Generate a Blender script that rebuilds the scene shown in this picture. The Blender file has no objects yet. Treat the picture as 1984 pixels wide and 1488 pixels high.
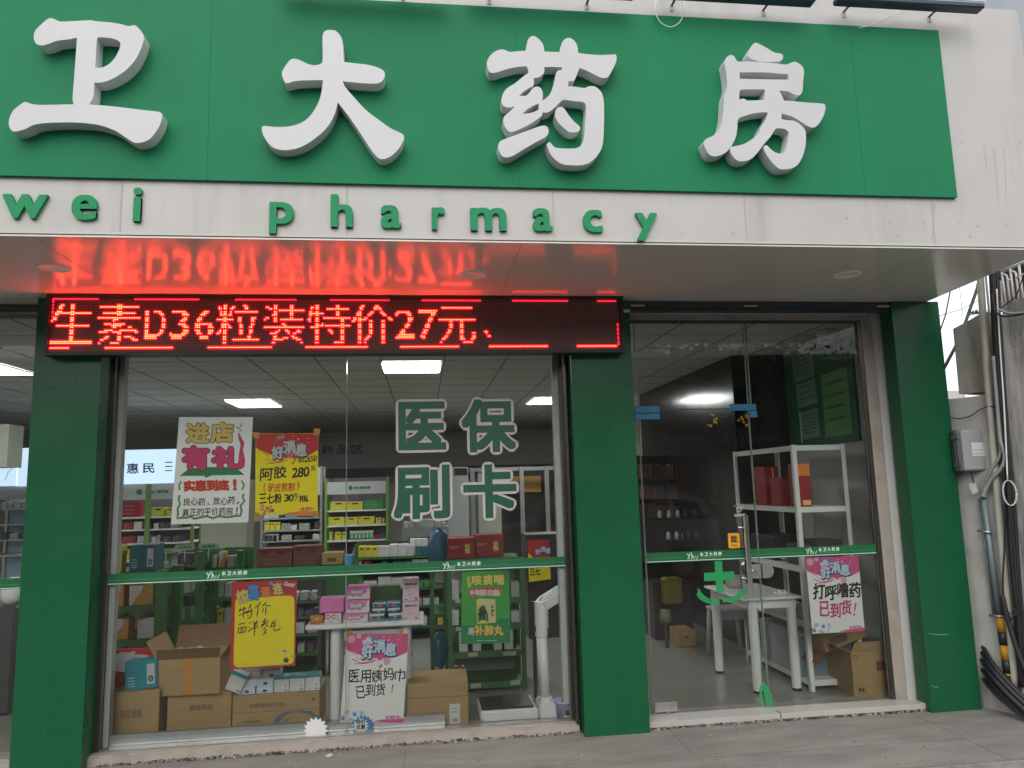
import bpy, math, random
from mathutils import Matrix, Vector
from mathutils.geometry import tessellate_polygon

random.seed(11)
scene = bpy.context.scene
COL = scene.collection

# ------------------------------------------------------------------ camera
FPX, CX, CY = 1430.0, 992.0, 744.0
PITCH, YAW, ROLL = math.radians(7.8455), math.radians(7.1398), math.radians(-1.5590)
EYE = Vector((0.0, -5.0, 1.64))

def _rot():
    cy, sy = math.cos(YAW), math.sin(YAW)
    cp, sp = math.cos(PITCH), math.sin(PITCH)
    cr, sr = math.cos(ROLL), math.sin(ROLL)
    W = Matrix(((cy, -sy, 0), (sy, cy, 0), (0, 0, 1)))
    B = Matrix(((1, 0, 0), (0, 0, -1), (0, 1, 0)))
    P_ = Matrix(((1, 0, 0), (0, cp, sp), (0, -sp, cp)))
    R_ = Matrix(((cr, -sr, 0), (sr, cr, 0), (0, 0, 1)))
    return R_ @ P_ @ B @ W
RC = _rot()
RT = RC.transposed()
cd = bpy.data.cameras.new('camera')
cam = bpy.data.objects.new('camera', cd)
COL.objects.link(cam)
cd.sensor_width = 36.0
cd.lens = FPX / 1984.0 * 36.0
cd.clip_start = 0.05
cd.clip_end = 2000
m3 = Matrix((RC[0], -RC[1], -RC[2])).transposed()
cam.matrix_world = Matrix.Translation(EYE) @ m3.to_4x4()
scene.camera = cam

# ------------------------------------------------------------------ world, sun, exposure
SUN_EL, SUN_AZ = math.radians(40), math.radians(192)
w = bpy.data.worlds.new('World')
scene.world = w
w.use_nodes = True
nt = w.node_tree
nt.nodes.clear()
sky = nt.nodes.new('ShaderNodeTexSky')
sky.sky_type = 'NISHITA'
sky.sun_disc = False
sky.sun_elevation = SUN_EL
sky.sun_rotation = SUN_AZ
sky.air_density = 1.2
sky.dust_density = 9.0
hs = nt.nodes.new('ShaderNodeHueSaturation')
hs.inputs['Saturation'].default_value = 0.22
bg = nt.nodes.new('ShaderNodeBackground')
bg.inputs['Strength'].default_value = 0.15
wo = nt.nodes.new('ShaderNodeOutputWorld')
nt.links.new(sky.outputs[0], hs.inputs['Color'])
# overcast: an even pale cloud layer mixed over the clear sky
cl = nt.nodes.new('ShaderNodeMix')
cl.data_type = 'RGBA'
cl.inputs['Factor'].default_value = 0.75
cl.inputs[7].default_value = (6.9, 7.1, 7.3, 1)
nt.links.new(hs.outputs[0], cl.inputs[6])
nt.links.new(cl.outputs[2], bg.inputs['Color'])
nt.links.new(bg.outputs[0], wo.inputs['Surface'])
sl = bpy.data.lights.new('sun', 'SUN')
sl.energy = 0.5
sl.angle = math.radians(60)
sl.color = (1.0, 0.97, 0.93)
so = bpy.data.objects.new('sun', sl)
COL.objects.link(so)
sd = Vector((math.sin(SUN_AZ) * math.cos(SUN_EL), math.cos(SUN_AZ) * math.cos(SUN_EL), math.sin(SUN_EL)))
so.rotation_euler = sd.to_track_quat('Z', 'Y').to_euler()
so.location = sd * 40
scene.view_settings.view_transform = 'Standard'
scene.view_settings.look = 'None'
scene.view_settings.gamma = 1.0
scene.view_settings.use_curve_mapping = False
scene.view_settings.exposure = 0.62
scene.cycles.max_bounces = 10
scene.cycles.transparent_max_bounces = 24
scene.cycles.caustics_reflective = False
scene.cycles.caustics_refractive = False

# ------------------------------------------------------------------ pixel -> world
def ray(px, py):
    return RT @ Vector(((px - CX) / FPX, (py - CY) / FPX, 1.0))
def P(px, py, Y):
    v = ray(px, py)
    return EYE + v * ((Y - EYE.y) / v.y)
def PZ(px, py, Z):
    v = ray(px, py)
    return EYE + v * ((Z - EYE.z) / v.z)
def PX(px, py, X):
    v = ray(px, py)
    return EYE + v * ((X - EYE.x) / v.x)

# ------------------------------------------------------------------ materials
MATS = {}
def srgb(r, g, b):
    f = lambda c: (c / 12.92 if c <= 0.04045 else ((c + 0.055) / 1.055) ** 2.4)
    return (f(r / 255), f(g / 255), f(b / 255))
def mat(name, col, rough=0.6, metal=0.0, var=0.08, scale=6.0, bump=0.0, bscale=60.0, spec=0.5, coat=0.0, emit=None, estr=0.0, stretch=None):
    if name in MATS:
        return MATS[name]
    m = bpy.data.materials.new(name)
    m.use_nodes = True
    t = m.node_tree
    b = t.nodes['Principled BSDF']
    b.inputs['Roughness'].default_value = rough
    b.inputs['Metallic'].default_value = metal
    b.inputs['Specular IOR Level'].default_value = spec
    b.inputs['Coat Weight'].default_value = coat
    b.inputs['Coat Roughness'].default_value = 0.08
    b.inputs['Base Color'].default_value = (*col, 1)
    if var > 0:
        tc = t.nodes.new('ShaderNodeTexCoord')
        n = t.nodes.new('ShaderNodeTexNoise')
        n.inputs['Scale'].default_value = scale
        n.inputs['Detail'].default_value = 6
        n.inputs['Roughness'].default_value = 0.6
        src = tc.outputs['Object']
        if stretch:
            mp = t.nodes.new('ShaderNodeMapping')
            mp.inputs['Scale'].default_value = stretch
            t.links.new(src, mp.inputs['Vector'])
            src = mp.outputs['Vector']
        t.links.new(src, n.inputs['Vector'])
        r = t.nodes.new('ShaderNodeValToRGB')
        r.color_ramp.elements[0].position = 0.3
        r.color_ramp.elements[1].position = 0.72
        r.color_ramp.elements[0].color = (*[max(0, c * (1 - var)) for c in col], 1)
        r.color_ramp.elements[1].color = (*[min(1, c * (1 + var)) for c in col], 1)
        t.links.new(n.outputs['Fac'], r.inputs['Fac'])
        t.links.new(r.outputs['Color'], b.inputs['Base Color'])
        rr = t.nodes.new('ShaderNodeMapRange')
        rr.inputs['To Min'].default_value = max(0.02, rough - 0.08)
        rr.inputs['To Max'].default_value = min(1, rough + 0.08)
        t.links.new(n.outputs['Fac'], rr.inputs['Value'])
        t.links.new(rr.outputs['Result'], b.inputs['Roughness'])
        if bump > 0:
            n2 = t.nodes.new('ShaderNodeTexNoise')
            n2.inputs['Scale'].default_value = bscale
            n2.inputs['Detail'].default_value = 5
            t.links.new(src, n2.inputs['Vector'])
            bp = t.nodes.new('ShaderNodeBump')
            bp.inputs['Strength'].default_value = bump
            bp.inputs['Distance'].default_value = 0.01
            t.links.new(n2.outputs['Fac'], bp.inputs['Height'])
            t.links.new(bp.outputs['Normal'], b.inputs['Normal'])
    if emit:
        b.inputs['Emission Color'].default_value = (*emit, 1)
        b.inputs['Emission Strength'].default_value = estr
    MATS[name] = m
    return m

def stained(name, col, dirt, rough, lo, hi, scale, stretch, bump=0.0, amount=1.0, fine=0.5):
    """paint, plaster or concrete with streaks and blotches of dirt"""
    m = mat(name, col, rough, var=0.05, scale=3, bump=bump, bscale=90)
    t = m.node_tree
    b = t.nodes['Principled BSDF']
    lk = b.inputs['Base Color'].links[0]
    base = lk.from_socket
    tc = t.nodes.new('ShaderNodeTexCoord')
    mp = t.nodes.new('ShaderNodeMapping')
    mp.inputs['Scale'].default_value = stretch
    n = t.nodes.new('ShaderNodeTexNoise')
    n.inputs['Scale'].default_value = scale
    n.inputs['Detail'].default_value = 9
    n.inputs['Roughness'].default_value = 0.65
    t.links.new(tc.outputs['Object'], mp.inputs['Vector'])
    t.links.new(mp.outputs['Vector'], n.inputs['Vector'])
    r = t.nodes.new('ShaderNodeValToRGB')
    r.color_ramp.elements[0].position = lo
    r.color_ramp.elements[0].color = (0, 0, 0, 1)
    r.color_ramp.elements[1].position = hi
    r.color_ramp.elements[1].color = (amount, amount, amount, 1)
    t.links.new(n.outputs['Fac'], r.inputs['Fac'])
    mx = t.nodes.new('ShaderNodeMix')
    mx.data_type = 'RGBA'
    t.links.new(r.outputs['Color'], mx.inputs['Factor'])
    t.links.new(base, mx.inputs[6])
    mx.inputs[7].default_value = (*dirt, 1)
    t.links.new(mx.outputs[2], b.inputs['Base Color'])
    return m

def glass_mat(name, gloss=True):
    m = bpy.data.materials.new(name)
    m.use_nodes = True
    t = m.node_tree
    t.nodes.clear()
    o = t.nodes.new('ShaderNodeOutputMaterial')
    tr = t.nodes.new('ShaderNodeBsdfTransparent')
    tr.inputs['Color'].default_value = (0.975, 0.99, 0.98, 1) if gloss else (0.985, 0.995, 0.99, 1)
    if gloss:
        gl = t.nodes.new('ShaderNodeBsdfGlossy')
        gl.inputs['Roughness'].default_value = 0.0
        tc = t.nodes.new('ShaderNodeTexCoord')
        n = t.nodes.new('ShaderNodeTexNoise')
        n.inputs['Scale'].default_value = 1.4
        bp = t.nodes.new('ShaderNodeBump')
        bp.inputs['Strength'].default_value = 0.012
        t.links.new(tc.outputs['Object'], n.inputs['Vector'])
        t.links.new(n.outputs['Fac'], bp.inputs['Height'])
        t.links.new(bp.outputs['Normal'], gl.inputs['Normal'])
        fr = t.nodes.new('ShaderNodeFresnel')
        fr.inputs['IOR'].default_value = 1.5
        mx = t.nodes.new('ShaderNodeMixShader')
        t.links.new(fr.outputs[0], mx.inputs[0])
        t.links.new(tr.outputs[0], mx.inputs[1])
        t.links.new(gl.outputs[0], mx.inputs[2])
        # a thin film of street dust on the outside
        df = t.nodes.new('ShaderNodeBsdfDiffuse')
        df.inputs['Color'].default_value = (0.5, 0.48, 0.45, 1)
        n3 = t.nodes.new('ShaderNodeTexNoise')
        n3.inputs['Scale'].default_value = 2.2
        n3.inputs['Detail'].default_value = 8
        t.links.new(tc.outputs['Object'], n3.inputs['Vector'])
        mr = t.nodes.new('ShaderNodeMapRange')
        mr.inputs['From Min'].default_value = 0.35
        mr.inputs['From Max'].default_value = 0.8
        mr.inputs['To Min'].default_value = 0.0
        mr.inputs['To Max'].default_value = 0.03
        t.links.new(n3.outputs['Fac'], mr.inputs['Value'])
        m2 = t.nodes.new('ShaderNodeMixShader')
        t.links.new(mr.outputs[0], m2.inputs[0])
        t.links.new(mx.outputs[0], m2.inputs[1])
        t.links.new(df.outputs[0], m2.inputs[2])
        t.links.new(m2.outputs[0], o.inputs[0])
    else:
        t.links.new(tr.outputs[0], o.inputs[0])
    MATS[name] = m
    return m

def emit_mat(name, col, s):
    m = bpy.data.materials.new(name)
    m.use_nodes = True
    t = m.node_tree
    t.nodes.clear()
    o = t.nodes.new('ShaderNodeOutputMaterial')
    e = t.nodes.new('ShaderNodeEmission')
    e.inputs[0].default_value = (*col, 1)
    e.inputs[1].default_value = s
    t.links.new(e.outputs[0], o.inputs[0])
    MATS[name] = m
    return m

M_fascia = stained('white_panel', (0.42, 0.405, 0.39), (0.21, 0.20, 0.18), 0.45, 0.53, 0.80, 2.6, (1.6, 1, 0.16), amount=0.55)
M_soffit = mat('soffit_panel', (0.70, 0.665, 0.60), 0.17, var=0.03, scale=1.5, spec=0.7)
M_sign = mat('green_sign_panel', (0.007, 0.165, 0.070), 0.6, var=0.13, spec=0.2, scale=1.1, stretch=(1, 1, 0.35), bump=0.02, bscale=3)
M_letter = stained('letter_white', (0.47, 0.47, 0.482), (0.39, 0.385, 0.38), 0.38, 0.5, 0.9, 4, (1, 1, 0.6), amount=0.6)
M_letside = mat('letter_side', (0.62, 0.62, 0.63), 0.5, var=0.06, scale=8)
M_engreen = mat('letter_green', (0.009, 0.22, 0.085), 0.55, var=0.06, spec=0.25)
M_pillar = stained('green_pillar_panel', (0.007, 0.088, 0.035), (0.02, 0.095, 0.048), 0.28, 0.5, 0.85, 1.6, (1.5, 1.5, 0.35), amount=0.3)
M_pillar.node_tree.nodes['Principled BSDF'].inputs['Specular IOR Level'].default_value = 0.38
M_seam = mat('dark_seam', (0.03, 0.035, 0.03), 0.7, var=0)
M_joint = mat('grey_joint', (0.30, 0.29, 0.27), 0.7, var=0.1)
M_bronze = mat('bronze_frame', (0.10, 0.085, 0.075), 0.32, 0.75, var=0.2, scale=5, stretch=(8, 8, 0.6))
M_jamb = stained('jamb_plaster', (0.46, 0.45, 0.43), (0.30, 0.28, 0.25), 0.7, 0.62, 0.9, 5, (1, 1, 0.5), bump=0.05, amount=0.5)
M_stone = stained('beige_stone', (0.34, 0.30, 0.26), (0.13, 0.11, 0.09), 0.45, 0.5, 0.75, 5, (1, 1, 1), bump=0.1, amount=0.6)
M_wtile = mat('white_marble', (0.42, 0.40, 0.37), 0.3, var=0.08, scale=3)
M_roughcon = mat('broken_mortar', (0.15, 0.14, 0.125), 0.95, var=0.6, scale=40, bump=1.0, bscale=50)
M_floor = mat('floor_tile', (0.30, 0.30, 0.27), 0.22, var=0.05, scale=2)
M_ceil = mat('ceiling_tile', (0.70, 0.67, 0.64), 0.8, var=0.03, scale=5)
M_ceilgap = mat('ceiling_gap', (0.22, 0.22, 0.22), 0.8, var=0)
M_wall = mat('white_wall', (0.58, 0.58, 0.55), 0.75, var=0.05, scale=2)
M_panel = emit_mat('panel_light', (0.97, 1.0, 0.97), 17.0)
M_glass = glass_mat('glass')
M_gclear = glass_mat('glass_back', False)
M_gedge = mat('glass_edge', (0.22, 0.27, 0.24), 0.2, var=0.1)
M_black = mat('black_plastic', (0.02, 0.02, 0.02), 0.45, var=0.1)
M_dkgrey = mat('dark_grey', (0.06, 0.06, 0.06), 0.5, var=0.1)
M_chrome = mat('chrome', (0.75, 0.74, 0.70), 0.12, 1.0, var=0.05)
M_steel = mat('brushed_steel', (0.55, 0.54, 0.52), 0.3, 0.9, var=0.1)
M_alu = mat('aluminium', (0.42, 0.43, 0.44), 0.38, 0.6, var=0.08, stretch=(1, 1, 6))
M_strip = mat('strip_green', (0.011, 0.115, 0.042), 0.4, var=0.05)
M_stripw = mat('strip_pale', (0.55, 0.68, 0.58), 0.5, var=0.05)
M_stripm = mat('strip_mid', (0.12, 0.30, 0.18), 0.5, var=0)
M_decal = mat('decal_green', (0.006, 0.085, 0.040), 0.45, var=0.04)
M_decalw = mat('decal_white', (0.50, 0.45, 0.435), 0.5, var=0.04)
M_paper = mat('paper_white', (0.90, 0.90, 0.85), 0.75, var=0.04, scale=4, bump=0.15, bscale=6)
M_yellow = mat('paper_yellow', (0.90, 0.74, 0.010), 0.7, var=0.05, bump=0.15, bscale=6)
M_red = mat('print_red', (0.55, 0.028, 0.03), 0.65, var=0.06)
M_pink = mat('print_pink', (0.70, 0.10, 0.26), 0.65, var=0.06)
M_ltpink = mat('print_light_pink', (0.78, 0.42, 0.52), 0.65, var=0.05)
M_orange = mat('print_orange', (0.75, 0.24, 0.03), 0.65, var=0.06)
M_ink = mat('ink_black', (0.022, 0.018, 0.016), 0.7, var=0)
M_inkred = mat('ink_red', (0.62, 0.06, 0.025), 0.7, var=0)
M_blue = mat('print_blue', (0.06, 0.30, 0.62), 0.65, var=0.05)
M_navy = mat('print_navy', (0.03, 0.06, 0.22), 0.65, var=0)
M_ltblue = mat('print_light_blue', (0.52, 0.74, 0.86), 0.65, var=0.05)
M_grey = mat('print_grey', (0.30, 0.30, 0.30), 0.7, var=0)
M_ltgrey = mat('print_pale_grey', (0.52, 0.52, 0.52), 0.7, var=0.04)
M_mag = mat('print_magenta', (0.62, 0.05, 0.16), 0.65, var=0.05)
M_maroon = mat('print_maroon', (0.13, 0.02, 0.03), 0.65, var=0)
M_pgreen = mat('print_green', (0.02, 0.22, 0.07), 0.65, var=0.06)
M_sage = mat('print_sage', (0.13, 0.28, 0.12), 0.65, var=0.05)
M_bright = mat('print_bright_green', (0.05, 0.34, 0.05), 0.6, var=0.15, scale=3)
M_gold = mat('print_gold', (0.72, 0.55, 0.13), 0.6, var=0.05)
M_card = mat('cardboard', (0.39, 0.26, 0.115), 0.8, var=0.10, scale=3, stretch=(1, 1, 6), bump=0.05, bscale=20)
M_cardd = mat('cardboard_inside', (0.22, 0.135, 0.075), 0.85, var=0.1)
M_cardp = mat('cardboard_print', (0.20, 0.135, 0.085), 0.8, var=0.1)
M_tape = mat('packing_tape', (0.55, 0.24, 0.05), 0.25, var=0.1)
M_teal = mat('carton_teal', (0.012, 0.24, 0.29), 0.4, var=0.06)
M_dteal = mat('carton_dark_teal', (0.012, 0.11, 0.15), 0.4, var=0.06)
M_wplast = mat('white_plastic', (0.76, 0.78, 0.74), 0.4, var=0.04)
M_greypl = mat('grey_plastic', (0.38, 0.39, 0.40), 0.45, var=0.04)
M_purple = mat('bucket_purple', (0.56, 0.52, 0.80), 0.4, var=0.05)
M_redbag = mat('red_plastic_bag', (0.58, 0.035, 0.025), 0.35, var=0.15, scale=10, bump=0.4, bscale=15)
M_shelfg = mat('shelf_green', (0.045, 0.15, 0.042), 0.4, var=0.06)
M_postg = mat('post_green', (0.16, 0.33, 0.06), 0.4, var=0.05)
M_shelfb = mat('shelf_back', (0.33, 0.34, 0.32), 0.6, var=0.08)
M_dkwood = mat('dark_wood', (0.036, 0.028, 0.025), 0.38, var=0.2, scale=3, stretch=(6, 6, 0.6))
M_dkred = mat('dark_red_wood', (0.12, 0.035, 0.03), 0.45, var=0.2, stretch=(6, 6, 0.6))
M_purpl = mat('shelf_purple_grey', (0.15, 0.12, 0.16), 0.6, var=0.1)
M_ash = mat('pale_khaki', (0.40, 0.42, 0.34), 0.7, var=0.05)
M_kyel = mat('carton_yellow', (0.62, 0.55, 0.06), 0.55, var=0.06)
M_kora = mat('carton_orange', (0.50, 0.26, 0.05), 0.5, var=0.08)
M_kred = mat('carton_red', (0.30, 0.015, 0.018), 0.5, var=0.08)
M_kwht = mat('carton_white', (0.60, 0.60, 0.58), 0.55, var=0.05)
M_kblk = mat('carton_dark', (0.05, 0.045, 0.055), 0.5, var=0.1)
M_kgrn = mat('carton_green', (0.04, 0.24, 0.07), 0.5, var=0.08)
M_kpink = mat('carton_pink', (0.66, 0.16, 0.42), 0.5, var=0.05)
M_kpal = mat('carton_pale_pink', (0.66, 0.48, 0.55), 0.55, var=0.04)
M_kblu = mat('carton_pale_blue', (0.40, 0.60, 0.74), 0.5, var=0.05)
M_kbrn = mat('carton_brown', (0.16, 0.06, 0.045), 0.5, var=0.12)

# ------------------------------------------------------------------ text outlines
_fc = bpy.data.curves.new('type_setter', 'FONT')
_fo = bpy.data.objects.new('type_setter', _fc)
_tcache = {}
def glyphs(s, off=0.0):
    if (s, off) in _tcache:
        return _tcache[(s, off)]
    if _fo.name not in COL.objects:
        COL.objects.link(_fo)
    _fc.body = s
    _fc.offset = off
    bpy.context.view_layer.update()
    dg = bpy.context.evaluated_depsgraph_get()
    ev = _fo.evaluated_get(dg)
    me = ev.to_mesh()
    vs = [(v.co.x, v.co.y) for v in me.vertices]
    fs = [tuple(p.vertices) for p in me.polygons]
    ev.to_mesh_clear()
    x0 = min(v[0] for v in vs); x1 = max(v[0] for v in vs)
    y0 = min(v[1] for v in vs); y1 = max(v[1] for v in vs)
    _tcache[(s, off)] = (vs, fs, (x0, y0, x1, y1))
    return _tcache[(s, off)]

def raster(s, wd, ht):
    vs, fs, (x0, y0, x1, y1) = glyphs(s)
    g = [[False] * wd for _ in range(ht)]
    for f in fs:
        a, b, c = (( (vs[i][0] - x0) / (x1 - x0) * wd, (y1 - vs[i][1]) / (y1 - y0) * ht) for i in f)
        d = (b[0] - a[0]) * (c[1] - a[1]) - (b[1] - a[1]) * (c[0] - a[0])
        if abs(d) < 1e-9:
            continue
        for r in range(max(0, int(min(a[1], b[1], c[1]) - 1)), min(ht, int(max(a[1], b[1], c[1]) + 2))):
            for q in range(max(0, int(min(a[0], b[0], c[0]) - 1)), min(wd, int(max(a[0], b[0], c[0]) + 2))):
                x, y = q + 0.5, r + 0.5
                u = ((x - a[0]) * (c[1] - a[1]) - (y - a[1]) * (c[0] - a[0])) / d
                v = ((b[0] - a[0]) * (y - a[1]) - (b[1] - a[1]) * (x - a[0])) / d
                if u >= -0.02 and v >= -0.02 and u + v <= 1.02:
                    g[r][q] = True
    return g

# ------------------------------------------------------------------ mesh builder
def smooth_loop(pts, step=5, sharp=62):
    """closed loop through the points; corners sharper than the limit stay sharp"""
    n = len(pts)
    out = []
    def corner(i):
        a, b, c = pts[i - 1], pts[i], pts[(i + 1) % n]
        v1 = Vector((b[0] - a[0], b[1] - a[1])); v2 = Vector((c[0] - b[0], c[1] - b[1]))
        if v1.length < 1e-9 or v2.length < 1e-9:
            return False
        return math.degrees(v1.angle(v2)) > sharp
    cs = [corner(i) for i in range(n)]
    for i in range(n):
        p1, p2 = Vector(pts[i]), Vector(pts[(i + 1) % n])
        p0 = p1 if cs[i] else Vector(pts[i - 1])
        p3 = p2 if cs[(i + 1) % n] else Vector(pts[(i + 2) % n])
        L = (p2 - p1).length
        m1 = (p2 - p0); m2 = (p3 - p1)
        m1 = m1.normalized() * L * 0.9 if m1.length > 1e-9 else m1
        m2 = m2.normalized() * L * 0.9 if m2.length > 1e-9 else m2
        for k in range(step):
            t = k / step
            h00 = 2 * t**3 - 3 * t**2 + 1; h10 = t**3 - 2 * t**2 + t
            h01 = -2 * t**3 + 3 * t**2; h11 = t**3 - t**2
            q = p1 * h00 + m1 * h10 + p2 * h01 + m2 * h11
            out.append((q.x, q.y))
    return out

class MB:
    def __init__(self):
        self.v = []; self.f = []; self.mi = []; self.sm = []; self.mats = []
    def m(self, mt):
        if mt not in self.mats:
            self.mats.append(mt)
        return self.mats.index(mt)
    def add(self, vs, fs, mt, smooth=False):
        o = len(self.v); k = self.m(mt)
        self.v += [tuple(x) for x in vs]
        for f in fs:
            self.f.append(tuple(i + o for i in f)); self.mi.append(k); self.sm.append(smooth)
    def quad(self, a, b, c, d, mt):
        self.add([a, b, c, d], [(0, 1, 2, 3)], mt)
    def box(self, x0, x1, y0, y1, z0, z1, mt, M=None, front=None, top=None, bev=0.0):
        x0, x1 = min(x0, x1), max(x0, x1); y0, y1 = min(y0, y1), max(y0, y1); z0, z1 = min(z0, z1), max(z0, z1)
        if bev > 0:
            return self.bbox(x0, x1, y0, y1, z0, z1, mt, bev, M)
        vs = [Vector(p) for p in ((x0, y0, z0), (x1, y0, z0), (x1, y1, z0), (x0, y1, z0), (x0, y0, z1), (x1, y0, z1), (x1, y1, z1), (x0, y1, z1))]
        if M is not None:
            vs = [M @ p for p in vs]
        fs = [(0, 3, 2, 1), (4, 5, 6, 7), (0, 1, 5, 4), (1, 2, 6, 5), (2, 3, 7, 6), (3, 0, 4, 7)]
        ms = [mt, top or mt, front or mt, mt, mt, mt]
        o = len(self.v)
        self.v += [tuple(p) for p in vs]
        for f, q in zip(fs, ms):
            self.f.append(tuple(i + o for i in f)); self.mi.append(self.m(q)); self.sm.append(False)
    def bbox(self, x0, x1, y0, y1, z0, z1, mt, b, M=None):
        """box with chamfered edges"""
        b = min(b, (x1 - x0) * .45, (y1 - y0) * .45, (z1 - z0) * .45)
        vs = []; idx = {}
        for sx in (0, 1):
            for sy in (0, 1):
                for sz in (0, 1):
                    X = (x0, x1)[sx]; Y = (y0, y1)[sy]; Z = (z0, z1)[sz]
                    dx = b if sx == 0 else -b; dy = b if sy == 0 else -b; dz = b if sz == 0 else -b
                    for ax, p in (('x', (X, Y + dy, Z + dz)), ('y', (X + dx, Y, Z + dz)), ('z', (X + dx, Y + dy, Z))):
                        idx[(sx, sy, sz, ax)] = len(vs); vs.append(Vector(p))
        fs = []
        for s in (0, 1):
            fs.append([idx[(s, a, c, 'x')] for a, c in ((0, 0), (1, 0), (1, 1), (0, 1))])
            fs.append([idx[(a, s, c, 'y')] for a, c in ((0, 0), (1, 0), (1, 1), (0, 1))])
            fs.append([idx[(a, c, s, 'z')] for a, c in ((0, 0), (1, 0), (1, 1), (0, 1))])
        for a in (0, 1):
            for c in (0, 1):
                fs.append([idx[(0, a, c, 'y')], idx[(1, a, c, 'y')], idx[(1, a, c, 'z')], idx[(0, a, c, 'z')]])
                fs.append([idx[(a, 0, c, 'x')], idx[(a, 1, c, 'x')], idx[(a, 1, c, 'z')], idx[(a, 0, c, 'z')]])
                fs.append([idx[(a, c, 0, 'x')], idx[(a, c, 1, 'x')], idx[(a, c, 1, 'y')], idx[(a, c, 0, 'y')]])
        for sx in (0, 1):
            for sy in (0, 1):
                for sz in (0, 1):
                    fs.append([idx[(sx, sy, sz, a)] for a in 'xyz'])
        c = Vector(((x0 + x1) / 2, (y0 + y1) / 2, (z0 + z1) / 2))
        out = []
        for f in fs:
            a, b_, d = vs[f[0]], vs[f[1]], vs[f[2]]
            nn = (b_ - a).cross(d - a)
            mid = sum((vs[i] for i in f), Vector()) / len(f)
            out.append(f if nn.dot(mid - c) > 0 else f[::-1])
        if M is not None:
            vs = [M @ p for p in vs]
        self.add(vs, out, mt)
    def cyl(self, p0, p1, r0, r1=None, n=16, mt=None, cap=True, smooth=True):
        p0, p1 = Vector(p0), Vector(p1)
        r1 = r0 if r1 is None else r1
        d = (p1 - p0).normalized()
        a = d.orthogonal().normalized(); b = d.cross(a)
        vs = []
        for p, r in ((p0, r0), (p1, r1)):
            for k in range(n):
                t = 2 * math.pi * k / n
                vs.append(p + (a * math.cos(t) + b * math.sin(t)) * r)
        self.add(vs, [(k, (k + 1) % n, n + (k + 1) % n, n + k) for k in range(n)], mt, smooth)
        if cap:
            self.add(vs[:n], [tuple(range(n))[::-1]], mt); self.add(vs[n:], [tuple(range(n))], mt)
    def tube(self, pts, r, mt, n=8, rs=None):
        pts = [Vector(p) for p in pts]
        rings = []; up = None
        for i, p in enumerate(pts):
            d = (pts[min(i + 1, len(pts) - 1)] - pts[max(i - 1, 0)]).normalized()
            if up is None:
                a = d.orthogonal().normalized()
            else:
                a = (up - d * up.dot(d)).normalized()
            up = a
            b = d.cross(a)
            q = rs[i] if rs else r
            rings.append([p + (a * math.cos(2 * math.pi * k / n) + b * math.sin(2 * math.pi * k / n)) * q for k in range(n)])
        vs = [x for g in rings for x in g]
        fs = []
        for i in range(len(pts) - 1):
            for k in range(n):
                fs.append((i * n + k, i * n + (k + 1) % n, (i + 1) * n + (k + 1) % n, (i + 1) * n + k))
        fs.append(tuple(range(n))[::-1]); fs.append(tuple((len(pts) - 1) * n + k for k in range(n)))
        self.add(vs, fs, mt, True)
    def lathe(self, prof, c, mt, n=24, axis=None):
        c = Vector(c); vs = []
        for r, z in prof:
            for k in range(n):
                t = 2 * math.pi * k / n
                vs.append(c + Vector((r * math.cos(t), r * math.sin(t), z)))
        fs = []
        for i in range(len(prof) - 1):
            for k in range(n):
                fs.append((i * n + k, i * n + (k + 1) % n, (i + 1) * n + (k + 1) % n, (i + 1) * n + k))
        self.add(vs, fs, mt, True)
    def flat(self, loop, holes, fmap, mt):
        """filled polygon, 2-D loop mapped by fmap(u, v)"""
        polys = [loop] + list(holes)
        pts = [p for q in polys for p in q]
        tris = tessellate_polygon([[Vector((p[0], p[1], 0)) for p in q] for q in polys])
        self.add([fmap(*p) for p in pts], [tuple(t) for t in tris], mt)
    def solid(self, loop, holes, front, back, mf, ms):
        """extruded outline: front(u, v) and back(u, v) give the two faces"""
        self.flat(loop, holes, front, mf)
        self.flat(loop, holes, back, ms)
        for q in [loop] + list(holes):
            n = len(q)
            vs = [front(*p) for p in q] + [back(*p) for p in q]
            self.add(vs, [(k, (k + 1) % n, n + (k + 1) % n, n + k) for k in range(n)], ms)
    def text(self, s, fmap, mt, box, fat=0.0, d=0.0, shear=0.0, rot=0.0, wob=0.0, n=10, dstep=0.00006, off=0.0):
        """s set inside box (u0, v0, u1, v1) of the map fmap(u, v, depth); v grows downwards"""
        vs, fs, (x0, y0, x1, y1) = glyphs(s, off)
        u0, v0, u1, v1 = box
        cu, cv = (u0 + u1) / 2, (v0 + v1) / 2
        ph = random.random() * 6
        pts = []
        for x, y in vs:
            tx = (x - x0) / (x1 - x0); ty = (y - y0) / (y1 - y0)
            u = u0 + (u1 - u0) * tx + shear * (ty - 0.5)
            v = v1 - (v1 - v0) * ty
            if wob:
                u += wob * math.sin(ty * 5 + tx * 7 + ph); v += wob * math.sin(tx * 9 + ph * 2 + ty * 2)
            if rot:
                du, dv = u - cu, v - cv
                u = cu + du * math.cos(rot) + dv * math.sin(rot); v = cv - du * math.sin(rot) + dv * math.cos(rot)
            pts.append((u, v))
        offs = [(0, 0)]
        if fat > 0:
            offs += [(fat * math.cos(2 * math.pi * k / n), fat * math.sin(2 * math.pi * k / n)) for k in range(n)]
        for k, (a, b) in enumerate(offs):
            self.add([fmap(u + a, v + b, d + k * dstep) for u, v in pts], fs, mt)
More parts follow.
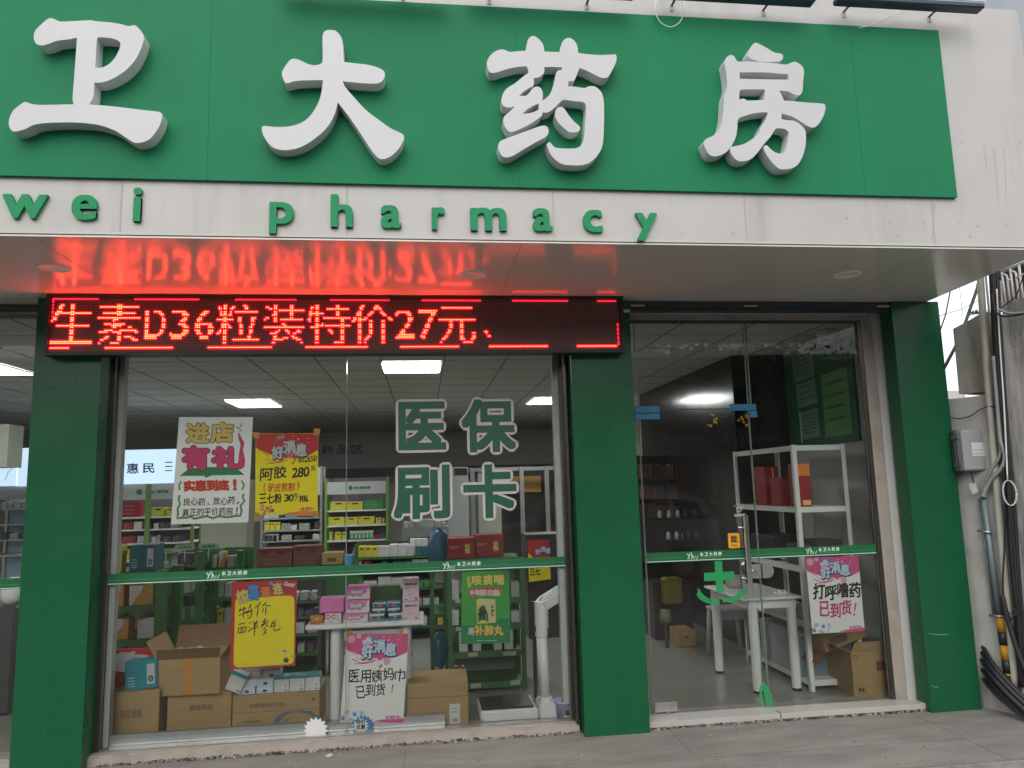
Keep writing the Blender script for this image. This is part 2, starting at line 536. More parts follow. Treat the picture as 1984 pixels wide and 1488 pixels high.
    def ribbon(self, pts, wd, fmap, mt, d=0.0):
        """pen or brush stroke along 2-D points"""
        n = len(pts); L = []; R = []
        for i in range(n):
            a = Vector(pts[max(0, i - 1)]); b = Vector(pts[min(n - 1, i + 1)])
            t = (b - a).normalized(); nn = Vector((-t.y, t.x))
            q = wd[i] if isinstance(wd, (list, tuple)) else wd
            p = Vector(pts[i])
            L.append(p + nn * q / 2); R.append(p - nn * q / 2)
        vs = [fmap(p.x, p.y, d) for p in L] + [fmap(p.x, p.y, d) for p in R]
        self.add(vs, [(i, i + 1, n + i + 1, n + i) for i in range(n - 1)], mt)
    def build(self, name, parent=None, origin=None, rotz=0.0):
        me = bpy.data.meshes.new(name)
        o = Vector(origin) if origin is not None else Vector((0, 0, 0))
        base = o
        if parent is not None:
            base = Vector(parent.get('_base', (0, 0, 0)))
        me.from_pydata([tuple(Vector(p) - base) for p in self.v], [], self.f)
        for mt in self.mats:
            me.materials.append(mt)
        me.polygons.foreach_set('material_index', self.mi)
        me.polygons.foreach_set('use_smooth', self.sm)
        me.update()
        ob = bpy.data.objects.new(name, me)
        COL.objects.link(ob)
        if parent is not None:
            ob.parent = parent
            ob['_base'] = tuple(base)
        else:
            ob.location = base
            ob['_base'] = tuple(base)
        return ob

def tag(o, label, cat, group=None):
    o['label'] = label; o['category'] = cat
    if group:
        o['group'] = group
    return o
def thing(name, label, cat, loc=(0, 0, 0), group=None):
    o = bpy.data.objects.new(name, None)
    o.empty_display_size = 0.1
    COL.objects.link(o)
    o.location = loc
    o['_base'] = tuple(loc)
    return tag(o, label, cat, group)
def struct(o):
    o['kind'] = 'structure'
    return o
def dup(root, loc, label=None, rotz=None):
    r = root.copy(); COL.objects.link(r); r.location = loc
    if rotz is not None:
        r.rotation_euler = (0, 0, rotz)
    if label:
        r['label'] = label
    for ch in list(root.children):
        c = ch.copy(); COL.objects.link(c); c.parent = r
        for g in list(ch.children):
            d = g.copy(); COL.objects.link(d); d.parent = c
    return r

def pxmap(Y):
    """photo pixels -> the vertical plane at Y, with a small lift towards the street"""
    def f(u, v, d=0.0):
        return P(u, v, Y) + Vector((0, -d, 0))
    return f
def wbox(x0, y0, x1, y1, Y):
    """pixel box -> X and Z extents on the plane Y"""
    xm, ym = (x0 + x1) / 2, (y0 + y1) / 2
    return P(x0, ym, Y).x, P(x1, ym, Y).x, P(xm, y1, Y).z, P(xm, y0, Y).z
def upmap(x0, y0, x1, y1, Y):
    """map unit box (0..1, v down) to the upright rectangle seen in that pixel box"""
    X0, X1, Z0, Z1 = wbox(x0, y0, x1, y1, Y)
    def f(u, v, d=0.0):
        return Vector((X0 + (X1 - X0) * u, Y - d, Z1 - (Z1 - Z0) * v))
    return f
# ================================================================== large structure
ZS, YF, ZF = 2.93, -1.22, 0.045          # soffit height, front of the fascia, shop floor
YG = 0.20                                # plane of the glass

# ---- ground
g = MB()
M_pave = stained('pavement_concrete', (0.235, 0.222, 0.202), (0.125, 0.118, 0.107), 0.85, 0.36, 0.70, 3.2, (0.5, 1.8, 1), bump=0.35, amount=0.75)
M_road = mat('concrete_road', (0.15, 0.147, 0.138), 0.9, var=0.25, scale=14, bump=0.6, bscale=120)
M_kerb = stained('kerb_concrete', (0.27, 0.26, 0.24), (0.12, 0.115, 0.10), 0.85, 0.45, 0.7, 5, (1, 1, 1), bump=0.3, amount=0.7)
g.quad((-300, -400, -0.13), (300, -400, -0.13), (300, 300, -0.13), (-300, 300, -0.13), M_road)
struct(g.build('road'))
M_pj = mat('paving_joint', (0.13, 0.125, 0.11), 0.9, var=0.3)
g = MB()
g.box(-14, 14, -0.86, 0.9, -0.5, 0.0, M_pave)
g.box(-14, 14, -0.89, -0.868, -0.5, -0.006, M_kerb)
for x in (-1.85, -0.12, 1.62, 3.35):
    g.box(x - 0.0013, x + 0.0013, -0.86, 0.02, -0.1, 0.0015, M_pj)
g.box(-14, 14, -0.50, -0.497, -0.1, 0.0012, M_pj)
struct(g.build('pavement'))

# ---- pharmacy building
bld = thing('pharmacy_building', 'pharmacy shopfront with green pillars, white fascia and wide overhanging canopy', 'building', (0, 0, 0))
XR_F, XR_B = 3.68, 3.825                 # right end of the canopy: front and back
b = MB()
def hexa(b, p, mt):
    b.add(p, [(0, 3, 2, 1), (4, 5, 6, 7), (0, 1, 5, 4), (1, 2, 6, 5), (2, 3, 7, 6), (3, 0, 4, 7)], mt)
hexa(b, [(-9, YF, ZS + 0.012), (XR_F, YF, ZS + 0.012), (XR_B, -0.02, ZS + 0.012), (-9, -0.02, ZS + 0.012),
         (-9, YF, 4.46), (XR_F, YF, 4.46), (XR_B, -0.02, 4.46), (-9, -0.02, 4.46)], M_fascia)
M_spot = mat('filler_spot', (0.36, 0.34, 0.315), 0.8, var=0.2, scale=30)
M_drip = mat('drip_stain', (0.38, 0.365, 0.34), 0.8, var=0.2)
for (x0, y0), (x1, y1), wd in (((1925, 285), (1935, 395), .006), ((1945, 285), (1950, 400), .005), ((1810, 395), (1806, 470), .012), ((1905, 280), (1912, 330), .004), ((1655, 420), (1658, 450), .004), ((1862, 380), (1866, 425), .004)):
    p, q = P(x0, y0, YF), P(x1, y1, YF)
    b.ribbon([(p.x, p.z), ((p.x + q.x) / 2 + .004, (p.z + q.z) / 2), (q.x, q.z)], [wd * .6, wd, wd * .3], lambda u, v, d: Vector((u, YF - 0.0008, v)), M_drip)
M_fj = mat('fascia_joint', (0.36, 0.345, 0.325), 0.7, var=0.1)
# joints between the cladding sheets, screw heads and a thin drip edge
for px in (233, 672, 1073, 1445, 1808):
    x = P(px, 430, YF).x
    b.box(x - 0.003, x + 0.003, YF - 0.0015, YF + 0.01, ZS + 0.03, 3.231, M_fj)
b.box(-9, XR_F, YF - 0.004, YF + 0.01, ZS + 0.012, ZS + 0.024, M_jamb)
for px, py in ((1640, 423), (1670, 424), (1725, 430), (1790, 432), (1860, 433), (1895, 438), (1950, 436), (1740, 456), (1420, 452), (1880, 458), (1320, 454)):
    q = P(px, py, YF)
    b.cyl((q.x, YF - 0.001, q.z), (q.x, YF + 0.002, q.z), random.uniform(0.005, 0.012), n=7, mt=M_spot)
for px, py in ((1945, 232), (1947, 208), (1863, 276), (1977, 276), (1840, 255)):
    q = P(px, py, YF)
    b.cyl((q.x, YF - 0.001, q.z), (q.x, YF + 0.002, q.z), random.uniform(0.003, 0.006), n=7, mt=M_joint)
b.build('fascia', bld)
b = MB()
b.add([(-9, YF + 0.004, ZS), (XR_F - 0.004, YF + 0.004, ZS), (XR_B - 0.002, 0.3, ZS), (-9, 0.3, ZS),
       (-9, YF + 0.004, ZS + 0.01), (XR_F - 0.004, YF + 0.004, ZS + 0.01), (XR_B - 0.002, 0.3, ZS + 0.01), (-9, 0.3, ZS + 0.01)],
      [(0, 3, 2, 1), (4, 5, 6, 7), (0, 1, 5, 4), (1, 2, 6, 5), (2, 3, 7, 6), (3, 0, 4, 7)], M_soffit)
for x in (-1.9, 0.55, 2.99):
    b.box(x - .0015, x + .0015, YF + .006, -.01, ZS - .0008, ZS + .004, M_joint)
soff = b.build('soffit', bld)
for px, py in ((105, 518), (917, 532), (1642, 532)):
    q = PZ(px, py, ZS)
    b = MB()
    b.lathe([(0.085, 0.0), (0.085, -0.006), (0.074, -0.008), (0.068, -0.003), (0.0, -0.003)], q, M_wplast, 28)
    o = b.build('downlight', bld)
# upper storey wall set back above the canopy
b = MB()
b.box(-9, 4.6, -0.4, 0.2, 4.461, 7.5, mat('upper_render', (0.30, 0.33, 0.36), 0.8, var=0.1, scale=2))
b.build('upper_wall', bld)

def pillar(x0, x1, y1, seam):
    b = MB()
    b.box(x0, x1, 0, y1, 0.0 if seam else 0.0, ZS - 0.001, M_pillar)
    b.box(x0 - 0.0012, x1 + 0.0012, -0.0012, 0.05, 2.335, 2.338, M_seam)
    return b.build('pillar', bld)
pillar(-2.455, -2.052, 0.185, 1)
pillar(1.045, 1.483, 0.185, 1)
pillar(3.497, 3.881, 0.14, 1)
# scuffs on the right pillar
for a, c in (((1797, 1227), (1840, 1229)), ((1803, 1328), (1820, 1331))):
    b = MB()
    p, q = P(*a, 0), P(*c, 0)
    b.ribbon([(p.x, p.z), ((p.x + q.x) / 2, (p.z + q.z) / 2 - 0.006), (q.x, q.z)], [0.002, 0.006, 0.002], lambda u, v, d: Vector((u, -0.0008, v)), M_stripm)
    b.build('scuff_mark', bld)

# ---- entrance: roller shutter box, plaster reveals, stone strip, frame, panes, door
b = MB()
b.box(1.4835, 3.4965, 0.02, 0.10, 2.862, ZS - 0.003, mat('shutter_box', (0.045, 0.06, 0.065), 0.5, 0.3, var=0.1))
b.box(1.4835, 3.4965, 0.012, 0.03, 2.866, 2.872, M_black)
b.build('shutter_box', bld)
for xa in (1.55, 2.4, 3.44):
    b = MB()
    b.box(xa - 0.05, xa + 0.05, 0.008, 0.0195, 2.888, 2.900, M_steel)
    b.build('shutter_bracket', bld)
b = MB()
b.box(3.441, 3.60, 0.165, 0.30, 0.0, 2.866, M_jamb)
b.box(1.40, 3.60, 0.166, 0.30, 2.8665, 2.928, M_jamb)
b.build('plaster_reveal', bld)
b = MB()
b.box(3.358, 3.4405, 0.178, 0.26, ZF + 0.005, 2.8255, M_stone)
b.box(1.4835, 3.4405, 0.178, 0.26, 2.826, 2.866, M_stone)
b.build('stone_trim', bld)
b = MB()
b.box(3.326, 3.3575, 0.183, 0.225, ZF + 0.005, 2.8095, M_bronze)
b.box(1.4835, 3.3575, 0.183, 0.224, 2.81, 2.8255, M_bronze)
b.build('door_frame', bld)
# threshold slab, with broken mortar along its lower edge
b = MB()
b.box(1.484, 3.496, 0.055, 0.30, 0.012, ZF + 0.004, M_wtile)
b.box(2.42, 2.426, 0.0535, 0.12, 0.014, ZF + 0.0055, M_seam)
b.build('threshold', bld)
def rubble(x0, x1, y, z0, z1, n, name):
    b = MB()
    for i in range(n):
        x = x0 + (x1 - x0) * (i + random.random()) / n
        r = 0.003 + 0.006 * random.random()
        c = Vector((x, y + random.uniform(-0.012, 0.008), z0 + (z1 - z0) * random.random() * 0.7))
        vs = [c + Vector((random.uniform(0.6, 1.6) * r * sx, random.uniform(0.5, 1) * r * sy, random.uniform(0.5, 1) * r * sz)) for sx in (-1, 1) for sy in (-1, 1) for sz in (-1, 1)]
        b.add(vs, [(0, 1, 3, 2), (4, 6, 7, 5), (0, 4, 5, 1), (2, 3, 7, 6), (0, 2, 6, 4), (1, 5, 7, 3)], random.choice((M_roughcon, M_roughcon, M_stone, M_seam)))
    o = b.build(name)
    o['kind'] = 'stuff'
    return o
rubble(1.50, 3.48, 0.05, 0.002, 0.012, 320, 'broken_mortar')
rubble(-2.0, 1.02, 0.085, 0.002, 0.02, 420, 'mortar_crumbs')
b = MB()
b.box(1.49, 3.49, 0.058, 0.11, 0.0, 0.0115, M_roughcon)
b.build('mortar_bed', bld)

def pane(b, x0, x1, z0, z1, y=YG, t=0.01):
    b.box(x0, x1, y, y + t, z0, z1, M_gclear, front=M_glass)
    e = 0.0014
    b.box(x0 - 0.0008, x0 + e, y - 0.0006, y + t + 0.0006, z0, z1, M_gedge)
    b.box(x1 - e, x1 + 0.0008, y - 0.0006, y + t + 0.0006, z0, z1, M_gedge)

ZA = P(660, 1097, YG).z
ZSB, ZST = P(1104, 1097.2, YG).z, P(1104, 1077.5, YG).z     # green safety band on the glass
def safety_band(b, x0, x1, marks):
    y = YG - 0.0015
    b.box(x0, x1, y, YG - 0.0007, ZSB, ZST, M_strip)
    hh = ZST - ZSB
    b.box(x0, x1, y - 0.0004, y, ZSB + hh * 0.06, ZSB + hh * 0.13, M_stripw)
    def line(a, c):
        b.box(a, c, y - 0.0003, y, ZSB + hh * 0.40, ZSB + hh * 0.425, M_stripm)
    xs = x0
    for mk in marks:
        line(xs, mk - 0.02); xs = mk + 0.275
        # two-letter monogram, the four-character name and its small latin line
        f = lambda u, v, d=0.0: Vector((mk + u, y - 0.0004 - d, ZSB + hh * 0.93 - v))
        Lw = 0.010
        b.ribbon([(0.0, 0.010), (0.012, 0.026), (0.028, 0.004)], [0.006, Lw, 0.004], f, M_stripw)
        b.ribbon([(0.018, 0.024), (0.010, 0.045), (0.002, 0.043)], [0.006, 0.008, 0.004], f, M_stripw, 0.0001)
        b.ribbon([(0.034, 0.002), (0.038, 0.030), (0.032, 0.052)], [0.004, 0.008, 0.004], f, M_stripw, 0.0002)
        b.ribbon([(0.026, 0.022), (0.044, 0.026), (0.052, 0.050), (0.062, 0.028), (0.070, 0.050), (0.084, 0.022)], [0.003, 0.006, 0.007, 0.007, 0.007, 0.003], f, M_stripw, 0.0003)
        for k, ch in enumerate('永卫大药房'):
            b.text(ch, f, M_stripw, (0.098 + k * 0.034, 0.006, 0.122 + k * 0.034, 0.031), fat=0.0012, n=6)
        b.text('YONGWEI PHARMACY', f, M_stripm, (0.098, 0.036, 0.262, 0.045), n=4)
    line(xs, x1)

# left neighbour window, big window, entrance
def window(x0, x1, seams, marks, right_frame):
    zb, zt = 0.075, 2.90
    wn = MB()
    # frame
    wn.box(x0 - 0.05, x0, 0.17, 0.235, 0.035, 2.925, M_bronze)
    wn.box(x0 - 0.052, x0 - 0.035, 0.12, 0.17, 0.035, 2.925, M_bronze)
    if right_frame:
        wn.box(x1, x1 + 0.035, 0.17, 0.235, 0.035, 2.925, M_bronze)
        wn.box(x1 + 0.018, x1 + 0.034, 0.10, 0.17, 0.035, 2.925, M_bronze)
    wn.box(x0, x1, 0.17, 0.235, 2.875, 2.924, M_bronze)
    wn.box(x0, x1, 0.172, 0.232, 0.0505, 0.062, M_steel)
    root = wn.build('shop_window', bld)
    xs = [x0] + seams + [x1]
    for a, c in zip(xs, xs[1:]):
        p = MB()
        pane(p, a + 0.0015, c - 0.0015, 0.0625, 2.8745)
        p.build('pane', root)
    s = MB()
    safety_band(s, x0 + 0.002, x1 - 0.002, marks)
    s.build('safety_band', root)
    s = MB()
    s.box(x0 - 0.05, x1 + 0.034, 0.085, 0.33, 0.0, 0.05, M_stone)
    s.box(x0 - 0.05, x1 + 0.034, 0.10, 0.165, 0.0505, 0.058, M_stone)
    s.build('sill', root)
    return root
# the window part is a child of the building, panes are sub-parts: build() offsets by the parent's base, which is 0
mark_x = lambda px, py: P(px, py, YG).x
XW0, XW1 = P(200, 1300, YG).x, P(1092, 1000, YG).x
window(XW0, XW1, [P(671, 1000, YG).x], [mark_x(400, 1118), mark_x(858, 1098)], True)
window(-6.0, -2.40, [], [], False)
ent = MB()
ent.box(2.432, 2.444, YG + 0.002, YG + 0.008, 2.17, 2.809, M_gedge)
XD0, XD1 = P(1252, 1100, YG).x, P(1472, 1100, YG).x
er = ent.build('glass_entrance', bld)
p = MB(); pane(p, 1.484, XD0 - 0.002, 0.0495, 2.8095); p.build('side_pane', er)
p = MB(); pane(p, XD0, XD1, 2.165, 2.8095); p.build('transom_pane', er)
p = MB(); pane(p, XD1 + 0.003, 3.3255, 0.0495, 2.8095); p.build('side_pane', er)
s = MB(); safety_band(s, XD1 + 0.004, 3.325, [mark_x(1562, 1072)]); s.build('safety_band', er)
dr = MB()
pane(dr, XD0 + 0.004, XD1 - 0.004, 0.062, 2.158)
dr.box(XD0 + 0.002, XD1 - 0.002, YG - 0.001, YG + 0.011, 2.1585, 2.164, M_black)
door = dr.build('glass_door', bld)
s = MB(); safety_band(s, XD0 + 0.005, XD1 - 0.005, [mark_x(1331, 1080)]); s.build('safety_band', door)
# pull handle: flat chrome bars outside and inside on two standoffs
h = MB()
hx = P(1449, 1070, YG - 0.05).x
za, zb = P(1453, 1152, YG - 0.05).z, P(1440, 997, YG - 0.05).z
h.box(hx - 0.018, hx + 0.018, YG - 0.062, YG - 0.042, za, zb, M_chrome, bev=0.004)
h.box(hx - 0.018, hx + 0.018, YG + 0.052, YG + 0.072, za, zb, M_chrome, bev=0.004)
for z in (za + 0.10, zb - 0.10):
    h.cyl((hx, YG - 0.05, z), (hx, YG + 0.06, z), 0.009, mt=M_chrome)
h.build('pull_handle', door)
h = MB()
lx, lz = P(1468, 1106, YG).x, P(1468, 1106, YG).z
def half_disc(b, x, z, r, ht, side, y0, y1, mt):
    pts = [(x, z + ht)] + [(x + side * (r * 0.45 + r * 0.55 * math.cos(t)), z + ht * math.sin(t)) for t in [math.pi / 2 - k * math.pi / 12 for k in range(13)]] + [(x, z - ht)]
    b.solid(pts, [], lambda u, v: Vector((u, y0, v)), lambda u, v: Vector((u, y1, v)), mt, mt)
half_disc(h, XD1 - 0.006, lz, 0.085, 0.05, -1, YG - 0.03, YG - 0.0012, M_steel)
h.cyl((XD1 - 0.055, YG - 0.034, lz - 0.006), (XD1 - 0.055, YG - 0.029, lz - 0.006), 0.018, n=20, mt=M_chrome)
h.build('lock', door)
h = MB()
half_disc(h, XD1 + 0.006, lz, 0.085, 0.05, 1, YG - 0.03, YG - 0.0012, M_steel)
h.build('strike_plate', er)
h = MB()
xa, xb, z0, z1 = wbox(1272, 1348, 1313, 1374, YG)
h.box(XD0 + 0.008, XD0 + 0.17, YG - 0.012, YG - 0.0012, 0.066, 0.128, M_steel, bev=0.003)
h.cyl((XD0 + 0.10, YG - 0.014, 0.046), (XD0 + 0.10, YG - 0.014, 0.07), 0.006, mt=M_steel)
h.build('floor_hinge', door)
M_btape = mat('blue_film', (0.012, 0.14, 0.26), 0.4, var=0.1)
h = MB()
zt = P(1238, 800, YG).z
def rect_on_glass(b, x0, y0, x1, y1, mt, d0=0.0008, d1=0.012):
    a, c, z0, z1 = wbox(x0, y0, x1, y1, YG)
    b.box(a, c, YG - d1, YG - d0, z0, z1, mt, bev=0.002)
rect_on_glass(h, 1229, 787, 1277, 800, M_btape)
rect_on_glass(h, 1230, 801.5, 1278, 813, M_btape)
h.build('hinge_cover', er)
h = MB()
rect_on_glass(h, 1413, 783, 1464, 796, M_btape)
rect_on_glass(h, 1452, 796.5, 1466, 809, M_btape)
h.build('hinge_cover', er)

# ---- inside of the shop
g = MB()
g.box(-9, 3.72, 0.302, 11, -0.05, ZF, M_floor)
for k in range(-10, 5):
    g.box(k * 0.8 + 0.1, k * 0.8 + 0.104, 0.31, 10.9, 0.0, ZF + 0.0008, M_joint)
for k in range(0, 13):
    g.box(-9, 3.7, 0.9 + k * 0.8, 0.904 + k * 0.8, 0.0, ZF + 0.0006, M_joint)
struct(g.build('floor'))
g = MB()
g.box(-9, 3.72, 0.302, 11, 2.86, 2.94, M_ceil)
for k in range(-15, 6):
    g.box(k * 0.6 + 0.225, k * 0.6 + 0.237, 0.302, 11, 2.857, 2.87, M_ceilgap)
for k in range(0, 18):
    g.box(-9, 3.7, 0.86 + k * 0.6, 0.866 + k * 0.6, 2.8575, 2.87, M_ceilgap)
struct(g.build('ceiling'))
g = MB(); g.box(-9, 3.8, 11, 11.1, -0.05, 2.95, M_wall); struct(g.build('back_wall'))
g = MB(); g.box(-9.1, -9, 0.2, 11.1, -0.05, 2.95, M_wall); struct(g.build('left_wall'))
g = MB()
g.box(3.60, 3.70, 0.141, 1.88, -0.05, 2.95, M_wall)
struct(g.build('right_wall'))
g = MB()
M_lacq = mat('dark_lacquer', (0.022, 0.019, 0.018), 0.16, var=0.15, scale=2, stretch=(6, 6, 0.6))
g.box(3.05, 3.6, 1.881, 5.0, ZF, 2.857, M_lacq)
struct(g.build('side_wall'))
g = MB(); g.box(3.72, 3.8, 1.88, 11.1, -0.05, 2.95, M_wall); struct(g.build('far_wall'))
g = MB()
g.box(-9, 3.6, 0.30, 0.34, 2.862, 3.2, M_wall)
g.box(-2.40, -2.03, 0.24, 0.40, 0.0, 2.857, M_wall)
g.box(XW1 + 0.004, 1.40, 0.237, 0.40, 0.0, 2.857, M_wall)
g.box(XW1 - 0.04, XW1 + 0.003, 0.236, 0.30, 0.06, 2.857, M_wall)
g.box(-2.03, XW0 + 0.035, 0.236, 0.30, 0.06, 2.857, M_wall)
g.box(1.40, 1.483, 0.237, 0.2995, 0.0, 2.857, M_wall)
struct(g.build('inner_piers'))

# ceiling panel lights
def ceiling_light(x0, x1, y0, y1, lab):
    t = thing('ceiling_light', lab, 'ceiling light', ((x0 + x1) / 2, (y0 + y1) / 2, 2.856), 'flat panel lights in the shop ceiling')
    b = MB()
    b.box(x0 - 0.012, x0, y0 - 0.012, y1 + 0.012, 2.842, 2.8565, M_wplast); b.box(x1, x1 + 0.012, y0 - 0.012, y1 + 0.012, 2.842, 2.8565, M_wplast)
    b.box(x0, x1, y0 - 0.012, y0, 2.842, 2.8565, M_wplast); b.box(x0, x1, y1, y1 + 0.012, 2.842, 2.8565, M_wplast)
    b.build('frame', t)
    b = MB(); b.box(x0 + 0.0005, x1 - 0.0005, y0 + 0.0005, y1 - 0.0005, 2.848, 2.855, M_panel); b.build('diffuser', t)
ceiling_light(-0.37, 0.20, 2.11, 2.74, 'glowing ceiling panel seen above the green window characters')
ceiling_light(-2.55, -1.97, 5.0, 5.83, 'glowing ceiling panel seen above the red and yellow poster')
ceiling_light(1.58, 2.18, 5.06, 5.93, 'glowing ceiling panel beside the middle green pillar')
ceiling_light(-4.36, -3.76, 2.09, 2.67, 'glowing ceiling panel in the window left of the left pillar')
if False: ceiling_light(-5.55, -4.95, 5.0, 5.83, 'glowing ceiling panel far back on the left, hidden by the left pillar')

# ================================================================== signs
sg = thing('shop_sign', 'long green sign board with raised white characters on the fascia', 'sign', (0, YF, 3.7))
X0s, X1s = -5.6, 3.112
zb_, zt_ = 3.232, 4.283
b = MB()
b.box(X0s, X1s, YF - 0.022, YF - 0.0015, zb_, zt_, M_sign)
for px in (405, 1002, 1660):
    x = P(px, 200, YF - 0.022).x
    b.box(x - 0.0012, x + 0.0012, YF - 0.0225, YF - 0.01, zb_, zt_, mat('sign_seam', (0.006, 0.135, 0.058), 0.7, var=0, spec=0.1))
b.build('sign_board', sg)
YL = YF - 0.022
DL = 0.078
def sign_char(polys, ox, oy, sc, name='character'):
    b = MB()
    for k, (outer, holes) in enumerate(polys):
        cv = lambda q: [(ox + a / sc, oy + c / sc) for a, c in q]
        yf = YL - DL - 0.0006 * k
        fr = lambda u, v: P(u, v, yf)
        def bk(u, v):
            p = P(u, v, yf); return Vector((p.x, YL - 0.0004, p.z))
        b.solid(smooth_loop(cv(outer), 4), [smooth_loop(cv(h), 4) for h in holes], fr, bk, M_letter, M_letside)
    return b.build(name, sg)
wei = [([(335,310),(350,255),(400,200),(470,140),(510,128),(545,140),(595,162),(700,160),(900,150),(960,160),(1100,172),(1200,188),(1280,208),(1340,200),(1375,225),(1415,275),(1432,320),(1420,380),(1390,460),(1340,550),(1270,630),(1190,690),(1100,740),(1010,768),(938,770),(935,830),(925,920),(885,988),(1000,995),(1200,1015),(1400,1040),(1560,1058),(1600,1070),(1615,1100),(1590,1190),(1550,1260),(1490,1330),(1420,1362),(1340,1368),(1250,1315),(1150,1250),(1020,1200),(900,1178),(750,1166),(600,1166),(450,1172),(330,1192),(240,1235),(140,1256),(110,1240),(88,1190),(92,1130),(130,1050),(180,1005),(250,962),(300,978),(370,990),(550,990),(733,985),(722,940),(735,750),(750,550),(765,330),(750,325),(690,338),(560,355),(480,385),(415,400),(370,390),(345,360)],
        [[(965,330),(985,320),(1060,322),(1150,340),(1190,365),(1197,395),(1180,455),(1130,540),(1070,595),(1000,622),(945,622),(955,480)]])]
sign_char(wei, 0, 10, 5.132)
da = [([(692,160),(705,115),(735,95),(775,92),(815,98),(855,130),(885,185),(898,260),(902,410),(1000,422),(1150,440),(1240,465),(1295,495),(1312,530),(1300,580),(1270,612),(1220,626),(1050,618),(893,602),(915,655),(1000,755),(1120,885),(1250,985),(1370,1070),(1480,1122),(1500,1145),(1500,1180),(1465,1250),(1400,1325),(1330,1368),(1270,1376),(1225,1345),(1170,1275),(1060,1105),(945,940),(845,812),(815,920),(760,1030),(690,1110),(590,1190),(490,1250),(390,1280),(280,1285),(200,1260),(140,1200),(100,1130),(88,1065),(105,1047),(200,1055),(320,1055),(430,1035),(530,985),(610,890),(660,790),(685,690),(695,590),(470,595),(400,605),(335,622),(312,600),(290,545),(290,510),(320,455),(365,395),(405,378),(460,390),(560,435),(620,443),(665,432),(692,408)], [])]
sign_char(da, 490, 40, 5.131)
yao = [([(120,360),(150,300),(210,250),(265,235),(300,240),(345,258),(430,252),(503,248),(515,200),(530,135),(560,105),(590,102),(640,135),(675,180),(693,255),(760,258),(845,262),(855,200),(880,145),(915,122),(950,122),(985,145),(1015,190),(1028,270),(1100,280),(1250,290),(1400,284),(1410,310),(1400,370),(1360,450),(1320,510),(1270,518),(1200,490),(1100,440),(1040,420),(1020,470),(985,545),(932,550),(925,598),(1000,605),(1090,618),(1130,602),(1180,600),(1220,620),(1260,665),(1280,740),(1285,850),(1283,1000),(1275,1150),(1255,1230),(1200,1310),(1130,1365),(1060,1385),(950,1385),(870,1375),(800,1330),(750,1270),(720,1200),(715,1175),(740,1155),(760,1170),(790,1205),(860,1218),(950,1220),(1020,1212),(1065,1175),(1085,1110),(1095,1000),(1105,850),(1105,790),(1080,760),(1000,750),(880,735),(850,755),(800,805),(760,840),(720,860),(675,860),(662,895),(620,930),(520,990),(400,1045),(345,1052),(310,1020),(285,960),(290,905),(350,850),(395,800),(340,812),(290,800),(265,760),(275,690),(310,630),(400,570),(480,505),(535,465),(528,430),(515,402),(420,408),(300,435),(220,462),(165,468),(140,450),(125,410)],
        [[(472,874),(520,830),(600,785),(640,772),(632,803),(640,828),(600,850),(540,868)],
         [(690,410),(780,408),(865,412),(862,438),(825,445),(805,475),(795,540),(775,610),(745,680),(700,725),(668,742),(676,700),(672,650),(650,615),(615,603),(580,618),(550,655),(510,692),(440,697),(470,665),(530,622),(580,595),(588,560),(583,518),(620,515),(660,495),(690,460)]]),
       ([(230,1200),(240,1165),(265,1140),(350,1105),(500,1050),(640,1000),(690,992),(720,1005),(732,1035),(730,1070),(700,1105),(600,1160),(480,1230),(380,1290),(320,1308),(280,1300),(250,1265)], []),
       ([(800,850),(825,812),(855,805),(885,818),(920,870),(980,945),(1040,1000),(1047,1025),(1030,1050),(980,1060),(930,1050),(880,1010),(830,960),(803,910)], [])]
sign_char(yao, 920, 50, 5.13)
fang = [([(345,270),(370,220),(410,197),(445,210),(480,262),(600,265),(850,280),(990,298),(1030,285),(1080,268),(1130,290),(1168,330),(1178,380),(1168,480),(1165,560),(1145,610),(1110,622),(1060,605),(1015,580),(920,570),(950,630),(970,675),(1060,680),(1200,695),(1370,708),(1398,720),(1403,760),(1385,830),(1340,910),(1300,950),(1260,958),(1220,945),(1150,900),(1060,845),(945,810),(943,870),(1000,880),(1080,890),(1150,935),(1190,985),(1200,1060),(1190,1170),(1160,1270),(1110,1350),(1050,1385),(980,1395),(920,1390),(850,1330),(790,1250),(757,1180),(762,1150),(790,1145),(820,1175),(870,1215),(930,1232),(970,1228),(1000,1150),(1015,1060),(1018,1010),(980,975),(920,965),(880,972),(830,1050),(760,1130),(700,1210),(640,1275),(580,1305),(500,1310),(455,1285),(415,1230),(403,1190),(412,1160),(500,1145),(560,1125),(640,1075),(700,1020),(740,930),(780,870),(800,800),(740,798),(650,810),(560,835),(490,868),(480,960),(465,1050),(430,1130),(380,1200),(320,1240),(250,1260),(200,1250),(165,1215),(135,1150),(125,1115),(150,1080),(230,1040),(290,980),(320,890),(335,780),(345,620),(372,540),(370,430),(350,310)],
         [[(503,380),(760,380),(1010,400),(1018,425),(1015,455),(760,452),(505,445)],
          [(520,560),(770,558),(765,668),(585,675),(545,655),(500,665),(503,580)]]),
        ([(585,195),(625,110),(655,75),(680,70),(710,82),(790,125),(870,172),(930,182),(958,200),(955,235),(930,262),(860,270),(720,268),(650,250),(605,225)], [])]
sign_char(fang, 1340, 70, 5.411)

SQL = [(-1, -0.7), (1, -0.7), (-1, 0.7), (1, 0.7), (0, -0.7), (0, 0.7), (-1, 0), (1, 0), (0.0, 0.0)]
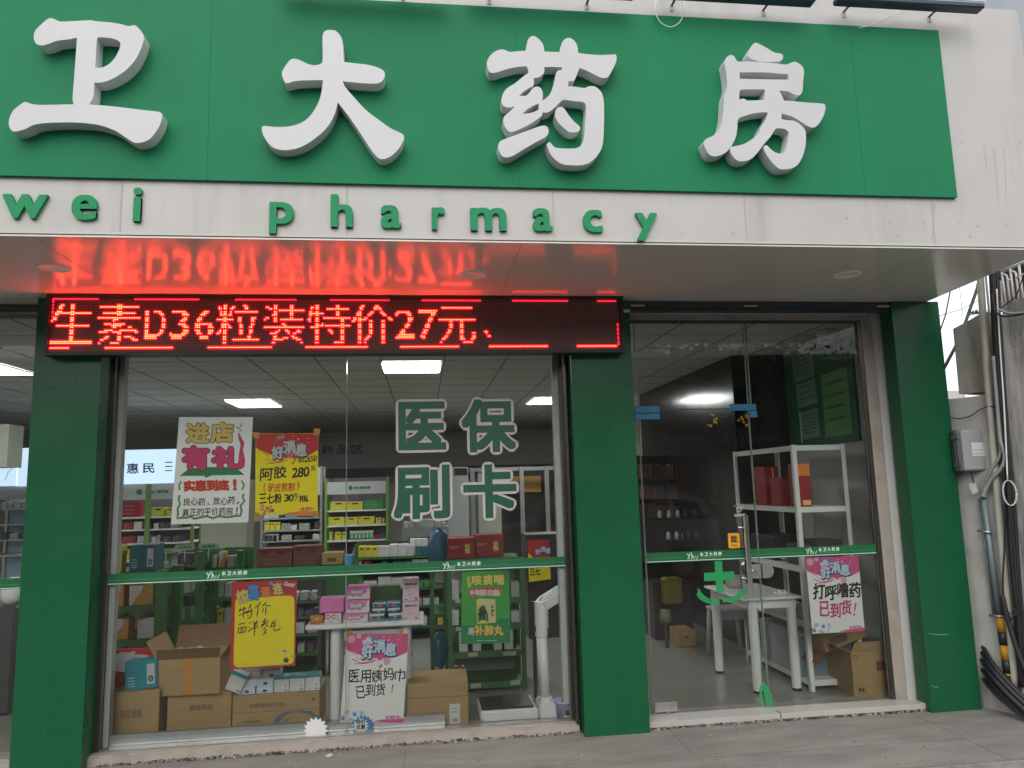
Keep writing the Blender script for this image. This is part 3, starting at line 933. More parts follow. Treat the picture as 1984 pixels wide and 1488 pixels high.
# latin name under the board: separate green letters
ls = thing('latin_lettering', 'row of small raised green latin letters on the white band under the green board', 'sign', (0, YF, 3.08))
YE = YF - 0.02
for ch, bx in (('i', (-120, 362, -103, 428)), ('w', (3, 375, 91, 424)), ('e', (138, 376, 188, 427)), ('i', (257, 362, 274, 430)), ('p', (521, 390, 569, 454)), ('h', (640, 375, 684, 441)),
               ('a', (737, 396, 778, 443)), ('r', (836, 400, 863, 446)), ('m', (911, 401, 982, 448)), ('a', (1032, 402, 1071, 449)),
               ('c', (1130, 405, 1168, 451)), ('y', (1232, 411, 1275, 468))):
    b = MB()
    f0 = upmap(bx[0] + 3, bx[1] + 3, bx[2] - 3, bx[3] - 3, YE)
    X0, X1, Z0, Z1 = wbox(bx[0] + 3, bx[1] + 3, bx[2] - 3, bx[3] - 3, YE)
    fm = lambda u, v, d=0.0: Vector((u, YE - d, -v))
    KL = 0.0065
    for a, c in SQL:
        b.text(ch, lambda u, v, d=0.0: fm(u + a * KL, v + c * KL, d), M_engreen, (X0, -Z1, X1, -Z0), d=0.0001 * (a * 3 + c + 5))
    # side walls: the boundary of each layer, extruded back to the band
    vs, fs, (gx0, gy0, gx1, gy1) = glyphs(ch)
    ed = {}
    for f in fs:
        for i in range(3):
            e = (f[i], f[(i + 1) % 3]); ed[tuple(sorted(e))] = ed.get(tuple(sorted(e)), 0) + 1
    bd = [e for e, n in ed.items() if n == 1]
    for a, c in SQL:
        for e in bd:
            q = []
            for i in e:
                x = X0 + (X1 - X0) * (vs[i][0] - gx0) / (gx1 - gx0) + a * KL; z = Z0 + (Z1 - Z0) * (vs[i][1] - gy0) / (gy1 - gy0) + c * KL
                q.append((x, z))
            b.add([(q[0][0], YE + 0.0002, q[0][1]), (q[1][0], YE + 0.0002, q[1][1]), (q[1][0], YF - 0.001, q[1][1]), (q[0][0], YF - 0.001, q[0][1])], [(0, 1, 2, 3)], M_engreen)
    b.build('letter', ls)

# LED message display
YD = -0.115
led = thing('led_display', 'black LED message display running red and yellow characters under the soffit', 'display', (-0.5, 0, 2.75))
X0l, X1l, Z0l, Z1l = P(87, 620, YD).x, P(1209, 620, YD).x, P(1203, 682.5, YD).z, P(1203, 572.5, YD).z
b = MB()
b.box(X0l, X1l, YD, -0.005, Z0l, Z0l + 0.022, M_black); b.box(X0l, X1l, YD, -0.005, Z1l - 0.022, Z1l, M_black)
b.box(X0l, X0l + 0.022, YD, -0.005, Z0l + 0.022, Z1l - 0.022, M_black); b.box(X1l - 0.022, X1l, YD, -0.005, Z0l + 0.022, Z1l - 0.022, M_black)
b.box(X0l + 0.022, X1l - 0.022, YD + 0.05, -0.006, Z0l + 0.022, Z1l - 0.022, M_black)
b.build('housing', led)
xa, xb = P(97, 620, YD).x, P(1199, 620, YD).x
za, zb = P(1000, 671.5, YD).z, P(1000, 580, YD).z
NR = 32
pit = (zb - za) / NR
NC = int((xb - xa) / pit)
pitx = (xb - xa) / NC
M_ledpan = mat('led_panel', (0.05, 0.018, 0.018), 0.55, var=0)
b = MB()
b.box(X0l + 0.0225, X1l - 0.0225, YD + 0.018, YD + 0.049, Z0l + 0.0225, Z1l - 0.0225, M_ledpan)
b.build('panel', led)
# unlit lamps show as a fine grid in the panel
t = M_ledpan.node_tree
tc = t.nodes.new('ShaderNodeTexCoord'); mp = t.nodes.new('ShaderNodeMapping')
mp.inputs['Scale'].default_value = (1 / pitx, 0.0, 1 / pit)
vo = t.nodes.new('ShaderNodeVectorMath'); vo.operation = 'FRACTION'
t.links.new(tc.outputs['Object'], mp.inputs['Vector']); t.links.new(mp.outputs['Vector'], vo.inputs[0])
sb = t.nodes.new('ShaderNodeVectorMath'); sb.operation = 'DISTANCE'
sb.inputs[1].default_value = (0.5, 0.0, 0.5)
t.links.new(vo.outputs['Vector'], sb.inputs[0])
rp = t.nodes.new('ShaderNodeValToRGB')
rp.color_ramp.elements[0].position = 0.28; rp.color_ramp.elements[0].color = (0.20, 0.12, 0.11, 1)
rp.color_ramp.elements[1].position = 0.36; rp.color_ramp.elements[1].color = (0.045, 0.013, 0.013, 1)
t.links.new(sb.outputs['Value'], rp.inputs['Fac'])
t.links.new(rp.outputs['Color'], t.nodes['Principled BSDF'].inputs['Base Color'])
LED_HOT = emit_mat('led_hot', (1.0, 0.043, 0.010), 20.0)
LED_RED = emit_mat('led_red', (1.0, 0.012, 0.016), 4.0)
lit = {}
def col_of(px, row):
    return int((P(px, 580 + row * 2.85, YD).x - xa) / pitx)
for ch, p0, p1, r0, r1 in (('生', 95, 178, 3, 29), ('素', 190, 272, 3, 29), ('D', 281, 320, 7, 26), ('3', 330, 366, 7, 26), ('6', 378, 413, 7, 26), ('粒', 420, 503, 3, 29),
                           ('装', 511, 590, 3, 29), ('特', 598, 681, 3, 29), ('价', 684, 763, 3, 29), ('2', 767, 804, 7, 26), ('7', 812, 848, 7, 26), ('元', 853, 924, 5, 29), ('、', 939, 953, 20, 27)):
    c0, c1 = col_of(p0, 15), col_of(p1, 15)
    gr = raster(ch, c1 - c0, r1 - r0)
    gr = [[v and not (0 < r < len(gr) - 1 and gr[r - 1][c] and not gr[r + 1][c] and (c == 0 or gr[r - 1][c - 1] or c + 1 >= len(row) or gr[r - 1][c + 1])) for c, v in enumerate(row)] for r, row in enumerate(gr)]
    for r, row in enumerate(gr):
        run = 0
        for c, on in enumerate(row):
            if on:
                n = 1
                while c + n < len(row) and row[c + n]:
                    n += 1
                # the camera caught the multiplexed rows between refreshes: some rows are dark
                if (r + r0) % 4 == 3:
                    a = c
                    while a > 0 and row[a - 1]:
                        a -= 1
                    if n + c - a < 9:
                        continue
                lit[(c0 + c, r0 + r)] = 1
for segs, r, k in (([(97, 190), (260, 387), (455, 575), (640, 757), (818, 932), (993, 1103), (1158, 1195)], 0, 2), ([(92, 133), (204, 336), (404, 528), (594, 714), (776, 892), (951, 1064), (1121, 1197)], 31, 1)):
    for a, c in segs:
        for q in range(max(0, col_of(a, r)), min(NC, col_of(c, r))):
            lit[(q, r)] = k
for r in (1, 2, 4, 6, 8, 9, 11, 13):
    lit[(0, r)] = 2
for r in (16, 17, 19, 20, 22, 23, 25, 26, 28, 29, 30):
    lit[(NC - 1, r)] = 2
b = MB()
for (c, r), k in lit.items():
    cx, cz = xa + (c + 0.5) * pitx, zb - (r + 0.5) * pit
    s = 0.28 * pitx
    y = YD + 0.0105
    vs = [(cx - s, y + 0.007, cz - s), (cx + s, y + 0.007, cz - s), (cx + s, y + 0.007, cz + s), (cx - s, y + 0.007, cz + s),
          (cx - s * .6, y, cz - s * .6), (cx + s * .6, y, cz - s * .6), (cx + s * .6, y, cz + s * .6), (cx - s * .6, y, cz + s * .6)]
    b.add(vs, [(4, 5, 6, 7), (0, 1, 5, 4), (1, 2, 6, 5), (2, 3, 7, 6), (3, 0, 4, 7)], LED_HOT if k == 1 else LED_RED)
o = b.build('lit_lamps', led)
o['kind'] = 'stuff'
LED_HALO = emit_mat('led_halo', (1.0, 0.003, 0.030), 1.2)  # added emissive octagons, wider than the lamps: red bloom painted around them
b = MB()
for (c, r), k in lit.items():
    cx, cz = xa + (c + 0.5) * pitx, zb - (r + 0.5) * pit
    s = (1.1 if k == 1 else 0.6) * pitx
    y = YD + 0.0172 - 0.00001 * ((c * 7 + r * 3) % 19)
    b.add([(cx - s, y, cz - s * .5), (cx - s * .5, y, cz - s), (cx + s * .5, y, cz - s), (cx + s, y, cz - s * .5), (cx + s, y, cz + s * .5), (cx + s * .5, y, cz + s), (cx - s * .5, y, cz + s), (cx - s, y, cz + s * .5)], [tuple(range(8))], LED_HALO)
o = b.build('painted_halos', led)
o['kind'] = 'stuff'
# small screw clamps and a bracket at the right end
b = MB()
q = P(1222, 597, YD)
b.box(X1l, X1l + 0.06, YD + 0.04, YD + 0.06, q.z - 0.02, q.z + 0.0, M_steel)
b.build('bracket', led)

SQ = [(-1, -1), (1, -1), (-1, 1), (1, 1), (0, -1), (0, 1), (-1, 0), (1, 0), (0.0, 0.0)]
# vinyl characters on the glass
dc = thing('window_decal', 'four large green characters with pale outline stuck on the big window', 'decal', (0.4, YG, 1.7))
YV = YG - 0.001
for ch, bx in (('医', (771.6, 777.8, 864.3, 872.3)), ('保', (893.7, 773, 999.6, 876.6)), ('刷', (762, 901, 872, 1006)), ('卡', (897.5, 899.6, 1001, 1004))):
    X0, X1, Z0, Z1 = wbox(*bx, YV)
    fm = lambda u, v, d=0.0: Vector((u, YV - d, -v))
    k = 0.013
    b = MB()
    bb = (X0 + k, -Z1 + k, X1 - k, -Z0 - k)
    b.text(ch, fm, M_decalw, bb, fat=0.030, n=18, dstep=0.00001)
    b.text(ch, fm, M_decalw, bb, fat=0.018, n=12, dstep=0.00001, d=0.0002)
    for a, c in SQ:
        b.text(ch, lambda u, v, d=0.0: fm(u + a * 0.0125, v + c * 0.0125, d), M_decal, bb, d=0.0005 + 0.00001 * (a * 3 + c + 5))
    b.build('character', dc)
# ================================================================== posters and stickers on the glass
YP = YG + 0.016
def pmap_quad(c, Y):
    """unit square (v down) -> the four photo corners TL, TR, BR, BL laid on the plane Y"""
    q = [P(x, y, Y) for x, y in c]
    def f(u, v, d=0.0):
        p = (q[0] * (1 - u) + q[1] * u) * (1 - v) + (q[3] * (1 - u) + q[2] * u) * v
        return p + Vector((0, -d, 0))
    return f
def paper(b, c, Y, mt, n=8, wav=0.0):
    f = pmap_quad(c, Y)
    vs = []; fs = []
    for back in (0, 1):
        for j in range(n + 1):
            for i in range(n + 1):
                p = f(i / n, j / n)
                vs.append(p + Vector((0, 0.0006 * back + 0.0003, 0)))
    N = (n + 1) ** 2
    for j in range(n):
        for i in range(n):
            a = j * (n + 1) + i
            fs.append((a, a + n + 1, a + n + 2, a + 1)); fs.append((N + a, N + a + 1, N + a + n + 2, N + a + n + 1))
    edge = [i for i in range(n + 1)] + [j * (n + 1) + n for j in range(1, n + 1)] + [n * (n + 1) + i for i in range(n - 1, -1, -1)] + [j * (n + 1) for j in range(n - 1, 0, -1)]
    for a, c_ in zip(edge, edge[1:] + edge[:1]):
        fs.append((a, c_, N + c_, N + a))
    b.add(vs, fs, mt)
    return f
def star(cx, cy, r, ri, n, rot=0.0):
    return [(cx + (r if k % 2 == 0 else ri) * math.cos(rot + math.pi * k / n), cy + (r if k % 2 == 0 else ri) * math.sin(rot + math.pi * k / n)) for k in range(2 * n)]
def disc(cx, cy, r, n=14, ry=None):
    return [(cx + r * math.cos(2 * math.pi * k / n), cy + (ry or r) * math.sin(2 * math.pi * k / n)) for k in range(n)]
def lift(f, d):
    return lambda u, v: f(u, v, d)
def good_news(b, f, cx, cy, s, body, edge, dk):
    """three bubbly header characters on an arc, with a star"""
    for k, (ch, dx, dy, r) in enumerate((('好', -0.33, 0.10, 0.10), ('消', 0.0, -0.06, 0.12), ('息', 0.33, 0.02, -0.08))):
        bx = (cx + (dx - 0.16) * s, cy + (dy - 0.17) * s, cx + (dx + 0.16) * s, cy + (dy + 0.17) * s)
        b.text(ch, lambda u, v, d: f(u + 0.02 * s, v + 0.03 * s, d), dk, bx, fat=0.034 * s, d=0.0006 + 0.0001 * k, rot=r, n=8, dstep=0.000004)
        b.text(ch, f, dk, bx, fat=0.032 * s, d=0.0008 + 0.0001 * k, rot=r, n=8, dstep=0.000004)
        b.text(ch, f, edge, bx, fat=0.018 * s, d=0.0010 + 0.0001 * k, rot=r, n=8, dstep=0.000004)
        b.text(ch, f, body, bx, fat=0.010 * s, d=0.0016 + 0.0001 * k, rot=r, n=6, dstep=0.000004)
def write(b, s, f, mt, box, fat, d, rot=0.04, wob=0.0, shear=0.0, jit=0.0):
    """one line of hand lettering, each character placed by itself"""
    n = len(s)
    u0, v0, u1, v1 = box
    wd = (u1 - u0) / n
    for k, ch in enumerate(s):
        if ch == ' ':
            continue
        c = (u0 + wd * (k + 0.5), (v0 + v1) / 2)
        yy = -math.tan(rot) * (c[0] - (u0 + u1) / 2) + random.uniform(-jit, jit) * (v1 - v0)
        hw, hh = wd * 0.46, (v1 - v0) / 2
        if ch in '、。.':
            bx = (c[0] - hw * .6, c[1] + hh * .35 + yy, c[0] + hw * .1, c[1] + hh + yy)
        elif ch in '！!':
            bx = (c[0] - hw * .22, c[1] - hh + yy, c[0] + hw * .22, c[1] + hh + yy)
        elif ch in '一':
            bx = (c[0] - hw, c[1] - hh * .1 + yy, c[0] + hw, c[1] + hh * .1 + yy)
        elif ch in '()':
            bx = (c[0] - hw * .3, c[1] - hh + yy, c[0] + hw * .3, c[1] + hh + yy)
        else:
            bx = (c[0] - hw, c[1] - hh + yy, c[0] + hw, c[1] + hh + yy)
        b.text(ch, f, mt, bx, fat=fat, d=d, rot=rot + random.uniform(-jit, jit) * 0.4, wob=wob, shear=shear, n=6, dstep=0.000006)
def strokes(b, sts, f, mt, wd, d, ox, oy, sc):
    for st in sts:
        pts = [(ox + x / sc, oy + y / sc) for x, y in st]
        q = []
        for a, c in zip(pts, pts[1:]):
            for k in range(3):
                q.append((a[0] + (c[0] - a[0]) * k / 3, a[1] + (c[1] - a[1]) * k / 3))
        q.append(pts[-1])
        b.ribbon(q, [wd * (0.75 + 0.35 * math.sin(2.2 * i / max(1, len(q) - 1) + 0.6)) for i in range(len(q))], f, mt, d)

F = pxmap(YP)
# --- hand-painted welcome poster
b = MB(); paper(b, [(347, 808), (490, 808), (481, 1012), (331, 1016)], YP, M_paper)
pA = tag(b.build('poster'), 'white hand painted poster with yellow and magenta bubble characters and a green frame', 'poster', 'posters on the shop glass')
b = MB()
for ch, bx in (('进', (362, 822, 404, 857)), ('店', (409, 820, 451, 856))):
    b.text(ch, F, M_maroon, bx, fat=3.6, d=0.0008, n=10, dstep=0.00001); b.text(ch, F, M_gold, bx, fat=2.1, d=0.0014, n=8, dstep=0.00001)
for ch, bx in (('有', (355, 866, 403, 908)), ('礼', (412, 868, 470, 906))):
    b.text(ch, F, M_maroon, bx, fat=4.6, d=0.0008, n=10, dstep=0.00001); b.text(ch, F, M_mag, bx, fat=3.0, d=0.0014, n=8, dstep=0.00001)
b.flat(smooth_loop([(462, 836), (468, 848), (473, 858), (471, 872), (475, 890), (474, 904), (462, 908), (463, 880), (466, 862), (462, 848)], 3), [], lift(F, 0.002), M_mag)
b.flat([(348, 922), (362, 911), (385, 905), (455, 905), (463, 911), (474, 920), (410, 921), (399, 926), (396, 922)], [], lift(F, 0.0004), M_pgreen)
for st in ([(459, 826), (462, 832)], [(468, 820), (464, 831)], [(469, 832), (464, 836)]):
    b.ribbon(st, 1.6, F, M_maroon, 0.0006)
b.build('painted_heading', pA)
b = MB()
write(b, '实惠到底！', F, M_orange, (356, 931, 466, 950), 1.9, 0.0006, 0.02)
write(b, '实惠到底！', F, M_red, (356, 931, 466, 950), 0.9, 0.0010, 0.02)
write(b, '良心药、放心药。', F, M_ink, (355, 964, 470, 978), 0.25, 0.0006, 0.03, 0.25, 1.0, 0.08)
write(b, '真正的平价药房！', F, M_ink, (353, 984, 466, 998), 0.25, 0.0006, 0.03, 0.25, 1.0, 0.08)
for y in (978.5, 998.5):
    b.ribbon([(353, y + 1), (462, y - 2)], 0.5, F, M_grey, 0.0004)
b.build('painted_lettering', pA)
b = MB()
for st in ([(351, 932), (347, 940), (348, 950)], [(468, 931), (473, 940), (469, 949)]):
    b.ribbon(st, 3.6, F, M_sage, 0.0005)
b.ribbon([(348, 959), (346, 968), (349, 976), (344, 986), (345, 997), (343, 1004), (352, 1003), (362, 1003), (370, 1001), (376, 1005), (386, 1003), (400, 1000), (412, 1004), (424, 1000), (440, 1002), (455, 1000), (466, 999), (468, 990), (466, 980), (474, 970), (470, 964), (472, 957)], 4.4, F, M_sage, 0.0005)
b.build('painted_border', pA)

# --- yellow and red price poster
b = MB(); paper(b, [(495.5, 840), (616.5, 839), (615.5, 998), (494, 997)], YP + 0.001, M_yellow)
F2 = pxmap(YP + 0.001)
b.flat(smooth_loop([(496, 841), (556, 840), (616, 840), (616, 872), (598, 882), (575, 888), (550, 887), (522, 880), (496, 868)], 3, 50), [], lift(F2, 0.0004), M_red)
b.ribbon([(497, 868), (510, 877), (518, 882), (524, 892), (540, 894), (556, 889)], 1.4, F2, M_orange, 0.0007)
b.ribbon([(512, 889), (528, 897), (545, 896), (556, 891)], 1.4, F2, M_orange, 0.0008)
b.ribbon([(516, 899), (532, 897), (548, 893)], 1.2, F2, M_inkred, 0.0008)
b.flat(smooth_loop([(546, 997), (560, 993), (590, 990), (615, 991), (615, 998), (575, 1000)], 3, 50), [], lift(F2, 0.0005), M_orange)
for cx, cy, mt in ((535, 851, M_kgrn), (541, 848, M_orange), (533, 858, M_red), (548, 846, M_grey)):
    b.flat(disc(cx, cy, 4), [], lift(F2, 0.0006 + 0.00001 * cx % 0.0001), mt)
for cx, cy, r in ((568, 845, 1.2), (578, 851, 1.6), (597, 849, 1.2), (596, 858, 1.0)):
    b.flat(disc(cx, cy, r), [], lift(F2, 0.0006), M_ltpink)
pB = tag(b.build('poster'), 'yellow poster with a red top and handwritten prices, taped high on the glass', 'poster', 'posters on the shop glass')
b = MB()
good_news(b, F2, 561, 870, 68, M_ltgrey, M_kwht, M_dkgrey)
b.flat(star(562, 882, 8.4, 3.6, 5, -math.pi / 2), [], lift(F2, 0.0022), M_kwht)
b.flat(star(562, 882, 6.4, 2.8, 5, -math.pi / 2), [], lift(F2, 0.0024), M_mag)
b.ribbon([(575, 886), (566, 900)], 4.0, F2, M_orange, 0.0012)
b.build('heading', pB)
b = MB()
write(b, '阿胶', F2, M_ink, (503, 905, 556, 928), 0.55, 0.0008, 0.10, 0.5, 2.5, 0.1)
write(b, '280', F2, M_ink, (566, 906, 599, 924), 0.7, 0.0008, 0.08, 0.3, 3)
b.flat(disc(599.5, 921, 1.1), [], lift(F2, 0.0008), M_ink)
b.text('元', F2, M_ink, (602, 903, 611, 912), fat=0.35, d=0.0008, rot=0.15, n=6, dstep=0.00001)
write(b, '原价:650', F2, M_ink, (578, 884, 614, 895), 0.2, 0.0026, 0.10, 0.2, 1)
write(b, '(驴皮熬制)', F2, M_inkred, (506, 935, 584, 952), 0.3, 0.0008, 0.06, 0.4, 2, 0.08)
write(b, '三七粉', F2, M_ink, (502, 957, 546, 975), 0.55, 0.0008, 0.08, 0.4, 2, 0.08)
write(b, '30', F2, M_ink, (551, 958, 569, 971), 0.6, 0.0008, 0.05, 0.2, 2)
b.text('元', F2, M_ink, (570, 956, 576, 963), fat=0.4, d=0.0008, n=6, dstep=0.00001)
b.ribbon([(570, 972), (581, 958)], 0.9, F2, M_ink, 0.0008)
b.text('瓶', F2, M_ink, (580, 960, 597, 972), fat=0.45, d=0.0009, rot=0.05, n=6, dstep=0.00001)
b.text('TENGFEI', F2, M_inkred, (580, 981, 608, 988), fat=0.3, d=0.0009, rot=0.02, n=5, dstep=0.00001) if False else None
b.build('handwriting', pB)
def gift_cluster(b, f, x, y, s, pal, seed):
    rr = random.Random(seed)
    for k in range(16):
        cx, cy = x + rr.uniform(0, 1) * s * 1.6, y - rr.uniform(0, 1) * s * 0.8
        r = s * rr.uniform(0.08, 0.17)
        b.flat([(cx - r, cy - r), (cx + r, cy - r * .8), (cx + r, cy + r), (cx - r * .9, cy + r)], [], lift(f, 0.0006 + 0.00003 * k), pal[k % len(pal)])
b = MB(); gift_cluster(b, F2, 502, 996, 20, (M_orange, M_red, M_ltgrey, M_kora, M_grey), 3)
b.build('printed_gifts', pB)
b = MB()
b.flat([(580, 985), (600, 981), (609, 986), (602, 989), (581, 990)], [], lift(F2, 0.0006), M_orange)
for k in range(5):
    b.ribbon([(583 + 4 * k, 989), (584 + 4 * k, 982)], 1.2, F2, M_red if k % 2 else M_ltgrey, 0.0008)
b.build('printed_tag', pB)
for nm, c in (('tape_piece', [(489, 836), (503, 838), (502, 850), (490, 849)]), ('tape_piece', [(608, 830), (621, 831), (619, 843), (607, 843)]), ('tape_piece', [(493, 992), (504, 994), (503, 1010), (492, 1010)]), ('tape_piece', [(606, 990), (619, 990), (617, 1002), (607, 1001)])):
    b = MB(); f = pmap_quad(c, YP - 0.003); b.quad(f(0, 0), f(0, 1), f(1, 1), f(1, 0), M_kora); b.build(nm, pB)

# --- yellow poster in a red frame
b = MB(); paper(b, [(449, 1128), (576, 1123.5), (572, 1290), (445.5, 1297.5)], YP, M_red)
inner = [(456, 1170), (458, 1162), (464, 1159), (500, 1158), (535, 1155), (562, 1154.5), (568, 1157), (570, 1164), (570, 1220), (569, 1278), (567, 1284), (560, 1286.5), (510, 1290), (464, 1293), (455, 1290), (453, 1282), (454.5, 1225)]
b.flat(smooth_loop([(x + (-1 if x < 510 else 1) * 0.9, y + (-0.9 if y < 1220 else 0.9)) for x, y in inner], 3), [], lift(F, 0.0003), M_kora)
b.flat(smooth_loop(inner, 3), [], lift(F, 0.0006), M_yellow)
pC = tag(b.build('poster'), 'yellow poster with a red border and cartoon heading above the light blue boxes', 'poster', 'posters on the shop glass')
b = MB()
for ch, bx, mt, r in (('惊', (459, 1143, 482, 1168), M_gold, 0.2), ('喜', (481, 1133, 502, 1162), M_blue, 0.05), ('连', (506, 1137, 524, 1156), M_orange, 0.1), ('连', (529, 1130, 547, 1151), M_gold, 0.15)):
    b.text(ch, F, M_navy, bx, fat=2.0, d=0.0010, rot=r, n=8, dstep=0.00001); b.text(ch, F, mt, bx, fat=1.1, d=0.0016, rot=r, n=8, dstep=0.00001)
b.flat(disc(525, 1130, 3), [], lift(F, 0.0014), M_blue)
b.text('Onsale!', F, M_kwht, (551, 1128, 571, 1136), fat=0.5, d=0.0010, rot=-0.15, shear=2, n=6, dstep=0.00001)
b.build('heading', pC)
b = MB()
strokes(b, [[(325, 260), (280, 400)], [(300, 355), (500, 270)], [(270, 500), (480, 400), (680, 300)], [(418, 220), (418, 400), (408, 570)], [(540, 290), (600, 250), (630, 170)], [(610, 170), (640, 230)], [(480, 430), (690, 345)], [(650, 360), (640, 500), (590, 570), (520, 570)], [(520, 490), (560, 475)],
            [(925, 100), (840, 200), (740, 280)], [(855, 210), (830, 380), (805, 530)], [(1080, 95), (1030, 160), (950, 225)], [(1040, 190), (1130, 200), (1215, 220)], [(995, 270), (985, 350), (960, 410)], [(1075, 240), (1065, 380), (1055, 485)],
            [(255, 765), (465, 710)], [(255, 870), (500, 825)], [(260, 870), (258, 1020)], [(495, 830), (475, 920), (450, 985)], [(260, 1015), (450, 985)], [(345, 850), (340, 990)], [(400, 850), (395, 985)],
            [(570, 710), (620, 735)], [(565, 830), (590, 860)], [(540, 985), (640, 890), (860, 830)], [(680, 650), (720, 720)], [(830, 640), (740, 740)], [(700, 760), (840, 700)], [(690, 820), (830, 765)], [(750, 740), (745, 920), (722, 1110)],
            [(1060, 575), (1000, 680)], [(950, 690), (1140, 640)], [(930, 780), (1150, 690)], [(1050, 640), (1010, 760), (920, 850)], [(1050, 720), (1110, 810), (1150, 810)], [(1060, 850), (990, 930)], [(1090, 900), (1010, 1000)], [(1090, 980), (975, 1080)],
            [(1280, 650), (1210, 860)], [(1240, 740), (1360, 700)], [(1230, 830), (1380, 770)], [(1345, 610), (1315, 760), (1310, 940)], [(1310, 950), (1400, 930), (1490, 900), (1480, 850)]], F, M_ink, 1.9, 0.0009, 445, 1160, 15.26)
b.build('handwriting', pC)
b = MB()
for cx, cy, r in ((551, 1264, 7), (567, 1273, 5)):
    b.flat([(cx + r * math.cos(t), cy - r * 0.8 * math.sin(t)) for t in [math.pi * k / 10 for k in range(11)]], [], lift(F, 0.0008), M_kwht)
    b.flat([(cx + r * 0.5 * math.cos(t) - 0, cy - r * 0.75 * math.sin(t)) for t in [math.pi * k / 8 for k in range(9)]], [], lift(F, 0.0010), M_maroon)
    b.flat([(cx + r * 0.2 * math.cos(t), cy - r * 0.6 * math.sin(t)) for t in [math.pi * k / 8 for k in range(9)]], [], lift(F, 0.0012), M_kwht)
b.flat(disc(554, 1279, 5.5), [], lift(F, 0.0009), M_kgrn); b.flat(disc(555, 1280, 2.4), [], lift(F, 0.0011), M_ink)
b.build('printed_parasols', pC)

# --- pink and white posters
def pink_poster(c, Y, label, hx, hy, hs, band):
    b = MB(); f = paper(b, c, Y, M_paper)
    b.flat(smooth_loop([(0, 0), (0.5, 0), (1, 0), (1, 0.21), (0.85, 0.26), (0.62, 0.285), (0.4, 0.275), (0.2, 0.235), (0, 0.175)], 3, 50), [], lift(f, 0.0004), M_pink)
    b.flat(smooth_loop([(0.5, 0.99), (0.7, 0.965), (1, 0.955), (1, 1.0), (0.75, 1.0)], 3, 50), [], lift(f, 0.0004), M_pink)
    b.ribbon([(0.0, 0.175), (0.10, 0.215), (0.17, 0.245), (0.22, 0.29), (0.35, 0.31), (0.48, 0.295)], 0.013, f, M_ltpink, 0.0006)
    b.ribbon([(0.12, 0.29), (0.26, 0.335), (0.40, 0.325), (0.5, 0.305)], 0.012, f, M_pink, 0.0007)
    b.ribbon([(0.16, 0.345), (0.32, 0.342), (0.46, 0.322)], 0.009, f, M_pink, 0.0007)
    for cx, cy, r in ((0.08, 0.06, 0.065), (0.2, 0.03, 0.04)):
        b.flat(disc(cx, cy, r, ry=r * 0.7), [], lift(f, 0.0006), M_ltpink)
    for cx, cy, r in ((0.6, 0.04, 0.012), (0.68, 0.075, 0.017), (0.84, 0.07, 0.012), (0.82, 0.125, 0.01)):
        b.flat(disc(cx, cy, r, ry=r * 0.75), [], lift(f, 0.0006), M_kwht)
    root = tag(b.build('poster'), label, 'poster', 'posters on the shop glass')
    b = MB(); g = lambda u, v, d=0.0: f(u, v * 0.75, d)
    for cx, cy, r, mt in ((0.30, 0.10, 0.04, M_ltblue), (0.36, 0.07, 0.045, M_ltblue), (0.44, 0.045, 0.04, M_blue), (0.34, 0.14, 0.05, M_ltpink), (0.40, 0.10, 0.03, M_kwht)):
        b.flat(disc(cx, cy, r, ry=r * 0.75), [], lift(f, 0.0007 + 0.001 * cx % 0.0002), mt)
    good_news(b, g, 0.54, 0.225, 0.56, M_ltblue, M_kwht, M_navy)
    h = lambda u, v: g(u, v, 0.0024)
    b.flat(star(0.56, 0.365, 0.07, 0.03, 5, -math.pi / 2), [], lift(g, 0.0024), M_pink)
    b.flat(disc(0.68, 0.42, 0.06), [], lift(g, 0.0012), M_ltpink)
    b.ribbon([(0.60, 0.47), (0.56, 0.52)], 0.035, g, M_pink, 0.0013)
    b.build('heading', root)
    b = MB()
    gift_cluster(b, g, 0.02, 1.33, 0.2, (M_blue, M_ltblue, M_ltpink, M_purple, M_kwht), 5)
    b.build('printed_gifts', root)
    b = MB()
    b.flat([(0.71, 1.235), (0.9, 1.225), (0.98, 1.26), (0.9, 1.285), (0.72, 1.29)], [], lift(g, 0.0006), M_ltpink)
    for k in range(6):
        b.ribbon([(0.73 + 0.035 * k, 1.285), (0.735 + 0.035 * k, 1.235)], 0.014, g, (M_blue, M_kwht, M_pink)[k % 3], 0.0008)
    b.build('printed_tag', root)
    return root, f
pD, fD = pink_poster([(671.5, 1227.5), (791.5, 1227.5), (781.5, 1400), (659, 1399)], YP + 0.03, 'pink and white poster hanging from the white table with black handwriting', 0, 0, 0, 0)
FD = pxmap(YP + 0.03)
b = MB()
write(b, '医用姨妈巾', FD, M_ink, (675, 1297, 786, 1321), 0.32, 0.001, 0.05, 0.5, 2, 0.1)
write(b, '已到货', FD, M_ink, (689, 1327, 747, 1350), 0.32, 0.001, 0.06, 0.4, 2, 0.1)
b.ribbon([(761, 1326), (760, 1335), (759.5, 1338)], [2.0, 1.6, 0.9], FD, M_ink, 0.001); b.flat(disc(759.5, 1341.5, 1.3), [], lift(FD, 0.001), M_ink)
b.build('handwriting', pD)
for cx in (678, 777):
    b = MB(); f = pmap_quad([(cx - 5, 1221), (cx + 5, 1221), (cx + 4, 1231), (cx - 4, 1231)], YP + 0.027); b.quad(f(0, 0), f(0, 1), f(1, 1), f(1, 0), M_kora); b.build('tape_piece', pD)
pE, fE = pink_poster([(1560.6, 1080), (1663, 1077), (1675.5, 1222.7), (1573.8, 1228)], YP, 'pink and white poster on the right pane of the entrance with black and pink handwriting', 0, 0, 0, 0)
b = MB()
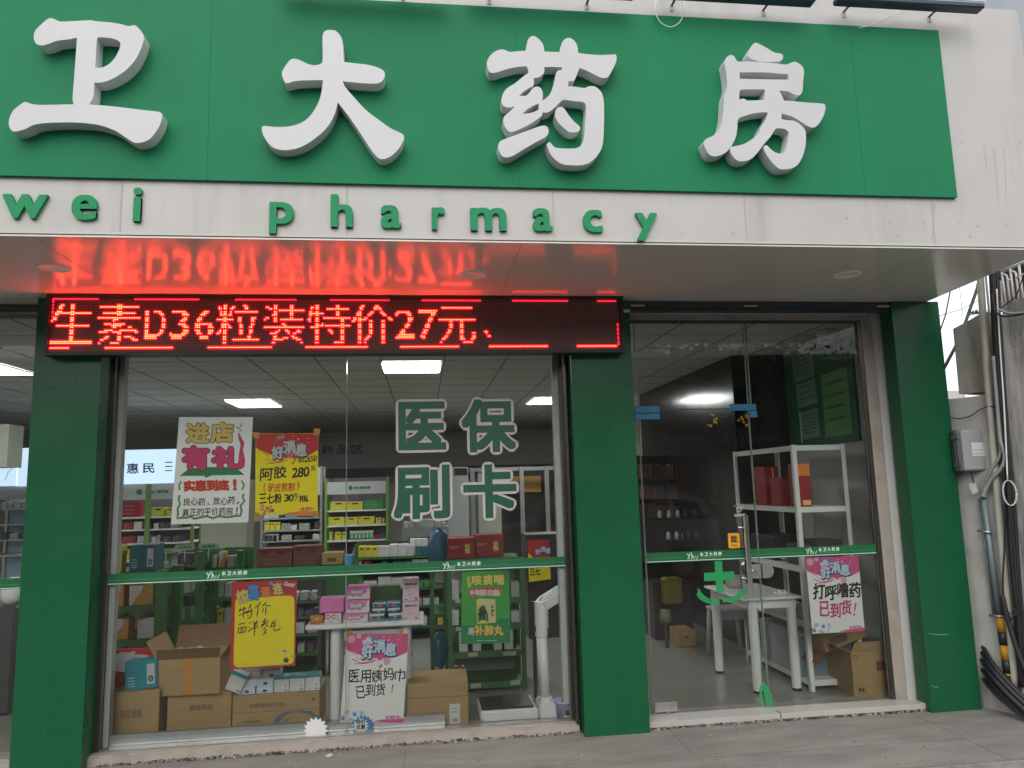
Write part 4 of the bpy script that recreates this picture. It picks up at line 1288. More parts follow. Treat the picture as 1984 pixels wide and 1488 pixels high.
write(b, '打呼噜药', F, M_ink, (1575, 1131, 1668, 1160), 0.9, 0.001, 0.06, 0.5, 1, 0.1)
write(b, '已到货', F, M_mag, (1587, 1166, 1650, 1194), 0.75, 0.001, 0.08, 0.4, 1, 0.1)
b.ribbon([(1658, 1168), (1656, 1180), (1655, 1186)], [3.2, 2.6, 1.4], F, M_mag, 0.001); b.flat(disc(1655, 1190.5, 2.2), [], lift(F, 0.001), M_mag)
b.build('handwriting', pE)

# --- green medicine poster
b = MB(); f = paper(b, [(895, 1107), (986, 1104), (989.5, 1246), (893, 1248)], YP, M_bright)
b.flat(smooth_loop([(1.0, 0.66), (0.7, 0.68), (0.45, 0.76), (0.0, 0.74), (0, 1), (1, 1)], 3, 50), [], lift(f, 0.0003), M_pgreen)
b.flat([(0.55, 0), (1, 0), (1, 0.12), (0.75, 0.10)], [], lift(f, 0.0003), M_kgrn)
pF = tag(b.build('poster'), 'dark green poster showing a cream medicine box, on the big window near its right edge', 'poster', 'posters on the shop glass')
b = MB()
for k, ch in enumerate('咳痰喘'):
    bx = (915 + 21.5 * k, 1114.5 - 0.6 * k, 933 + 21.5 * k, 1133.5 - 0.6 * k)
    b.text(ch, F, M_pgreen, bx, fat=1.8, d=0.0006, n=6, dstep=0.00001); b.text(ch, F, M_gold, bx, fat=0.9, d=0.0010, n=6, dstep=0.00001)
for ch, bx in (('反', (904.5, 1117, 911.5, 1127)), ('复', (906, 1128, 913, 1137))):
    b.text(ch, F, M_gold, bx, fat=0.4, d=0.001, n=5, dstep=0.00001)
b.flat([(906, 1141.5), (938, 1138), (972.5, 1139), (971, 1155), (940, 1154), (907.5, 1157)], [], lift(F, 0.0006), M_kora)
b.flat([(907, 1142.5), (938, 1139), (971.5, 1140), (970, 1154), (940, 1153), (908.5, 1156)], [], lift(F, 0.0008), M_red)
for k, ch in enumerate('补强肺功能'):
    s = 9.5 if k < 2 else 12
    x = (910, 920, 930, 943.5, 956.5)[k]
    b.text(ch, F, M_kwht, (x, 1148 - s / 2, x + s, 1148 + s / 2), fat=0.6, d=0.0012, n=6, dstep=0.00001)
b.build('heading', pF)
b = MB()
b.flat([(923, 1163), (929, 1159.5), (959.5, 1161), (961, 1206), (955, 1206.5), (924.5, 1208.5)], [], lift(F, 0.0006), M_gold)
b.flat([(929.5, 1160.5), (959, 1161.8), (960, 1205), (931.5, 1206)], [], lift(F, 0.0008), mat('print_cream', (0.62, 0.56, 0.26), 0.6, var=0.03))
b.flat(smooth_loop([(927, 1206), (925.5, 1188), (932, 1174), (938, 1172), (945, 1188), (946.5, 1204)], 3), [], lift(F, 0.001), M_pgreen)
b.flat([(926, 1207.5), (932, 1202), (939, 1202), (946, 1205.5)], [], lift(F, 0.0012), M_gold)
b.text('补', F, M_ink, (927, 1176, 943, 1199), fat=0.8, d=0.0013, n=6, dstep=0.00001)
for k, ch in enumerate('补肺丸'):
    b.text(ch, F, M_ink, (951.5, 1173 + 7.2 * k, 957, 1179 + 7.2 * k), fat=0.25, d=0.001, n=5, dstep=0.00001)
b.build('printed_box', pF)
b = MB()
b.text('用', F, M_kwht, (907, 1217, 918, 1230), fat=0.6, d=0.001, n=6, dstep=0.00001)
for k, ch in enumerate('补肺丸'):
    bx = (920 + 18.8 * k, 1211.5, 937 + 18.8 * k, 1230.5)
    b.text(ch, F, M_inkred, (bx[0] - .4, bx[1] + .8, bx[2] - .4, bx[3] + .8), fat=1.0, d=0.0008, n=6, dstep=0.00001); b.text(ch, F, M_gold, bx, fat=0.6, d=0.0012, n=6, dstep=0.00001)
for k in range(28):
    b.ribbon([(912 + 2.15 * k, 1236.5 - 0.05 * k), (913.5 + 2.15 * k, 1236.5 - 0.05 * k)], 1.0, F, M_sage, 0.0008)
for k in range(14):
    b.ribbon([(923.5 + 2.6 * k + (3 if k > 4 else 0), 1241.5 - 0.05 * k), (925.3 + 2.6 * k + (3 if k > 4 else 0), 1241.5 - 0.05 * k)], 2.0, F, M_ltgrey, 0.0008)
b.build('lettering', pF)

# --- small stickers
b = MB(); f3 = pxmap(YG - 0.0012)
b.solid(star(612, 1413.5, 25, 18.5, 15, 0.1), [], lambda u, v: P(u, v, YG - 0.0012), lambda u, v: P(u, v, YG - 0.0008), M_kwht, M_kwht)
tag(b.build('star_sticker'), 'blank white starburst sticker at the foot of the big window', 'sticker')
b = MB()
b.solid(star(703, 1406, 22, 16, 16, 0.2), [], lambda u, v: P(u, v, YP + 0.008), lambda u, v: P(u, v, YP + 0.0085), M_blue, M_blue)
b.flat(star(699, 1406, 16, 11.5, 14, 0.1), [], lambda u, v: P(u, v, YP + 0.0074), M_paper)
Fs = pxmap(YP + 0.007)
write(b, '特价', Fs, M_ink, (690, 1394, 708, 1403), 0.3, 0.0002, 0.05)
write(b, '优惠', Fs, M_ink, (690, 1404, 708, 1413), 0.3, 0.0002, 0.05)
for k in range(8):
    b.ribbon([(692 + 4 * k, 1422 - k * 0.4), (694 + 4 * k, 1416 - k * 0.4)], 1.6, Fs, M_ltblue if k % 2 else M_purple, 0.0003)
tag(b.build('star_sticker'), 'blue starburst sticker overlapping the foot of the pink poster', 'sticker')
b = MB()
X0, X1, Z0, Z1 = wbox(1410, 1032, 1434, 1063, YG)
yS = YG - 0.0018
def rrect(x0, x1, z0, z1, r):
    o = []
    for cx, cz, a in ((x1 - r, z1 - r, 0), (x0 + r, z1 - r, 1), (x0 + r, z0 + r, 2), (x1 - r, z0 + r, 3)):
        for k in range(5):
            t = math.pi / 2 * (a + k / 4); o.append((cx + r * math.cos(t), cz + r * math.sin(t)))
    return o
b.solid(rrect(X0, X1, Z0, Z1, 0.012), [], lambda u, v: Vector((u, yS, v)), lambda u, v: Vector((u, YG - 0.0005, v)), M_ink, M_ink)
b.flat(rrect(X0 + 0.003, X1 - 0.003, Z0 + 0.003, Z1 - 0.003, 0.011), [], lambda u, v: Vector((u, yS - 0.0004, v)), mat('sticker_amber', (0.72, 0.33, 0.012), 0.5, var=0.03))
fz = lambda u, v, d=0.0: Vector((X0 + (X1 - X0) * u, yS - 0.0006 - d, Z1 - (Z1 - Z0) * v))
b.text('拉', fz, M_ink, (0.26, 0.18, 0.74, 0.60), fat=0.03, n=6, dstep=0.00001)
b.text('PULL', fz, M_ink, (0.28, 0.74, 0.74, 0.85), fat=0.006, n=4, dstep=0.00001)
tag(b.build('pull_sticker'), 'small amber PULL sticker on the glass door beside its handle', 'sticker')
# green cross with laurel, and the torn remnant at the foot of the door
M_crs = mat('cross_green', (0.014, 0.27, 0.085), 0.45, var=0.06)
b = MB()
Fy = pxmap(YG - 0.001)
b.flat([(1384.5, 1087), (1399, 1087), (1400, 1108), (1422, 1107), (1423, 1122), (1401, 1124), (1403, 1147), (1388, 1148), (1386.5, 1125), (1364.5, 1126), (1364, 1110), (1385.5, 1109)], [], lift(Fy, 0.0004), M_crs)
for k in range(9):
    t = k / 8
    for sgn in (-1, 1):
        cx = 1397 + sgn * (6 + 34 * math.sin(t * 1.35)); cy = 1171 - 30 * (1 - math.cos(t * 1.35)) - 4 * sgn * (1 if sgn > 0 else 0)
        a = (-1.2 + t) if sgn > 0 else (math.pi + 1.2 - t)
        dx, dy = math.cos(a), math.sin(a)
        for s2 in (-1, 1):
            a2 = a + s2 * 0.6; L = 10
            p0 = (cx, cy); p1 = (cx + math.cos(a2) * L * .5, cy + math.sin(a2) * L * .5); p2 = (cx + math.cos(a2) * L, cy + math.sin(a2) * L)
            b.ribbon([p0, p1, p2], [1.6, 5.0, 0.8], Fy, M_crs, 0.0003 + 0.00002 * k + (0.0002 if s2 > 0 else 0))
tag(b.build('cross_decal'), 'green cross with laurel leaves stuck on the glass door', 'decal')
b = MB()
b.ribbon([(1489, 1370), (1484, 1340), (1477, 1320), (1473, 1335), (1475, 1355), (1479, 1368)], [3, 8, 5, 4, 6, 4], Fy, M_crs, 0.0004)
b.ribbon([(1478, 1322), (1486, 1335), (1494, 1350), (1494, 1368)], [4, 5, 5, 3], Fy, M_crs, 0.0006)
tag(b.build('torn_decal'), 'torn green strip of decal left at the lower corner of the glass door', 'decal')
M_torn = mat('torn_yellow', (0.55, 0.30, 0.03), 0.6, var=0.15)
rr = random.Random(8)
for cx, n, lab in ((1387, 9, 'torn yellow scraps of lettering inside the top of the glass door, left cluster'), (1443, 9, 'torn yellow scraps of lettering by the right blue hinge cover')):
    b = MB()
    for k in range(n):
        x, y = cx + rr.uniform(-16, 12), 813 + rr.uniform(-11, 12)
        if abs(x - 1453) < 3: x -= 6
        q = star(x, y, rr.uniform(2.5, 5.5), rr.uniform(1.2, 2.2), 3 + k % 2, rr.uniform(0, 3))
        b.flat(q, [], lambda u, v: P(u, v, YP + 0.0002 * k), M_torn)
    tag(b.build('torn_lettering'), lab, 'decal')['kind'] = 'thing'
b = MB()
Fq = pxmap(YG - 0.001)
b.flat(disc(1432, 986, 6), [disc(1432, 987, 3)], lift(Fq, 0.0002), M_grey)
for k in range(5):
    a = math.pi * (0.15 + 0.175 * k); b.ribbon([(1432 - 8 * math.cos(a), 985 - 8 * math.sin(a)), (1432 - 11.5 * math.cos(a), 985 - 11.5 * math.sin(a))], 1.8, Fq, M_grey, 0.0002)
b.flat([(1423, 996), (1444, 995), (1444, 1000), (1423, 1001)], [], lift(Fq, 0.0002), M_grey)
tag(b.build('faint_sticker'), 'faint grey round sticker with rays beside the door handle top', 'sticker')
# ================================================================== goods and furniture inside
def carton(label, px, Y, dep, mt, name='carton', cat='carton', group=None, prints=(), yaw=0.0, zb=None, roll=0.0, top=None, bev=0.003):
    X0, X1, Z0, Z1 = wbox(*px, Y)
    if zb is not None:
        Z0 = zb
    b = MB()
    b.box(X0, X1, Y, Y + dep, Z0, Z1, mt, bev=bev)
    W, H = X1 - X0, Z1 - Z0
    f = lambda u, v, d=0.0: Vector((X0 + W * u, Y - 0.0006 - d, Z1 - H * v))
    if top:
        b.quad((X0 + .002, Y + .002, Z1 + .0006), (X1 - .002, Y + .002, Z1 + .0006), (X1 - .002, Y + dep - .002, Z1 + .0006), (X0 + .002, Y + dep - .002, Z1 + .0006), top)
    for k, pr in enumerate(prints):
        d = 0.00025 * k
        if pr[0] == 'r':
            _, u0, v0, u1, v1, m = pr
            b.quad(f(u0, v1, d), f(u1, v1, d), f(u1, v0, d), f(u0, v0, d), m)
        elif pr[0] == 't':
            _, s, u0, v0, u1, v1, m, fat = pr
            b.text(s, f, m, (u0, v0, u1, v1), fat=fat, d=d, n=6, dstep=0.00001)
        elif pr[0] == 'p':
            b.flat(pr[1], [], lift(f, d), pr[2])
        elif pr[0] == 'lines':
            _, u0, v0, u1, v1, n, m = pr
            rr = random.Random(int(px[0] * 7 + px[1]))
            for j in range(n):
                v = v0 + (v1 - v0) * j / max(1, n - 1)
                b.quad(f(u0, v + .018, d), f(u0 + (u1 - u0) * rr.uniform(.55, 1), v + .018, d), f(u0 + (u1 - u0) * 0.8, v, d), f(u0, v, d), m)
    c = Vector(((X0 + X1) / 2, Y + dep / 2, Z0))
    o = b.build(name, origin=c)
    o.rotation_euler = (0, roll, yaw)
    return tag(o, label, cat, group)

# ---- white table by the window
tz = P(705, 1207, 0.36).z
XA, XB = P(591, 1213, 0.36).x, P(822, 1200, 0.36).x
tb = thing('display_table', 'narrow white table with tube legs behind the big window, stacked with pink boxes', 'table', ((XA + XB) / 2, 0.56, ZF))
b = MB()
b.box(XA, XB, 0.36, 0.76, tz - 0.034, tz, M_wplast, bev=0.008)
b.build('tabletop', tb)
lxL, lxR = P(650, 1300, 0.46).x, P(787, 1300, 0.46).x
for lx_ in (lxL, lxR):
    for ly in (0.47, 0.68):
        b = MB(); b.cyl((lx_, ly, ZF + 0.02), (lx_, ly, tz - 0.034), 0.036, mt=M_wplast, n=20); b.cyl((lx_, ly, ZF), (lx_, ly, ZF + 0.02), 0.037, mt=M_black, n=20); b.build('leg', tb)
TY = 0.40
logo = lambda m: [('p', [(0.0, 0.72), (0.12, 0.66), (0.25, 0.8), (0.42, 0.7), (0.6, 0.82), (0.72, 0.6), (0.84, 0.5), (0.86, 0.2), (0.94, 0.12), (0.99, 0.02), (0.99, 0.98), (0.01, 0.98)], M_kwht),
                  ('t', '沁心芳', 0.2, 0.28, 0.66, 0.56, M_dkgrey, 0.05), ('t', '沁心芳', 0.2, 0.28, 0.66, 0.56, M_kwht, 0.03), ('r', 0.68, 0.1, 0.8, 0.2, M_purple)]
carton('pink and white tissue box topmost of the three on the white table', (672, 1136, 717, 1161), TY, 0.14, M_kpink, 'tissue_box', 'box', 'pink tissue boxes on the white table', logo(0))
carton('pink and white tissue box between two others on the white table', (670, 1162, 716, 1188), TY + .002, 0.14, M_kpink, 'tissue_box', 'box', 'pink tissue boxes on the white table', logo(0))
carton('pink and white tissue box lowest of the three on the white table', (665, 1189, 713, 1215), TY, 0.14, M_kpink, 'tissue_box', 'box', 'pink tissue boxes on the white table', logo(0), zb=tz)
carton('plain pink box lying on the white patterned box on the white table', (619, 1160, 666, 1187), TY + .01, 0.16, M_kpink, 'pink_box', 'box', None, [('lines', 0.12, 0.2, 0.62, 0.8, 5, M_kpal)])
carton('white box with a red tile pattern below the plain pink box', (630, 1188.5, 661, 1217), TY, 0.14, M_kwht, 'patterned_box', 'box', None,
       [('r', 0.08 + 0.2 * (k % 3) , 0.12 + 0.16 * (k // 3), 0.24 + 0.2 * (k % 3), 0.24 + 0.16 * (k // 3), M_ltpink if k % 2 else M_mag) for k in range(9)] + [('lines', 0.7, 0.15, 0.95, 0.85, 7, M_grey), ('lines', 0.1, 0.7, 0.6, 0.9, 3, M_grey)], zb=tz)
b = MB(); q = P(614, 1209, TY + 0.05); r_ = P(628, 1209, TY).x - P(614, 1209, TY).x
b.lathe([(r_ * .62, 0), (r_, 0), (r_, 0.048), (r_ * .62, 0.048), (r_ * .62, 0)], (q.x, TY + 0.06, tz), M_tape, 28)
tag(b.build('tape_roll'), 'amber roll of packing tape on the left end of the white table', 'tape')
carton('small teal box behind the amber tape roll', (608, 1178, 632, 1200), TY + 0.17, 0.08, M_dteal, 'small_box', 'box', None, [('r', 0.3, 0.55, 0.7, 0.65, M_ltblue)], zb=tz)
carton('plain olive green box standing behind the small teal packs', (720, 1135, 775, 1172), TY + 0.17, 0.1, mat('carton_olive', (0.03, 0.085, 0.012), 0.5, var=0.05), 'olive_box', 'box', zb=tz)
pk = [('p', [(0.02, 0.03), (0.98, 0.03), (0.98, 0.2), (0.02, 0.16)], M_ltblue), ('p', disc(0.52, 0.52, 0.15, 12, 0.34), M_mag), ('r', 0.05, 0.2, 0.09, 0.95, M_kwht)]
for x0, y0, x1, y1, lab in ((722, 1167.5, 749, 1178, 'left stack, topmost'), (721, 1178.5, 747, 1188, 'left stack, second from the top'), (720, 1188.5, 745, 1199, 'left stack, third from the top'), (720, 1199.5, 746, 1213, 'left stack, lowest'),
                            (750, 1166, 776, 1177, 'right stack, topmost'), (750, 1177.5, 775, 1187, 'right stack, second from the top'), (752, 1187.5, 777, 1198.5, 'right stack, third from the top'), (746, 1199, 773, 1212, 'right stack, lowest')):
    pr = pk if 'second' not in lab and 'third' not in lab else [('p', [(0.02, 0.05), (0.98, 0.05), (0.98, 0.42), (0.02, 0.5)], M_kwht), ('r', 0.4, 0.6, 0.62, 0.72, M_ltblue)]
    carton('small shiny teal pack in the ' + lab, (x0, y0, x1, y1), TY + random.uniform(0, .012), 0.09, M_dteal, 'teal_pack', 'pack', 'teal packs on the white table', pr, yaw=random.uniform(-.08, .08), roll=random.uniform(-.03, .03), zb=tz if 'lowest' in lab else None)
for y0, y1, lab in ((1121, 1164.5, 'upper'), (1165, 1208, 'lower')):
    carton('pale pink square box, %s of the two at the right end of the white table' % lab, (780, y0, 812, y1), TY, 0.12, M_kpal, 'mask_box', 'box', 'pale pink boxes on the white table',
           [('t', '医用外科口罩', 0.16, 0.20, 0.86, 0.29, M_ink, 0.008), ('lines', 0.2, 0.38, 0.5, 0.44, 2, M_grey), ('p', disc(0.66, 0.58, 0.14, 9, 0.10), M_ltpink), ('r', 0.34, 0.68, 0.7, 0.705, M_grey), ('p', [(0.72, 0.84), (0.82, 0.84), (0.92, 0.97), (0.78, 0.97)], M_mag), ('r', 0.08, 0.90, 0.28, 0.93, M_ink)], zb=tz if lab == 'lower' else None)
b = MB()
b.tube([P(x, y, TY + 0.2) for x, y in ((598, 1145), (606, 1149), (614, 1156), (624, 1158), (636, 1159), (650, 1159.5))], 0.0022, M_wplast, 6)
tag(b.build('white_string'), 'loose white string trailing over the plain pink box', 'string')

# ---- cardboard boxes on the floor behind the window
def flap(b, a, c, off, mt, t=0.004):
    a, c, off = Vector(a), Vector(c), Vector(off)
    nn = (c - a).cross(off).normalized() * t
    q = [a, c, c + off, a + off]
    b.add(q + [p + nn for p in q], [(0, 1, 2, 3), (7, 6, 5, 4), (0, 4, 5, 1), (1, 5, 6, 2), (2, 6, 7, 3), (3, 7, 4, 0)], mt)
def cbox(label, px, Y, dep, zb, name='cardboard_box', yaw=0.0, prints=(), tape=False, group='cardboard boxes behind the glass', openbox=None, seam=True):
    X0, X1, Z0, Z1 = wbox(*px, Y)
    Z0 = zb if zb is not None else Z0
    c = Vector(((X0 + X1) / 2, Y + dep / 2, Z0))
    W, H = X1 - X0, Z1 - Z0
    root = thing(name, label, 'cardboard box', c, group)
    b = MB()
    if openbox:
        t = 0.006
        b.box(X0, X1, Y, Y + t, Z0, Z1, M_card); b.box(X0, X1, Y + dep - t, Y + dep, Z0, Z1, M_card)
        b.box(X0, X0 + t, Y + t, Y + dep - t, Z0, Z1, M_card); b.box(X1 - t, X1, Y + t, Y + dep - t, Z0, Z1, M_card)
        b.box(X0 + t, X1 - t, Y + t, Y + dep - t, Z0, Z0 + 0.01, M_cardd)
    else:
        b.box(X0, X1, Y, Y + dep, Z0, Z1, M_card, bev=0.004)
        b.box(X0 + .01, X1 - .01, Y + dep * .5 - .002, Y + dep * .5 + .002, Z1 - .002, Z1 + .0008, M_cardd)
    f = lambda u, v, d=0.0: Vector((X0 + W * u, Y - 0.0006 - d, Z1 - H * v))
    for k, pr in enumerate(prints):
        d = 0.0002 * k
        if pr[0] == 't':
            b.text(pr[1], f, pr[6], pr[2:6], fat=pr[7], d=d, n=5, dstep=0.00001)
        elif pr[0] == 'r':
            b.quad(f(pr[1], pr[4], d), f(pr[3], pr[4], d), f(pr[3], pr[2], d), f(pr[1], pr[2], d), pr[5])
        elif pr[0] == 'p':
            b.flat(pr[1], [], lift(f, d), pr[2])
        elif pr[0] == 'b':
            b.ribbon(pr[1], pr[2], f, pr[3], d)
    b.build('carton_body', root)
    if openbox:
        for a, e, off in openbox(X0, X1, Y, Y + dep, Z1):
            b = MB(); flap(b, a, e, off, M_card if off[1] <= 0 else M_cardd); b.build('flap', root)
    if tape:
        b = MB()
        b.box(X0 + W * tape[0], X0 + W * tape[1], Y - 0.0014, Y - 0.0007, Z0 + 0.002, Z1 - 0.002, M_tape)
        b.build('packing_tape', root)
    root.rotation_euler = (0, 0, yaw)
    return root, (X0, X1, Z0, Z1)
_, ra = cbox('brown cardboard box in the lower left corner of the big window, under the teal box', (189, 1340, 305, 1440), 0.37, 0.42, ZF, yaw=0.03, prints=[('t', '连花清瘟', 0.36, 0.36, 0.72, 0.52, M_cardp, 0.006)])
zA = ra[3]
_, rb = cbox('brown cardboard box under the open box with orange tape', (322, 1343, 446, 1420), 0.46, 0.42, ZF, yaw=0.03, prints=[('t', '清洁用品', 0.34, 0.28, 0.70, 0.42, M_cardp, 0.006)])
zB = rb[3]
ob = lambda x0, x1, y0, y1, z: [((x0 + .004, y0, z), (x1 - .004, y0, z), (0.0, -0.015, -0.0)) if False else ((x0 + .004, y0, z), (x1 - .004, y0, z), (0.03, -0.10, 0.085)),
                                ((x0, y1, z), (x0, y0, z), (-0.07, 0, 0.12)), ((x1, y0, z), (x1, y1, z), (0.07, 0, 0.10)), ((x1, y1, z), (x0, y1, z), (0.0, 0.06, 0.15))]
_, rc = cbox('open cardboard box with a strip of orange tape and raised flaps', (303, 1275, 428, 1346), 0.42, 0.36, zB + 0.001, yaw=-0.03, openbox=ob, tape=(0.44, 0.58))
b = MB()
for k in range(7):
    c = Vector((rc[0] + 0.06 + 0.03 * k, 0.6 + 0.02 * (k % 3), rc[3] - 0.02 + 0.02 * (k % 2)))
    b.lathe([(0, 0.035), (0.02, 0.03), (0.03, 0.0), (0.02, -0.03), (0, -0.035)], c, M_ltgrey if k % 2 else M_dkgrey, 10)
tag(b.build('crumpled_wrap'), 'crumpled grey plastic wrap showing inside the open cardboard box', 'wrap')['kind'] = 'stuff'
gl = []
for k in range(4):
    gl.append(('b', [(0.66 + 0.018 * k, 0.95), (0.68 + 0.022 * k, 0.68), (0.66 + 0.035 * k, 0.45 + 0.03 * abs(k - 1.5))], 0.016, M_card))
_, rd = cbox('wide cardboard box with printed blue arc, carrying the light blue boxes', (450, 1344, 619, 1414), 0.42, 0.36, ZF, prints=[
    ('t', '开塞露(含甘油)', 0.19, 0.24, 0.60, 0.36, M_cardp, 0.004), ('r', 0.0, 0.46, 1.0, 0.475, M_cardp), ('r', 0.91, 0.17, 0.95, 0.26, M_cardp), ('r', 0.07, 0.85, 0.16, 0.94, M_cardp), ('t', '一次性使用', 0.07, 0.68, 0.32, 0.76, M_cardp, 0.003),
    ('b', [(0.50, 0.99), (0.50, 0.8), (0.55, 0.62), (0.63, 0.54), (0.75, 0.52), (0.88, 0.56), (0.96, 0.7), (0.99, 0.9)], 0.07, mat('faded_blue_print', (0.10, 0.15, 0.20), 0.7, var=0.15)), ('b', [(0.60, 0.99), (0.62, 0.75), (0.70, 0.64)], 0.03, M_cardp), ('p', [(0.66, 1.0), (0.64, 0.75), (0.67, 0.55), (0.70, 0.7), (0.74, 0.5), (0.77, 0.68), (0.82, 0.52), (0.80, 0.8), (0.78, 1.0)], M_card)] + gl)
zD = rd[3]
_, re_ = cbox('low plain cardboard box with a white label at right, beside the pink poster', (790, 1322, 909, 1404), 0.30, 0.36, ZF, yaw=-0.03, prints=[('r', 0.0, 0.335, 1.0, 0.35, M_cardp), ('r', 0.69, 0.52, 0.86, 0.98, M_kwht), ('r', 0.72, 0.62, 0.82, 0.64, M_grey), ('r', 0.72, 0.70, 0.82, 0.72, M_grey), ('r', 0.74, 0.86, 0.82, 0.94, M_grey)])

# boxes lying on the wide carton
oval = [('r', 0.0, 0.5, 1.0, 0.98, M_kblu), ('p', disc(0.5, 0.62, 0.14, 14, 0.2), M_navy)]
pl = [('r', 0.0, 0.6, 1.0, 0.98, M_kblu)]
for (x0, y0, x1, y1), Y, pr, lab in (((463, 1331, 494, 1347), 0.44, oval, 'lowest in the front row, left'), ((497, 1330, 529, 1345), 0.44, oval, 'lowest in the front row, right'), ((467, 1316, 498, 1330.5), 0.45, pl, 'second up in the front row, left'), ((498.5, 1315, 530, 1329.5), 0.45, oval, 'second up in the front row, right'),
                                   ((474, 1301, 506, 1315.5), 0.50, pl, 'third up on the left under the red framed poster'), ((509, 1299, 543, 1314.5), 0.50, oval, 'third up on the right under the red framed poster'), ((474, 1287, 508, 1300), 0.52, pl, 'topmost left, partly behind the red framed poster'), ((510, 1286, 544, 1298), 0.52, pl, 'topmost right, partly behind the red framed poster')):
    carton('light blue box, ' + lab, (x0, y0, x1, y1), Y, 0.10, M_kwht, 'light_blue_box', 'box', 'light blue boxes on the wide carton', pr, zb=zD + 0.001 if 'lowest' in lab else None)
for (x0, y0, x1, y1), lab in (((531, 1311, 560, 1343), 'left'), ((561, 1309, 590, 1342), 'middle'), ((591, 1307, 620, 1340), 'right')):
    carton('white box with a teal top, %s of the three standing on the wide carton' % lab, (x0, y0, x1, y1), 0.44, 0.10, M_kwht, 'teal_topped_box', 'box', 'teal topped boxes on the wide carton', [('r', 0.0, 0.0, 1.0, 0.18, M_teal), ('lines', 0.08, 0.32, 0.7, 0.85, 6, M_ltgrey), ('r', 0.72, 0.55, 0.84, 0.68, M_grey), ('r', 0.66, 0.82, 0.92, 0.92, M_grey)], zb=zD + 0.001, top=M_teal)
carton('white box with a teal top tilted against the left side of the blue boxes', (434, 1302, 466, 1340), 0.415, 0.09, M_kwht, 'teal_topped_box', 'box', 'teal topped boxes on the wide carton', [('r', 0.0, 0.0, 1.0, 0.2, M_teal), ('lines', 0.1, 0.35, 0.8, 0.85, 6, M_ltgrey), ('r', 0.7, 0.8, 0.92, 0.92, M_grey)], roll=0.42)
# goods on the left carton
cross = [('r', 0.68, 0.14, 0.92, 0.84, M_ltgrey), ('p', disc(0.8, 0.66, 0.085, 14, 0.12), M_dteal), ('r', 0.765, 0.655, 0.835, 0.675, M_ltgrey), ('r', 0.79, 0.60, 0.81, 0.73, M_ltgrey), ('lines', 0.08, 0.55, 0.34, 0.66, 2, M_ltblue), ('lines', 0.08, 0.76, 0.36, 0.84, 2, M_ltblue)]
carton('teal blue carton with a pale badge lying on the lower left cardboard box', (243, 1280, 304, 1340), 0.40, 0.20, M_teal, 'teal_carton', 'carton', None, cross, zb=zA + 0.001, yaw=0.05, roll=-0.06)
b = MB()
rr = random.Random(4)
def blob(b, c, r, mt, sx=1, sz=1, n=12, seed=0, amp=0.16):
    rr = random.Random(seed); vs = []; fs = []
    m = n // 2
    for j in range(m + 1):
        t = math.pi * j / m
        for k in range(n):
            a = 2 * math.pi * k / n
            q = r * (1 + amp * math.sin(3 * a + seed) * math.sin(2 * t) + rr.uniform(-amp, amp) * 0.6)
            vs.append(Vector(c) + Vector((q * sx * math.sin(t) * math.cos(a), q * math.sin(t) * math.sin(a) * .8, q * sz * math.cos(t))))
    for j in range(m):
        for k in range(n):
            fs.append((j * n + k, j * n + (k + 1) % n, (j + 1) * n + (k + 1) % n, (j + 1) * n + k))
    b.add(vs, fs, mt, True)
q = P(209, 1319, 0.42)
blob(b, (q.x, 0.44, zA + 0.048), 0.058, M_redbag, 1.1, 0.85, 14, 3)
tag(b.build('plastic_bag'), 'crumpled red plastic bag in the corner of the lower left cardboard box', 'bag')
for k, (cs, mt) in enumerate((([(222, 1268), (262, 1262), (250, 1302), (212, 1300)], M_kwht), ([(232, 1262), (287, 1270), (262, 1296), (222, 1290)], M_ltgrey))):
    b = MB(); f = pmap_quad(cs, 0.50 + 0.012 * k)
    n = 5
    vs = [f(i / n, j / n) + Vector((0, 0.008 * math.sin(i * 1.7 + j), 0)) for j in range(n + 1) for i in range(n + 1)]
    b.add(vs, [(j * (n + 1) + i, j * (n + 1) + i + n + 1, j * (n + 1) + i + n + 2, j * (n + 1) + i + 1) for j in range(n) for i in range(n)], mt, True)
    tag(b.build('paper_sheet'), ('white' if k == 0 else 'grey') + ' sheet of paper propped behind the teal carton and the red bag', 'paper')
carton('flat red folder standing behind the paper sheets at the left of the window', (211, 1258, 300, 1335), 0.56, 0.05, M_redbag, 'red_folder', 'folder', zb=zA + 0.001)
b = MB()
pts = [P(x, y, 0.42) for x, y in ((222, 1330), (226, 1312), (236, 1306), (243, 1314), (240, 1326), (228, 1333))]
b.tube(pts, 0.005, M_black, 8)
tag(b.build('black_cable'), 'loop of black cable between the red bag and the teal carton', 'cable')
# aluminium rails standing along the foot of the window
for px0, px1, py, lab in ((212, 598, 1430, 'long grey aluminium rail lying along the left foot of the big window'), (600, 862, 1413, 'shorter grey aluminium rail lying along the right foot of the big window')):
    xa_, xb_ = P(px0, py, 0.25).x, P(px1, py, 0.25).x
    b = MB(); b.box(xa_, xb_, 0.25, 0.285, ZF + 0.02, ZF + 0.085, M_alu); b.box(xa_, xb_, 0.246, 0.25, ZF + 0.02, ZF + 0.03, M_steel)
    b.box(xa_, xb_, 0.25, 0.285, ZF, ZF + 0.0195, M_wplast)
    tag(b.build('aluminium_rail'), lab, 'rail')

